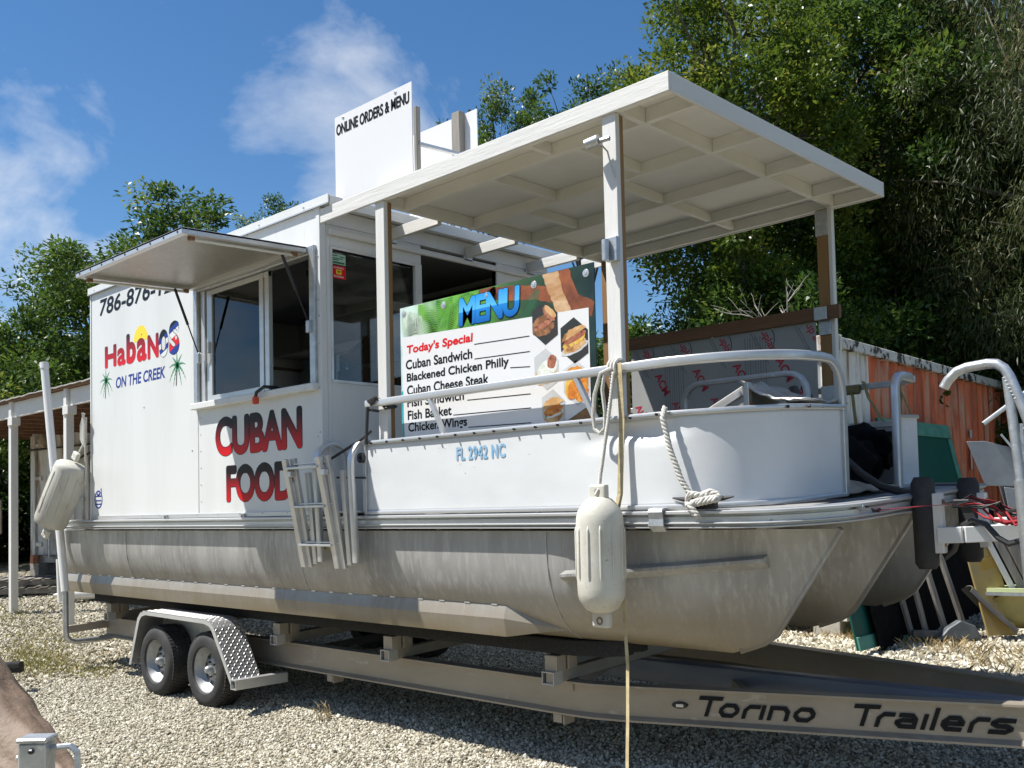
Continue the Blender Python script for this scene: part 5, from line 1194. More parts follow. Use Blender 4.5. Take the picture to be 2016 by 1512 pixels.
for k in range(4): MB().tube([(.60+.012*k,-.05,2.40-.01*k),(.66+.01*k,-.045,2.42),(.73,.0,2.40-.02*k),(.74,.09,2.36),(.62,.09,2.33),(.60+.012*k,-.04,2.34)], .009, 6).build('lashing', M['black'], bc, smooth=True)
MB().tube([(.60,-.05,2.36),(.59,-.05,2.25),(.575,-.05,2.10)], .012, 6).build('cord', M['black'], bc, smooth=True)
MB().tube([(.62,-.04,2.19),(.50,-.05,2.13),(.42,-.06,2.10),(.24,-.10,2.02),(.13,-.16,1.96)], .010, 6).build('cord', M['black'], bc, smooth=True)
MB().tube([(.30,-.10,1.88),(.55,-.04,1.87)], .008, 6).build('cord', M['black'], bc, smooth=True)
MB().lathe([(.012,-.012),(.036,-.012),(.036,.012),(.012,.012),(.012,-.012)], (.52,-.05,2.01), 'Y', 16).build('ball_toggle', M['black'], bc, smooth=True)
rst = thing('red_ratchet_strap', 'black and red ratchet strap bunched from the bow eye to the winch', 'strap', (4.1,1.2,1.5))
ribbon([(3.90,.62,1.585),(4.01,.96,1.60),(4.10,1.12,1.605)], .025, M['strap_red'], 'webbing', rst, (0,0,1))
for k in range(7):
    a = rng.uniform(-.03,.03); ribbon([(4.10,1.12,1.605+a*.3),(4.17,1.20+a,1.625+abs(a)),(4.26,1.28-a,1.60+a*1.2),(4.36,1.30+a,1.56-abs(a)*.6),(4.48,1.36,1.55+a)], .022, M['strap_red'] if k % 2 else M['black'], 'webbing', rst, (rng.uniform(-.3,.3),.5,1))
for k in range(6):
    r0 = rng.uniform(0,1); ribbon([(4.14+.03*r0,1.06,1.60),(4.22+.05*r0,1.03,1.63-.05*r0),(4.30+.06*r0,1.04,1.57+.04*r0),(4.40,1.08,1.55-.05*r0),(4.52,1.12,1.58-.08*r0)], .022, M['strap_red'] if k % 3 == 0 else M['black'], 'webbing', rst, (rng.uniform(-.5,.5),.4,1))
for k in range(4): MB().tube([(4.22+.05*k,1.06,1.58),(4.28+.05*k,1.03,1.54-.015*k),(4.38+.04*k,1.06,1.50+.01*k),(4.55,1.10,1.56-.03*k)], .007, 5).build('red_edge', M['strap_red'], rst, smooth=True)
for k in range(4): ribbon([(4.30,1.24+.01*k,1.56),(4.40+.02*k,1.20,1.57),(4.50+.03*k,1.18,1.46-.02*k),(4.60,1.16,1.38)], .02, M['strap_red'] if k % 2 else M['black'], 'webbing', rst, (1,.2,.4))
MB().box(4.10,4.19,1.10,1.17,1.585,1.63).build('ratchet_buckle', M['dark_steel'], rst, bev=.006)
MB().bar((4.16,1.12,1.60),(4.20,1.12,1.49),.012,.05).build('ratchet_handle', M['black'], rst)
MB().tube([(3.86,.50,1.59),(3.875,.55,1.605),(3.89,.585,1.59),(3.90,.62,1.575),(3.905,.65,1.59)], .008, 6).build('hook', M['dark_steel'], rst, smooth=True)
MB().lathe([(0,.03),(.016,.03),(.016,0)], (3.88,.45,1.60), 'X', 10).build('bow_eye', M['galv'], rst)
wh = thing('black_winch_cable', 'thick black cable looping from the bow stops to the winch', 'cable', (4.3,1.2,1.4))
MB().tube([(4.03,1.14,1.36),(4.05,1.13,1.32),(4.09,1.13,1.36),(4.14,1.12,1.49),(4.20,1.10,1.52),(4.27,1.09,1.50),(4.33,1.08,1.43),(4.38,1.08,1.40),(4.45,1.10,1.42),(4.50,1.12,1.47),(4.54,1.14,1.50)], .016, 8).build('cable', M['black'], wh, smooth=True)
MB().tube([(4.28,1.25,1.58),(4.36,1.24,1.52),(4.46,1.20,1.47)], .014, 8).build('cable', M['black'], wh, smooth=True)
hs = thing('black_hose', 'black hose slanting from the post down across the bow deck', 'hose', (3.4,1.4,1.7))
MB().tube([(2.98,1.60,2.30),(2.92,1.68,2.38),(2.86,1.75,2.40),(2.9,1.72,2.36)], .022, 8).build('bend', M['black'], hs, smooth=True)
MB().tube([(2.92,1.80,2.40),(3.08,1.72,2.15),(3.24,1.62,1.93),(3.42,1.52,1.80),(3.60,1.40,1.71),(3.80,1.25,1.67),(3.93,1.15,1.67)], .024, 8).build('hose', M['black'], hs, smooth=True)
os_ = thing('olive_strap', 'olive webbing strap tied over the far rail of the boat', 'strap', (2.95,2.6,2.1))
ribbon([(2.88,2.585,2.46),(2.90,2.58,2.38),(2.92,2.57,2.18)], .05, M['strap_olive'], 'webbing', os_, (1,0,0)); ribbon([(2.98,2.585,2.49),(3.02,2.58,2.36),(3.12,2.57,2.19)], .055, M['strap_olive'], 'webbing', os_, (1,0,0))
ribbon([(3.40,2.20,2.43),(3.40,2.215,2.30),(3.38,2.23,2.16)], .035, M['strap_olive'], 'webbing', os_, (1,0,0)); ribbon([(3.39,2.17,2.42),(3.44,2.30,2.17)], .02, M['strap_olive'], 'webbing', os_, (1,0,0))
MB().box(2.80,2.96,2.57,2.60,2.40,2.47).build('knot', M['strap_olive'], os_, bev=.012)

# ------------------------------------------------------------------ things piled on the foredeck
def lump(name, c, s, m, par, seed, amp=.25, sub=4, fr=2.2):
    bm = bmesh.new(); bmesh.ops.create_icosphere(bm, subdivisions=sub, radius=1)
    for v in bm.verts:
        p = v.co.normalized(); k = 1+amp*noise.noise(p*fr+Vector((seed*3.1,seed,0)))+amp*.45*noise.noise(p*fr*2.7+Vector((seed,0,seed*2)))
        v.co = Vector((c[0]+p.x*s[0]*k, c[1]+p.y*s[1]*k, c[2]+max(p.z,-.75)*s[2]*k))
    me = bpy.data.meshes.new(name); bm.to_mesh(me); bm.free(); return link(name, me, m, par, smooth='all')
bg1 = thing('black_bags', 'heap of black bags piled behind the bow gate opening', 'bags', (3.0,2.0,1.7))
for k, (c, s) in enumerate((((2.92,2.15,1.88),(.30,.34,.27)),((3.12,1.90,1.84),(.22,.30,.22)),((2.70,1.90,1.86),(.26,.30,.24)),((3.10,2.28,1.98),(.20,.20,.16)))): lump('bag', c, s, M['bag'], bg1, k+1, .35)
lump('bag_fold', (2.98,2.2,2.10), (.14,.12,.05), M['rope'], bg1, 9, .5, 3)
tc_ = thing('tan_cloth', 'folded tan canvas lying on the bow deck beside the fence end', 'cloth', (3.4,1.5,1.68))
v = []; f = []; nx, ny = 18, 12
for j in range(ny+1):
    for i in range(nx+1):
        u, w = i/nx, j/ny; x = 3.02+.52*w-.05*u; y = 1.12+.80*u; h = .20*(1-w)**.8*max(0,(1-u*1.05))**.6+.02+.02*noise.noise(Vector((u*5,w*5,2)))
        v.append((x, y, 1.605+KS*y+h))
for j in range(ny):
    for i in range(nx): f.append((j*(nx+1)+i, j*(nx+1)+i+1, (j+1)*(nx+1)+i+1, (j+1)*(nx+1)+i))
mb = MB(); mb.add(v, f); o = mb.build('cloth', M['canvas'], tc_, smooth='all'); mo = o.modifiers.new('s','SOLIDIFY'); mo.thickness = .008
M['crumpled'] = mat('crumpled_sheet', (.58,.57,.55), .4, .5, (.36,.34,.30), 9, 7, .4, .65, bump=.6, bs=22, bdist=.02, col3=(.50,.36,.14), vs3=5, lo3=.66, hi3=.74)
ab_ = thing('metal_locker', 'dented aluminium box with a curled sheet lid leaning behind the fence', 'metal box', (3.2,.6,1.7))
body = MB(); body.prism([(2.62,1.70),(3.19,1.70),(3.19,2.20),(3.18,2.305),(2.70,2.08)], lambda u, v, w: (u,.60+w,v), .46); body.build('body', M['alu_dull'], ab_, bev=.006)
MB().box(3.185,3.215,.575,.615,1.95,2.31).build('corner_strap', M['alu_plain'], ab_, bev=.003)
MB().bar((2.80,.592,2.085),(3.16,.592,2.255),.012,.03).build('edge_fold', M['alu_plain'], ab_)
sheet = MB(); v = []; f = []
for i in range(13):
    t = i/12; x = 3.16+.40*t; z = 2.325-.20*t+.07*t*t-.025*math.sin(t*3.1)
    for j in range(7):
        w = j/6; v.append((x, .575+.50*w+.02*noise.noise(Vector((t*4,w*4,5))), z+.03*noise.noise(Vector((t*5,w*5,1)))))
for i in range(12):
    for j in range(6): f.append((i*7+j, i*7+j+1, (i+1)*7+j+1, (i+1)*7+j))
sheet.add(v, f); so_ = sheet.build('lid', M['crumpled'], ab_, smooth='all'); mo = so_.modifiers.new('s','SOLIDIFY'); mo.thickness = .012
MB().box(3.22,3.50,.62,1.0,1.98,2.14).build('tray', M['alu_dull'], ab_, bev=.005)
for z in (2.26,2.19,2.13): MB().lathe([(0,.006),(.012,.006),(.014,0)], (3.216,.595,z), 'X', 10).build('rivet', M['rust'], ab_)

# ------------------------------------------------------------------ trees
def leaf_mat(name, c1, c2, c3, tr=.35, gloss=.38):
    m = bpy.data.materials.new(name); m.use_nodes = True; t = m.node_tree; n = t.nodes; l = t.links; b = n['Principled BSDF']; o = n['Material Output']
    a = n.new('ShaderNodeAttribute'); a.attribute_name = 'tone'
    c = n.new('ShaderNodeValToRGB'); e = c.color_ramp.elements; e[0].color = (*c1,1); e[1].color = (*c3,1); k = e.new(.62); k.color = (*c2,1); e[0].position = .05; e[len(e)-1].position = .97
    l.new(a.outputs['Fac'], c.inputs[0]); l.new(c.outputs[0], b.inputs['Base Color']); b.inputs['Roughness'].default_value = gloss; b.inputs['Specular IOR Level'].default_value = .32
    tl = n.new('ShaderNodeBsdfTranslucent'); hs_ = n.new('ShaderNodeHueSaturation'); hs_.inputs['Value'].default_value = 1.5; hs_.inputs['Hue'].default_value = .485; l.new(c.outputs[0], hs_.inputs['Color']); l.new(hs_.outputs[0], tl.inputs[0])
    x = n.new('ShaderNodeMixShader'); x.inputs[0].default_value = tr; l.new(b.outputs[0], x.inputs[1]); l.new(tl.outputs[0], x.inputs[2]); l.new(x.outputs[0], o.inputs[0]); return m
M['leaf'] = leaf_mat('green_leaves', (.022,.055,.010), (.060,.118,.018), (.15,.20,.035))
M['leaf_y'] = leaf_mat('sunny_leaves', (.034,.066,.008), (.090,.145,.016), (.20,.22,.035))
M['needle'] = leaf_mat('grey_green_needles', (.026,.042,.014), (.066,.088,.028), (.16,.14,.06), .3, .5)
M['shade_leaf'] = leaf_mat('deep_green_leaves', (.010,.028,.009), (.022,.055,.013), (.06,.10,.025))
M['bark'] = mat('bark', (.16,.135,.11), .9, 0, (.08,.065,.05), 9, 6, bump=.7, bs=25, stretch=(1,1,.25))
M['pale_twig'] = mat('dead_twig', (.42,.39,.35), .85, 0, (.3,.27,.24), 20, 4)

def crown_mesh(name, rad, nc, nl, size, seed, mat_, hollow=.45, spread=.42, droop=0., needle=False, base=0., flat_=.75):
    """foliage: leaf-sized faces grouped in clumps through an uneven ellipsoid; returns the mesh and the clump centres"""
    g = np.random.default_rng(seed); cs = []
    while len(cs) < nc:
        d = g.normal(size=3); d /= np.linalg.norm(d); r = hollow+(1-hollow)*g.random()**.6
        k = 1+.30*noise.noise(Vector(d*1.7)+Vector((seed,0,0)))+.16*noise.noise(Vector(d*4.1)+Vector((0,seed,0)))
        p = d*r*k
        if noise.noise(Vector(p*2.1)+Vector((0,0,seed*1.3))) < -.22: continue     # holes where the sky shows
        cs.append(p*np.array(rad)*np.array([1,1,1]))
    cs = np.array(cs); N_ = nc*nl
    cid = np.repeat(np.arange(nc), nl); cr_ = spread*g.uniform(.55,1.25,nc)
    off = g.normal(size=(N_,3)); off /= np.linalg.norm(off,axis=1)[:,None]; off *= (g.random(N_)**.45)[:,None]
    off[:,2] *= flat_; P_ = cs[cid]+off*cr_[cid][:,None]
    if droop: P_[:,2] -= droop*g.random(N_)**1.5*(1 if not needle else 1.4)
    # leaf directions: outwards and a little up, with much scatter
    dirv = off*1.0+g.normal(size=(N_,3))*.55+np.array([0,0,.15 if not needle else -.9]); dirv /= np.linalg.norm(dirv,axis=1)[:,None]
    nrm = np.array([0,0,1.0])+g.normal(size=(N_,3))*.62+off*.35; side = np.cross(dirv,nrm); side /= np.linalg.norm(side,axis=1)[:,None]+1e-9
    up = np.cross(side,dirv)
    ln = size*g.uniform(.65,1.3,N_); wd = ln*(.46 if not needle else .13)
    a = P_; tip = P_+dirv*ln[:,None]-up*(ln*.10)[:,None]; mid = P_+dirv*(ln*.45)[:,None]+up*(ln*.04)[:,None]
    v = np.empty((N_*4,3)); v[0::4] = a; v[1::4] = mid-side*(wd*.5)[:,None]; v[2::4] = tip; v[3::4] = mid+side*(wd*.5)[:,None]
    me = bpy.data.meshes.new(name); me.vertices.add(N_*4); me.vertices.foreach_set('co', v.ravel())
    me.loops.add(N_*4); me.loops.foreach_set('vertex_index', np.arange(N_*4, dtype=np.int32)); me.polygons.add(N_)
    me.polygons.foreach_set('loop_start', np.arange(0,N_*4,4,dtype=np.int32)); me.polygons.foreach_set('loop_total', np.full(N_,4,dtype=np.int32))
    tone = np.clip(g.normal(.42,.15,N_)+.42*(g.random(nc)-.5)[cid]+.12*off[:,2],0,1); brown = g.random(nc)[cid] > .93; tone = np.where(brown & (g.random(N_) > .4), .97, tone)
    at_ = me.attributes.new('tone','FLOAT','POINT'); at_.data.foreach_set('value', np.repeat(tone,4).astype(np.float32))
    me.materials.append(mat_); me.update(); me.validate(); return me, cs
def limb_mesh(name, cs, H0, base_r, seed, n=22, lean=(0,0)):
    """trunk and limbs reaching from the ground (z = -H0) to clump centres"""
    r = random.Random(seed); mb = MB(); top = max(c[2] for c in cs)
    tp = [Vector((lean[0]*t, lean[1]*t, -H0+(H0+top*.45)*t))+Vector((.12*math.sin(3*t+seed),.12*math.cos(2.3*t+seed),0)) for t in [0,.45,.58,.68,.77,.86,.93,1]]
    mb.taper(tp, [base_r*(1.25 if i == 0 else 1)*(1-.10*i) for i in range(8)], 9)
    for c in r.sample(list(range(len(cs))), min(n, len(cs))):
        e = Vector(cs[c]); k = r.choice((3,4,5,6)) if e.z > -.3*top else r.choice((2,3,4)); s_ = tp[k]; m1 = s_.lerp(e,.45)+Vector((r.uniform(-.25,.25),r.uniform(-.25,.25),r.uniform(.0,.4)))
        rr_ = base_r*.38*r.uniform(.6,1); mb.taper([s_, s_.lerp(m1,.5), m1, m1.lerp(e,.5)+Vector((r.uniform(-.1,.1),r.uniform(-.1,.1),.05)), e], [rr_, rr_*.8, rr_*.55, rr_*.35, rr_*.1], 5)
    o = mb.build(name, M['bark'], None, smooth='all'); me = o.data; bpy.data.objects.remove(o); return me
KIND = {}
def kind(nm, rad, nc, nl, size, seed, m, H0, br, **k):
    n_l = k.pop('limbs', 22); me, cs = crown_mesh(nm+'_crown', rad, nc, nl, size, seed, M[m], **k); KIND[nm] = (me, limb_mesh(nm+'_trunk', cs, H0, br, seed, n_l), H0)
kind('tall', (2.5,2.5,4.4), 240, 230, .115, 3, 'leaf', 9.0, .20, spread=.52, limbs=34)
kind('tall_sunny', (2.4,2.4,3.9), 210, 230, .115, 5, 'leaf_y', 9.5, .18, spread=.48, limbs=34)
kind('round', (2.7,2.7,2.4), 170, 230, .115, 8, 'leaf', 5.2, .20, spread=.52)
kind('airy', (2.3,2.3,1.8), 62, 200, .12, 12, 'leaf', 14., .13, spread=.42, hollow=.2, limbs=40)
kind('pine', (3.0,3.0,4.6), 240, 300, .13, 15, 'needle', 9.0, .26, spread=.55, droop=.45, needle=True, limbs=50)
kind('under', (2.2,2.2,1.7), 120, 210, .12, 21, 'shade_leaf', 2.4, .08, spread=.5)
def tree(kn, x, y, z, rz, sc, label, nm, grp):
    """z: height of the crown's middle"""
    cme, tme, H0 = KIND[kn]; t = thing(nm, label, 'tree' if kn != 'under' else 'bush', (x, y, gz(x, y)), grp)
    m = Matrix.Translation((0,0,z-gz(x,y))) @ Matrix.Rotation(rz,4,'Z') @ Matrix.Diagonal((sc[0],sc[0],sc[1],1))
    c = bpy.data.objects.new('crown', cme); C.objects.link(c); c.parent = t; c.matrix_basis = m; c['kind'] = 'stuff'
    b = bpy.data.objects.new('trunk', tme); C.objects.link(b); b.parent = t
    b.matrix_basis = m; return t
GR = 'trees behind the boat'; GL = 'trees behind the stand and shed'; GU = 'bushes behind the boat'
T_ = (
 ('tall_sunny',-1.7,8.7,6.9,.4,(.80,.80),'bright green glossy-leaved tree rising above the front corner of the canopy','broadleaf_tree',GR),
 ('airy',-4.38,6.2,6.85,1.1,(.46,.60),'small leafy tree top showing between the plain roof board and the canopy','broadleaf_tree',GR),
 ('airy',-3.25,7.2,7.15,2.3,(.58,.62),'low leafy branches just above the middle of the canopy edge','broadleaf_tree',GR),
 ('tall_sunny',-1.6,12.2,7.4,2.0,(.95,1.05),'sunlit bushy tree directly above the canopy corner against the sky','broadleaf_tree',GR),
 ('tall',-.6,12.6,6.6,3.1,(1.0,1.1),'dense green tree over the middle of the canopy front edge','broadleaf_tree',GR),
 ('pine',1.2,13.4,7.4,.8,(1.05,1.15),'tall grey-green feathery tree filling the upper right','feathery_tree',GR),
 ('pine',2.6,12.0,6.2,2.6,(.85,1.0),'feathery tree at the right edge above the rusty container','feathery_tree',GR),
 ('tall',.2,15.6,6.4,1.7,(1.1,1.2),'dark tree seen through gaps behind the feathery trees','broadleaf_tree',GR),
 ('tall',-2.6,14.8,6.0,4.4,(1.15,1.05),'dark tree behind the canopy roof','broadleaf_tree',GR),
 ('round',-1.1,9.2,3.3,.2,(.8,.85),'dark leafy tree low behind the printed grey panel','broadleaf_tree',GR),
 ('round',.3,12.4,3.4,2.2,(.85,.95),'dark leafy tree behind the corner of the rusty container','broadleaf_tree',GR),
 ('round',3.0,13.6,3.3,1.2,(.9,.95),'dark leafy tree behind the chain-link fence at the right','broadleaf_tree',GR),
 ('tall',4.4,15.0,5.6,1.2,(1.1,1.2),'dense tree at the far right edge behind the fence','broadleaf_tree',GR),
 ('round',-4.6,12.2,3.4,5.2,(1.0,.95),'dark leafy tree seen through the stand doorway side of the canopy','broadleaf_tree',GR),
 ('airy',-11.6,4.9,6.35,.6,(1.0,.72),'open-branched tree top rising above the lift-up awning','broadleaf_tree',GL),
 ('airy',-10.0,6.35,6.75,3.6,(.55,.50),'leafy branch tip just left of the lettered roof sign','broadleaf_tree',GL),
 ('round',-14.6,4.6,4.4,1.9,(1.0,1.0),'big rounded green tree left of the stand behind the white shed','broadleaf_tree',GL),
 ('round',-17.4,3.4,3.9,3.9,(1.05,1.0),'green tree at the left edge of the picture behind the shed','broadleaf_tree',GL),
 ('round',-12.0,5.3,5.0,4.1,(.92,.82),'full green tree top filling the space above the lift-up awning','broadleaf_tree',GL),
 ('round',-11.2,7.0,5.2,5.6,(.75,.72),'green tree top left of the plain roof edge of the stand','broadleaf_tree',GL),
 ('round',-16.2,6.8,3.2,.4,(1.0,.9),'low dark tree under the big rounded tree by the fence','broadleaf_tree',GL),
 ('round',-20.6,4.4,3.4,2.4,(1.2,1.1),'distant tree behind the white container at the far left','broadleaf_tree',GL),
 ('round',-13.6,9.4,4.3,2.9,(1.1,1.0),'green tree hidden mostly by the stand wall','broadleaf_tree',GL),
 ('under',-2.4,10.4,1.8,.5,(.9,1.0),'dark bush behind the far side of the rusty container','bush',GU),
 ('under',-1.6,7.6,1.9,1.5,(.8,1.0),'dark bush beneath the printed panel rail','bush',GU),
 ('under',4.3,11.6,1.7,2.5,(.9,1.0),'dark bush behind the chain-link fence rail','bush',GU),
 ('under',5.2,12.6,1.7,3.5,(1.0,1.1),'dark bush at the far right edge','bush',GU),
 ('under',-3.6,9.8,1.9,4.5,(.95,1.1),'dark bush behind the stand doorway','bush',GU),
 ('under',-17.8,5.2,1.7,.5,(1.0,1.0),'bush along the left fence behind the pallets','bush',GL),
 ('under',-20.0,2.2,1.7,.5,(1.2,1.0),'bush at the left edge under the trees','bush',GL),
)
for a in T_: tree(*a)
# trees on the camera's side of the lot
for a_ in (('round',-9.5,-13.5,3.6,.3,(1.1,1.1),'rounded tree across the lot behind the photographer','broadleaf_tree','trees across the lot'),('tall',-3.0,-15.5,5.2,1.3,(1.0,1.0),'tall tree across the lot behind the photographer','broadleaf_tree','trees across the lot'),('round',3.5,-15.0,3.6,2.3,(1.2,1.1),'broad tree across the lot to the right of the tall one','broadleaf_tree','trees across the lot')): tree(*a_)
# far wood behind everything, read as one mass
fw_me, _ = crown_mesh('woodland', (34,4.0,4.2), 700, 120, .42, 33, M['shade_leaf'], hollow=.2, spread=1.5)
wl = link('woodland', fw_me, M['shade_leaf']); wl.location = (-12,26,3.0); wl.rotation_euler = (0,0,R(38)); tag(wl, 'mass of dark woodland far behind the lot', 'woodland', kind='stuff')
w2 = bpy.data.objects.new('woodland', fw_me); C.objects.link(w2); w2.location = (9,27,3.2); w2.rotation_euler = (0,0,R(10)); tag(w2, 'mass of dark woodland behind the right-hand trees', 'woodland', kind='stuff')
# pale dead branch above the panel rail
db = thing('dead_branch', 'pale leafless branch lying over the wooden rail behind the boat', 'branch', (1.2,4.2,3.2))
def twig(p, d, ln, r, depth, mb, rg):
    p = Vector(p); d = Vector(d).normalized(); pts = [p]; 
    for k in range(4): d = (d+Vector((rg.uniform(-.25,.25),rg.uniform(-.25,.25),rg.uniform(-.22,.22)))).normalized(); pts.append(pts[-1]+d*ln/4)
    mb.taper(pts, [r,r*.85,r*.7,r*.5,r*.25], 5)
    if depth:
        for k in range(3): twig(pts[1+k], d+Vector((rg.uniform(-.9,.9),rg.uniform(-.9,.9),rg.uniform(-.5,.9))), ln*.62, r*.6, depth-1, mb, rg)
rg = random.Random(4); tw = MB()
twig((1.55,4.45,3.20),(-.9,-.3,.10),.85,.014,2,tw,rg); twig((1.45,4.42,3.25),(.05,-.05,.9),.42,.010,2,tw,rg); twig((1.5,4.4,3.22),(-.7,-.4,.5),.6,.010,2,tw,rg)
to_ = tw.build('twigs', M['pale_twig'], db, smooth='all'); to_['kind'] = 'stuff'

# ------------------------------------------------------------------ containers
def corr_wall(a, b, z0, z1, pitch, depth, thick=0):
    """trapezoid-corrugated wall from a to b (xy), outward normal to the right of a->b"""
    a = Vector((*a,0)); b = Vector((*b,0)); d = (b-a); ln = d.length; d.normalize(); nr = Vector((d.y,-d.x,0)); n = int(ln/pitch); mb = MB(); pts = []
    for i in range(n):
        for f_, o in ((0,0),(.30,0),(.5,-depth),(.80,-depth)): pts.append(a+d*(ln*(i+f_)/n)+nr*o)
    pts.append(b); m = len(pts)
    mb.add([(p.x,p.y,z0) for p in pts]+[(p.x,p.y,z1) for p in pts], [(i,i+1,m+i+1,m+i) for i in range(m-1)]); return mb
def rust_mat(name, c, c2, c3, lo=.45, hi=.62):
    return mat(name, c, .6, .0, c2, 5, 8, lo, hi, bump=.25, bs=30, stretch=(1,1,.14), col3=c3, vs3=9, lo3=.5, hi3=.68)
M['cont_orange'] = rust_mat('faded_orange_paint', (.66,.15,.05), (.30,.07,.035), (.52,.30,.20))
M['cont_white'] = rust_mat('chalky_white_paint', (.66,.66,.63), (.50,.47,.41), (.24,.13,.07), .5, .8)
M['cont_chip'] = mat('chipped_white_rail', (.62,.62,.60), .7, 0, (.55,.54,.50), 4, 6, col3=(.045,.035,.03), vs3=7, lo3=.50, hi3=.56, bump=.4, bs=30)
M['cont_dark'] = mat('rusted_rail', (.13,.095,.07), .85, 0, (.42,.40,.36), 5, 7, .45, .62, bump=.5, bs=40)
cr1 = thing('shipping_container', 'rusty orange and white shipping container behind the bow', 'container', (.3,8.2,.4))
P0, P1 = Vector((1.53,5.15)), Vector((1.26,11.2)); dd_ = (P1-P0).normalized(); nn_ = Vector((-dd_.y, dd_.x)); W0, W1 = P0+nn_*2.44, P1+nn_*2.44
CZ0, CZ1 = .42, 3.30
s_a = P0+dd_*.92
corr_wall((P0.x,P0.y),(s_a.x,s_a.y),CZ0+.15,CZ1-.11,.28,.025).build('side_wall', M['cont_white'], cr1)
corr_wall((s_a.x,s_a.y),(P1.x,P1.y),CZ0+.15,CZ1-.11,.265,.055).build('side_wall', M['cont_orange'], cr1)
corr_wall((W0.x,W0.y),(P0.x,P0.y),CZ0+.15,CZ1-.11,.28,.036).build('end_wall', M['cont_white'], cr1)
def v3(p, z): return (p.x, p.y, z)
MB().bar(v3(P0,CZ1-.06),v3(P1,CZ1-.06),.10,.11).build('top_rail', M['cont_chip'], cr1, bev=.006)
MB().bar(v3(P0,CZ0+.08),v3(P1,CZ0+.08),.08,.15).build('bottom_rail', M['cont_orange'], cr1, bev=.006)
MB().bar(v3(W0,CZ1-.05),v3(P0,CZ1-.05),.09,.10).build('top_rail', M['cont_white'], cr1, bev=.006)
MB().bar(v3(P0+dd_*.04,CZ0),v3(P0+dd_*.04,CZ1),.11,.11,(1,0,0)).build('corner_post', M['cont_white'], cr1, bev=.006)
MB().bar(v3(P1,CZ0),v3(P1,CZ1),.11,.11,(1,0,0)).build('corner_post', M['cont_orange'], cr1, bev=.006)
cc = MB(); cc.box(P0.x-.16,P0.x+.06,P0.y-.07,P0.y+.10,CZ1-.15,CZ1+.012); cf = cc.build('corner_casting', M['cont_white'], cr1, bev=.008)
MB().lathe([(0,-.004),(.032,-.004),(.036,0)], (P0.x-.06,P0.y-.072,CZ1-.075), 'Y', 16).build('casting_hole', M['black_print'], cf)
rfm = MB(); rfm.add([v3(P0,CZ1),v3(P1,CZ1),v3(W1,CZ1),v3(W0,CZ1)], [(0,1,2,3)]); rfm.build('container_roof', M['cont_dark'], cr1)
MB().add([v3(W0,CZ0),v3(W1,CZ0),v3(W1,CZ1),v3(W0,CZ1),v3(P1,CZ0),v3(P1,CZ1)], [(0,1,2,3),(1,4,5,2)]) 
for k in range(16):                                         # leaf litter and flaking on the roof edge
    t = .02+.06*k+rng.uniform(0,.03); p = P0+dd_*(6.0*t); lump('roof_litter', (p.x-.05,p.y,CZ1+.0), (rng.uniform(.04,.08),rng.uniform(.10,.30),rng.uniform(.012,.03)), M['cont_dark'] if k % 3 else M['bark'], cr1, k, .5, 2)
for z, h, w in ((2.42,.11,.11),(2.24,.11,.12),(2.0,.24,.06)):
    q = P0+dd_*4.35; mb = MB(); o_ = Vector((dd_.y,-dd_.x))*.006; a = q+o_; b = q+dd_*w+o_; mb.add([v3(a,z),v3(b,z),v3(b,z+h),v3(a,z+h)], [(0,1,2,3)]); mb.build('stencil_mark', M['cont_white'], cr1)
for k, (x, y) in enumerate(((P0.x-.2,P0.y+.2),(P1.x-.2,P1.y-.2))): MB().box(x-.15,x+.15,y-.15,y+.15,gh(x,y)-.05,CZ0).build('support_block', M['concrete'], cr1, bev=.01)

wc = thing('shipping_container', 'white shipping container door end half hidden behind the stand', 'container', (-11.8,3.5,.6))
Q0 = Vector((-12.72,2.66)); dq = Vector((.90,.44)).normalized(); Q1 = Q0+dq*2.44; nq = Vector((-dq.y,dq.x)); Q0b, Q1b = Q0+nq*6, Q1+nq*6
def wq(u, o, z): p = Q0+dq*u-nq*o; return (p.x,p.y,z)
Z0w, Z1w = .84, 3.40
mb = MB(); mb.add([v3(Q0,Z0w),v3(Q1,Z0w),v3(Q1,Z1w),v3(Q0,Z1w),v3(Q0b,Z0w),v3(Q0b,Z1w),v3(Q1b,Z0w),v3(Q1b,Z1w)], [(0,4,5,3),(1,2,7,6),(3,5,7,2)]); mb.build('container_shell', M['cont_white'], wc)
for u0, u1 in ((.06,1.20),(1.22,2.38)):
    dmb = MB(); dmb.prism([(u0,Z0w+.12),(u1,Z0w+.12),(u1,Z1w-.22),(u0,Z1w-.22)], lambda u, v, w: wq(u, w-.03, v), .03); dd2 = dmb.build('container_door', M['cont_white'], wc, bev=.004)
    for u in (u0+.30,u0+.80):
        MB().tube([wq(u,.035,Z0w+.05),wq(u,.035,Z1w-.12)], .017, 8).build('lock_rod', M['galv'], dd2, smooth=True)
        MB().bar(wq(u-.02,.05,1.95),wq(u+.28,.05,1.95),.02,.035).build('lock_handle', M['cont_white'], dd2)
for z in (1.15,1.75,2.35,2.95): MB().bar(wq(.02,.02,z),wq(.18,.02,z),.03,.07).build('hinge', M['cont_white'], wc, bev=.004)
for u in (.0,2.44): MB().bar(wq(u,.0,Z0w),wq(u,.0,Z1w),.10,.10,(dq.x,dq.y,0)).build('corner_post', M['cont_white'], wc, bev=.006)
MB().bar(wq(0,.0,Z1w-.11),wq(2.44,.0,Z1w-.11),.10,.20).build('door_header', M['cont_white'], wc, bev=.006)
MB().bar(wq(-.03,.03,Z1w-.0),wq(2.47,.03,Z1w-.0),.08,.05).build('gutter', M['galv'], wc, bev=.004)
MB().bar(wq(0,.0,Z0w+.05),wq(2.44,.0,Z0w+.05),.10,.14).build('door_sill', M['cont_dark'], wc, bev=.006)
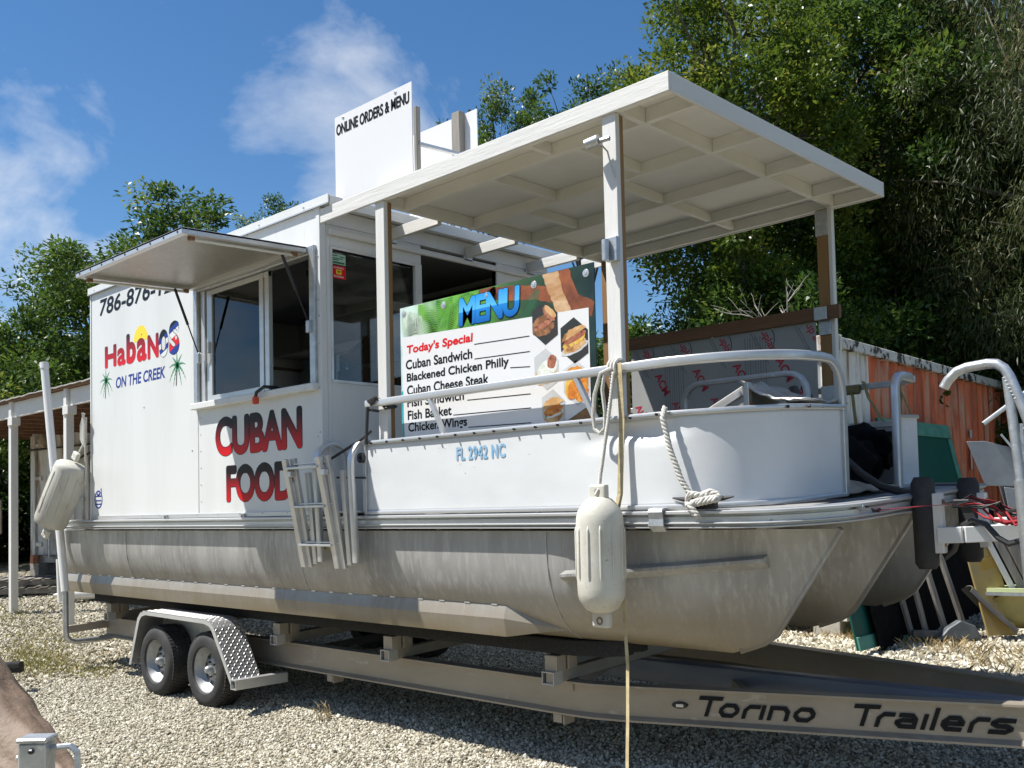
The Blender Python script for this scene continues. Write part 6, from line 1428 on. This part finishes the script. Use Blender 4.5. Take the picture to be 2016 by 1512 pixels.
lump('rag', wq(.24,.06,3.02), (.14,.07,.17), M['canvas'], wc, 3, .4, 3)
for a, b in (((-.06,.08,2.86),(1.4,.08,2.93)),((.55,.07,2.50),(1.5,.07,2.85))): MB().tube([wq(*a),wq(*b)], .018, 6).build('black_pipe', M['black'], wc, smooth=True)
for u in (.15,2.2): p = wq(u,-.1,0); MB().box(p[0]-.2,p[0]+.2,p[1]-.2,p[1]+.2,gh(p[0],p[1])-.05,Z0w-.02).build('support_block', M['grey_wood_x'], wc, bev=.01)
p = wq(.07,.08,0); MB().box(p[0]-.07,p[0]+.07,p[1]-.05,p[1]+.05,Z0w-.03,Z0w+.12).build('corner_casting', mat('rusty_casting', (.45,.20,.10), .8, 0, (.25,.10,.06), 12, 5), wc, bev=.006)

# ------------------------------------------------------------------ white shed at the left
M['pale_shingle'] = mat('pale_shingle', (.42,.41,.38), .9, 0, (.20,.19,.17), 4, 6, .45, .7, bump=.4, bs=40)
shd = thing('open_shed', 'white wooden open shed with a shingle edge left of the stand', 'shed', (-8.0,1.3,.3))
def shz(x): return 3.36+.045*(x+7.1)
for x0, x1 in ((-13.5,-7.17),(-7.03,-3.9)):
    mb = MB(); mb.box(x0,x1,1.0,1.05,3.10,3.32); mb.v = [(x,y,z+.0) for x,y,z in mb.v]; mb.build('shed_beam', M['white_wood'], shd, bev=.005)
for x in (-7.10,-9.06,-12.2):
    ps = MB(); ps.box(x-.05,x+.05,.96,1.06,gh(x,1)-.05,3.335); po = ps.build('shed_post', M['white_wood_z'], shd, bev=.005)
    MB().box(x-.03,x+.14,.94,1.06,2.98,3.098).build('post_block', M['white_wood_z'], po, bev=.004)
for k in range(14):
    x = -13.4+k*.65; MB().box(x,x+.05,1.06,4.2,3.12,3.26).build('shed_rafter', M['brown_wood_x'], shd, bev=.003)
dk2 = MB(); dk2.box(-13.7,-3.9,.93,4.3,3.325,3.345); dk2.build('shed_deck', M['brown_wood_x'], shd)
for k in range(34):
    x = -13.7+k*.29; t = MB(); a = rng.uniform(-.012,.012); t.add([(x,.90,3.348+a),(x+.285,.90,3.348-a*.6),(x+.285,1.9,3.42),(x,1.9,3.42),(x,.90,3.362+a),(x+.285,.90,3.362-a*.6),(x+.285,1.9,3.435),(x,1.9,3.435)], [(0,3,2,1),(4,5,6,7),(0,1,5,4),(1,2,6,5),(2,3,7,6),(3,0,4,7)]); t.build('shingle', M['pale_shingle'], shd)
mb = MB(); mb.box(-13.0,-5.0,3.9,4.0,2.65,3.1); mb.build('back_beam', M['brown_wood_x'], shd, bev=.004)
mb = MB(); mb.box(-8.5,-4.5,4.15,4.25,.3,3.1) ; 

# ------------------------------------------------------------------ clutter at the left
pt = None
def pallet(x, y, z, rz, label):
    t = thing('wooden_pallet', label, 'pallet', (x,y,z), 'pallets stacked on the gravel'); c, s_ = math.cos(rz), math.sin(rz)
    def put(u0,u1,w0,w1,h0,h1,nm):
        mb = MB(); mb.box(u0,u1,w0,w1,h0,h1); mb.v = [(x+a*c-b*s_, y+a*s_+b*c, z+h) for a,b,h in mb.v]; mb.build(nm, M['grey_wood_x'], t, bev=.003)
    for k in range(7): put(-.6+k*.175,-.6+k*.175+.12,-.5,.5,.105,.125,'deck_board')
    for w in (-.48,-.04,.40): put(-.6,.57,w,w+.08,.022,.103,'stringer')
    for k in range(3): put(-.6+k*.5,-.6+k*.5+.12,-.5,.5,0,.020,'bottom_board')
pz = gh(-10.9,2.0)
pallet(-10.95,1.95,pz,.9,'bottom pallet of the weathered stack left of the guide pole')
pallet(-11.0,2.0,pz+.127,.98,'upper pallet of the weathered stack left of the guide pole')
pallet(-11.6,1.2,pz-.02,.7,'single weathered pallet at the left edge of the picture')
cv = thing('covered_boat', 'cream covered hull at the left picture edge beyond the pallets', 'boat', (-15.6,2.7,gh(-15.6,2.7)))
mb = MB(); mb.prism([(0,1.15),(1.9,1.02),(2.0,1.75),(.0,1.9)], lambda u, v, w: (-15.2-u*.9,2.98-u*.28-w*.5,v+.15), 1.2); mb.build('cover', mat('cream_cover', (.55,.50,.43), .8, 0, (.45,.40,.34), 4, 5), cv, bev=.05)
for s_ in (0,1): MB().lathe([(0,-.05),(.2,-.06),(.22,0),(.2,.06),(0,.05)], (-15.9-s_*.8,2.5,gh(-15.9,2.5)+.2), 'Y', 18).build('wheel', M['rubber'], cv, smooth=True)
MB().box(-17,-15.3,2.3,2.5,1.0,1.12).build('frame', M['galv'], cv)
ct_ = thing('hand_cart', 'small black cart wheel beside the white container at the far left', 'cart', (-24.2,6.9,gh(-24.2,6.9)))
MB().lathe([(.12,-.05),(.28,-.06),(.34,-.03),(.34,.03),(.28,.06),(.12,.05)], (-24.2,6.9,gh(-24.2,6.9)+.34), 'Y', 20).build('tyre', M['rubber'], ct_, smooth=True)
MB().lathe([(0,-.03),(.2,-.03),(.22,0)], (-24.2,6.84,gh(-24.2,6.9)+.34), 'Y', 16).build('rim', M['galv'], ct_, smooth=True)
MB().box(-24.9,-24.0,6.9,7.5,1.25,1.45).build('tray', M['black'], ct_, bev=.03)
def chain_fence(a, b, z0, z1, label, wire, rail_r, m, step=2.4, diag=.14):
    a = Vector((*a,0)); b = Vector((*b,0)); ln = (b-a).length; d = (b-a)/ln; t = thing('chain_link_fence', label, 'fence', (a.x,a.y,z0)); n = max(1,int(ln/step))
    for k in range(n+1): p = a+d*(ln*k/n); MB().tube([(p.x,p.y,z0-.05),(p.x,p.y,z1+.06)], rail_r*1.1, 8).build('fence_post', m, t, smooth=True)
    MB().tube([(a.x,a.y,z1),(b.x,b.y,z1)], rail_r, 8).build('top_rail', m, t, smooth=True)
    mb = MB(); h = z1-z0; k = -h
    while k < ln:
        for sg in (0,1):
            u0, u1 = max(k,0), min(k+h,ln)
            if u1 <= u0: continue
            p, q = a+d*u0, a+d*u1; za, zb_ = z0+(u0-k), z0+(u1-k)
            if sg: za, zb_ = z1-(u0-k), z1-(u1-k)
            mb.bar((p.x,p.y,za),(q.x,q.y,zb_),wire,wire)
        k += diag
    o = mb.build('mesh_wire', m, t); o['kind'] = 'stuff'
chain_fence((-30,5.2),(-17,12.8),.95,2.62,'green chain-link fence far behind the left shed',.012,.03,mat('green_vinyl', (.02,.06,.04), .6, 0, (.04,.09,.06), 5, 3),2.6,.22)
chain_fence((2.55,7.6),(6.9,8.6),.35,2.38,'galvanised chain-link fence at the right beside the rusty container',.006,.022,M['galv'],2.2,.09)

# ------------------------------------------------------------------ clutter at the right
gp1 = thing('green_shutter', 'dark green framed shutter panel leaning on the rusty container', 'shutter', (2.0,6.4,.3))
M['dgreen'] = mat('dark_green_paint', (.004,.085,.062), .45, 0, (.006,.065,.05), 4, 5); M['lgreen'] = mat('chalky_green_paint', (.09,.28,.21), .6, 0, (.05,.19,.14), 8, 5)
def lean(u, v, o=0.): return (2.02-.21*v+o, u, .28+v)     # u along Y, v up the leaning sheet
def lpan(par, u0,u1,v0,v1,o,m,nm,th=.02,sk=0.):
    mb = MB(); mb.prism([(u0+sk*(v0),v0),(u1+sk*v0,v0),(u1+sk*v1,v1),(u0+sk*v1,v1)], lambda u, v, w: lean(u, v, o+w), th); return mb.build(nm, M[m], par, bev=.003)
lpan(gp1,5.95,7.95,.0,2.22,.03,'dgreen','leaf'); lpan(gp1,5.95,7.95,2.06,2.22,.052,'lgreen','rail'); lpan(gp1,5.95,7.95,1.30,1.42,.052,'lgreen','rail'); lpan(gp1,5.95,6.06,.0,2.05,.053,'lgreen','stile'); lpan(gp1,7.84,7.95,.0,2.05,.053,'lgreen','stile')
for k in range(9): lpan(gp1,6.15+k*.19,6.25+k*.19,.2,1.25,.052,'dgreen','slat',.012)
gp2 = thing('green_shutter', 'green shutter panel leaning furthest toward the brown post', 'shutter', (2.0,4.9,.3))
lpan(gp2,4.25,5.75,.0,2.12,.06,'dgreen','leaf'); lpan(gp2,4.25,5.75,1.96,2.12,.082,'lgreen','rail'); lpan(gp2,4.25,5.75,.0,.12,.082,'lgreen','rail')
gap_shade = thing('shade_sheet', 'added black sheet standing in for the shade behind the leaning boards', 'shade sheet', (2.3,6.2,.3))  # black sheet added before the shutters, its colour stands in for deep shade
v = []; f = []
for i in range(25):
    for j in range(9):
        u = 4.55+3.9*i/24; w = 1.25*j/8; p = lean(u, w, .16+.05*noise.noise(Vector((u*2.2,w*1.5,3)))); v.append((p[0], p[1], p[2]-.05+(.10*noise.noise(Vector((u*1.7,4,0))) if j == 8 else 0)))
for i in range(24):
    for j in range(8): f.append((i*9+j,i*9+j+1,(i+1)*9+j+1,(i+1)*9+j))
mb = MB(); mb.add(v, f); mb.build('sheet', M['bag'], gap_shade, smooth='all')
gp3 = thing('painted_trestle', 'bright green wooden frame standing on the stones below the middle pontoon', 'trestle', (2.0,5.1,.26))
M['bgreen'] = mat('bright_green_paint', (.0,.30,.19), .5, 0, (.0,.24,.15), 6, 4)
MB().bar((2.02,5.02,gh(2,5)),(1.90,4.80,1.35),.09,.05).build('upright', M['bgreen'], gp3, bev=.004); MB().bar((2.10,5.16,gh(2,5.1)+.02),(2.0,4.98,1.3),.10,.03).build('upright', M['bgreen'], gp3, bev=.004); MB().bar((2.03,5.04,gh(2,5)+.04),(2.4,5.3,gh(2,5)+.05),.06,.08).build('foot', M['bgreen'], gp3, bev=.004)
brd = (((2.22,5.16,.30),(2.02,4.98,1.42),.075,.03),((2.33,5.24,.30),(2.15,5.06,1.45),.075,.03),((2.48,5.34,.30),(2.25,5.12,1.5),.085,.03),((2.62,5.42,.35),(2.33,5.16,1.7),.07,.035))
lab = ('grey board next to the bright green frame','second grey board from the bright green frame','third grey board from the bright green frame','grey batten leaning nearest the black gap')
for (a, b, w, h), lb in zip(brd, lab):
    t = thing('leaning_board', lb, 'board', (a[0],a[1],a[2]), 'grey boards leaning below the pontoons'); MB().bar(a,b,w,h,(1,0,0)).build('plank', M['grey_wood'], t, bev=.003)
MB_ = MB(); fl_ = thing('fallen_slat', 'short grey slat lying at the foot of the leaning boards', 'board', (2.4,5.2,.33)); MB_.bar((2.25,5.08,.36),(2.66,5.36,.35),.05,.06); MB_.build('plank', M['grey_wood_x'], fl_, bev=.004)
yb_ = thing('yellow_panel', 'stained yellow board with a round hole leaning by the skiff', 'board', (2.8,5.6,.3))
M['yellow'] = mat('stained_yellow_paint', (.40,.29,.09), .7, 0, (.30,.24,.13), 4, 6, .4, .7, col3=(.16,.12,.06), vs3=9, lo3=.62, hi3=.75)
def ylean(u, v, w=0.): return (2.60+.20*u+.16*(1.1-v)*1.0, 5.35+.19*u+.15*(1.1-v), .33+v*.98+0*w) 
mb = MB(); mb.prism([(0,0),(1.0,0),(1.0,1.05),(0,1.05)], lambda u, v, w: (ylean(u,v)[0]+w*.7, ylean(u,v)[1]-w*.7, ylean(u,v)[2]), .03); mb.build('panel', M['yellow'], yb_, bev=.003)
q = ylean(.55,.86); mb = MB(); mb.prism([(.033*math.cos(R(a)), .033*math.sin(R(a))) for a in range(0,360,24)], lambda u, v, w: (q[0]+.023+u*.7+w*.7, q[1]-.023+u*.7-w*.7, q[2]+v), .004); mb.build('hole', M['black_print'], yb_)
mb = MB(); mb.prism([(.35,.62),(.95,.66),(.95,.76),(.35,.72)], lambda u, v, w: (ylean(u,v)[0]+.023+w*.7, ylean(u,v)[1]-.023-w*.7, ylean(u,v)[2]), .006); mb.build('stripe', mat('faded_ochre', (.34,.22,.04), .7), yb_)
for k, (o, lb) in enumerate(((.0,'pale batten leaning along the edge of the yellow board'),(.07,'weathered plank right of the pale batten'),(.15,'wide weathered plank nearest the skiff'))):
    t = thing('leaning_board', lb, 'board', (3.0+o,5.6+o,.5), 'boards leaning beside the yellow panel'); MB().bar((3.06+o,5.70+o*.8,.55),(2.76+o,5.42+o*.8,1.42),.05+.02*k,.025,(1,-1,0)).build('plank', M['grey_wood'] if k else M['white_wood_z'], t, bev=.003)
gd = thing('grey_sheet', 'dark grey sheet leaning behind the planks at the right', 'sheet', (3.2,5.9,.4))
mb = MB(); mb.prism([(0,0),(.5,0),(.28,1.35),(-.1,1.30)], lambda u, v, w: (3.12+.7*u+w*.7-.12*v,5.85+.7*u-w*.7-.1*v,.45+v), .015); mb.build('sheet', mat('grey_plastic_sheet', (.17,.185,.195), .6, 0, (.12,.13,.14), 5, 4), gd)
pc = thing('plastic_trough', 'dark curved plastic trough leaning at the foot of the yellow board', 'trough', (2.7,5.4,.35))
mb = MB(); mb.sweep([(2.95,5.62,.36),(2.80,5.46,.56),(2.66,5.34,.76)], [(.11*math.cos(R(a)), .07*math.sin(R(a))) for a in range(0,181,20)]+[(.10*math.cos(R(a)), .06*math.sin(R(a))) for a in range(180,-1,-20)], up=(0,0,1)); mb.build('shell', mat('dark_plastic', (.07,.065,.06), .6, 0, (.11,.10,.09), 5, 4), pc, smooth=True)
so2 = thing('scrap_metal', 'dark sheet-metal scrap lying on the stones under the far pontoon', 'scrap', (2.55,5.25,.3))
mb = MB(); mb.prism([(0,0),(.42,0),(.36,.14),(.22,.20),(.10,.12)], lambda u, v, w: (2.42+.72*u+w*.6,5.16+.68*u-w*.6,.31+v*.9), .10); mb.build('plate', mat('oxidised_sheet', (.10,.11,.125), .5, .4, (.16,.17,.18), 9, 5), so2, bev=.01)
sp2 = thing('seat_plate', 'grey aluminium plate with folded end leaning by the chain-link fence', 'plate', (2.8,5.5,1.7))
mb = MB(); mb.prism([(0,0),(.36,-.02),(.40,.34),(.12,.42),(-.06,.42)], lambda u, v, w: (2.74+.72*u+w*.5+.18*(.42-v),5.46+.66*u-w*.5+.16*(.42-v),1.74+v), .012); mb.build('plate', mat('dull_grey_plate', (.36,.37,.385), .55, .4, (.27,.28,.30), 5, 6), sp2, bev=.003)
mb = MB(); mb.prism([(0,0),(.42,-.05),(.42,-.55),(.05,-.30)], lambda u, v, w: (2.95+.72*u+w*.5,5.62+.66*u-w*.5,1.72+v), .012); mb.build('folded_end', bpy.data.materials['dull_grey_plate'], sp2, bev=.003)
for k in (0,1): MB().bar((2.95+.1*k,5.60+.08*k,2.22),(3.30+.1*k,5.88+.08*k,1.62),.012,.02).build('trim_strip', M['alu_plain'], sp2)
br_ = thing('galvanised_brace', 'slanting galvanised tube behind the bent hand rail', 'tube', (3.0,5.6,2.3))
MB().tube([(2.83,5.50,2.32),(3.40,6.0,2.86)], .022, 8).build('tube', M['galv'], br_, smooth=True)
skf = thing('small_skiff', 'yellow-green fibreglass skiff bow poking in at the right edge', 'skiff', (3.4,5.9,.35))
v = []; f = []; ns = 10
for i in range(ns+1):
    t = i/ns; b_ = t**.6
    for (w, z) in ((-.55,.30),(-.50,.27),(-.42,.10),(-.2,-.08),(0,-.16),(.2,-.08),(.42,.10),(.50,.27),(.55,.30)):
        ax = Vector((2.76,5.52,.44))+Vector((1.5,1.35,0))*t; sd_ = Vector((.67,-.74,0)); zz = z if t > .02 else z*.3+.2
        q = ax+sd_*(w*b_); v.append((q.x,q.y,.44+zz*(1 if t > 0 else .6)+.02*(1-t)+(.14*(1-b_) if z < .2 else 0)))
for i in range(ns):
    for j in range(8): f.append((i*9+j,i*9+j+1,(i+1)*9+j+1,(i+1)*9+j))
mb = MB(); mb.add(v, f); hu = mb.build('hull', mat('yellow_gelcoat', (.38,.33,.12), .45, 0, (.30,.26,.10), 5, 5), skf, smooth='all')
for sg in (-1,1):
    pts = []
    for i in range(ns+1):
        t = i/ns; b_ = t**.6; q = Vector((2.76,5.52,.76))+Vector((1.5,1.35,0))*t+Vector((.67,-.74,0))*(sg*.56*b_); pts.append(q)
    MB().sweep(pts, rect(.06,.035)).build('gunwale', mat('pale_lime_gelcoat', (.50,.56,.30), .4) if sg < 0 else bpy.data.materials['pale_lime_gelcoat'], skf, smooth=True); MB().sweep([p-Vector((0,0,.035)) for p in pts], rect(.075,.03)).build('rub_strip', M['galv'], skf, smooth=True)
# dark volcanic-looking rock at the far right
rk = thing('dark_rock', 'dark rock on the pale stones at the right picture edge', 'rock', (4.0,4.1,.2)); lump('rock', (4.05,4.35,.26), (.14,.14,.13), mat('dark_rock', (.05,.05,.05), .9, 0, (.09,.09,.085), 12, 5, bump=.6, bs=30), rk, 2, .4, 3)
for k, (x, y) in enumerate(((-3.9,6.5),(-3.2,6.9))):
    pass
# items under the boat at the back
wt_ = thing('white_float', 'white and yellow tapered float lying on the gravel beyond the trailer', 'float', (-9.2,2.2,.4))
MB().taper([(-9.5,1.75,.45),(-9.3,1.95,.46),(-8.6,2.7,.48)], [.02,.09,.09], 12).build('float_tip', M['pvc'], wt_, smooth=True); MB().taper([(-8.6,2.7,.48),(-7.4,4.0,.5),(-7.1,4.3,.5)], [.09,.09,.02], 12).build('float_body', M['yellow_print'], wt_, smooth=True)
wp_ = thing('white_stake', 'short white plastic post standing behind the foot of the guide pole', 'post', (-9.4,1.8,.3)); MB().tube([(-9.4,1.82,.2),(-9.42,1.80,1.0)], .05, 10).build('pipe', M['pvc'], wp_, smooth=True)
lsr = thing('lashing_strap', 'dark ratchet strap with rusty hook hanging behind the trailer end', 'strap', (-4.9,.6,.4))
ribbon([(-4.90,.55,.86),(-4.88,.56,.74),(-4.84,.58,.62)], .05, M['black'], 'webbing', lsr, (1,0,0)); MB().box(-4.92,-4.84,.54,.60,.62,.74).build('buckle', M['dark_steel'], lsr, bev=.01); MB().tube([(-4.86,.57,.63),(-4.80,.57,.52),(-4.78,.57,.46)], .014, 6).build('hook', M['rust'], lsr, smooth=True)

# ------------------------------------------------------------------ covered craft in the near left corner
tb = thing('tarped_boat', 'brown tarpaulin covered boat bow in the near left corner', 'covered boat', (2.5,-3.2,.6))
v = []; f = []; nu, nv = 36, 26
# a tent-like cover running away to the left: ridge high at the back, falling toward the bow at the right
A = Vector((2.35,-2.60,.42)); Bk = Vector((.20,-2.85,1.42))
for i in range(nu+1):
    t = i/nu; ax = A.lerp(Bk, t); wdt = .06+.60*t**.75
    for j in range(nv+1):
        s_ = j/nv*2-1; y = ax.y+s_*wdt*.9; z = ax.z-.62*abs(s_)**1.6*(wdt+.25)+.06*noise.noise(Vector((t*5,s_*3,1)))+.03*noise.noise(Vector((t*14,s_*6,4))); v.append((ax.x-.12*abs(s_)*t, y, z))
for i in range(nu):
    for j in range(nv): f.append((i*(nv+1)+j,i*(nv+1)+j+1,(i+1)*(nv+1)+j+1,(i+1)*(nv+1)+j))
mb = MB(); mb.add(v, f); mb.build('cover', M['tarp'], tb, smooth='all')
wj = thing('winch_post', 'galvanised square winch post with a bent crank in the near left corner', 'winch post', (3.3,-3.28,.5))
def wp(u, w, z): return (3.305+.72*u+.69*w, -3.27+.69*u-.72*w, z)      # u across, w toward the viewer
def wbox(u0,u1,w0,w1,z0,z1): return MB().add([wp(a_,b_,z_) for z_ in (z0,z1) for a_,b_ in ((u0,w0),(u1,w0),(u1,w1),(u0,w1))], [(0,3,2,1),(4,5,6,7),(0,1,5,4),(1,2,6,5),(2,3,7,6),(3,0,4,7)])
def wbuild(nm, u0,u1,w0,w1,z0,z1, m):
    mb = MB(); mb.add([wp(a_,b_,z_) for z_ in (z0,z1) for a_,b_ in ((u0,w0),(u1,w0),(u1,w1),(u0,w1))], [(0,3,2,1),(4,5,6,7),(0,1,5,4),(1,2,6,5),(2,3,7,6),(3,0,4,7)]); return mb.build(nm, M[m], wj, bev=.004)
wbuild('post', -.036,.036,-.03,.03, .45,1.058, 'galv'); wbuild('cap', -.041,.041,-.035,.035, 1.059,1.072, 'galv'); wbuild('side_flange', -.042,-.0365,-.03,.02, .45,1.055, 'galv')
MB().tube([(3.33,-3.24,1.04),(3.375,-3.21,1.045),(3.39,-3.20,1.03),(3.393,-3.198,.85)], .0085, 8).build('crank', M['galv'], wj, smooth=True)
wbuild('bolt', -.008,.008,.030,.038, 1.032,1.046, 'dark_steel')
for z in (1.01,.975): wbuild('bolt', -.052,-.0425,.0,.014, z,z+.014, 'alu_plain')
bm2 = thing('dark_padded_beam', 'black padded beam end sticking in at the left edge above its shadow', 'beam', (-4.2,-.9,.2))
MB().sweep([(-3.93,-.72,.225),(-5.4,-2.2,.16)], rrect(.11,.10,.02,3)).build('beam', M['carpet'], bm2, smooth=True)

# ------------------------------------------------------------------ grass
def grass_patch(name, spots, label, m, hgt, seed):
    g = np.random.default_rng(seed); v = []; f = []
    for (cx, cy, rx_, ry_, n) in spots:
        for _ in range(n):
            a = g.normal(size=2)*.5; x = cx+a[0]*rx_; y = cy+a[1]*ry_; z = gh(x,y)+.002; h = hgt*g.uniform(.4,1.2); th = g.uniform(0,6.28); b = len(v); w = .004
            lx, ly = g.normal(size=2)*h*.55
            v += [(x-w*math.cos(th),y-w*math.sin(th),z),(x+w*math.cos(th),y+w*math.sin(th),z),(x+lx*.4+w*.6*math.cos(th),y+ly*.4+w*.6*math.sin(th),z+h*.6),(x+lx,y+ly,z+h)]; f.append((b,b+1,b+2,b+3))
    me = bpy.data.meshes.new(name); me.from_pydata(v, [], f); me.update(); o = link(name, me, m); tag(o, label, 'grass', kind='stuff')
M['grass'] = mat('yellow_green_grass', (.27,.26,.06), .7, 0, (.36,.29,.11), 3, 4)
M['dry'] = mat('dry_grass', (.30,.22,.10), .8, 0, (.42,.33,.18), 8, 4)
grass_patch('grass', [(-5.6,0,.9,.35,1500),(-4.9,-.2,.6,.35,900),(-6.5,.5,.9,.5,900),(-4.3,.1,.5,.3,500),(-6.8,-.6,1.2,.4,900)], 'yellow-green grass growing through the gravel at the left', M['grass'], .045, 1)
grass_patch('far_grass', [(-9,.5,2,.8,700),(-20,6,3,2,2500),(-14,0,3,1,900)], 'patchy grass farther back on the lot', M['grass'], .10, 5)
grass_patch('dry_weeds', [(1.6,5.1,.9,.25,160),(2.9,4.9,.8,.4,260),(3.4,4.4,.4,.3,140),(1.2,1.5,.5,.4,60),(2.2,5.0,.5,.12,120)], 'dry weeds among the stones behind the boat', M['dry'], .10, 3)
tf = thing('dry_grass_tuft', 'dry straw-coloured grass tuft at the edge of the trailer shadow', 'grass tuft', (-.47,.30,gh(-.47,.3)))
mb = MB(); rg = random.Random(2)
for k in range(16):
    a = rg.uniform(0,6.28); h = rg.uniform(.08,.17); x, y = -.47+rg.uniform(-.05,.05), .30+rg.uniform(-.05,.05); z = gh(x,y); mb.taper([(x,y,z),(x+.03*math.cos(a),y+.03*math.sin(a),z+h*.7),(x+.09*math.cos(a),y+.09*math.sin(a),z+h*.9)], [.003,.0025,.001], 4)
o = mb.build('blades', M['dry'], tf); o['kind'] = 'stuff'
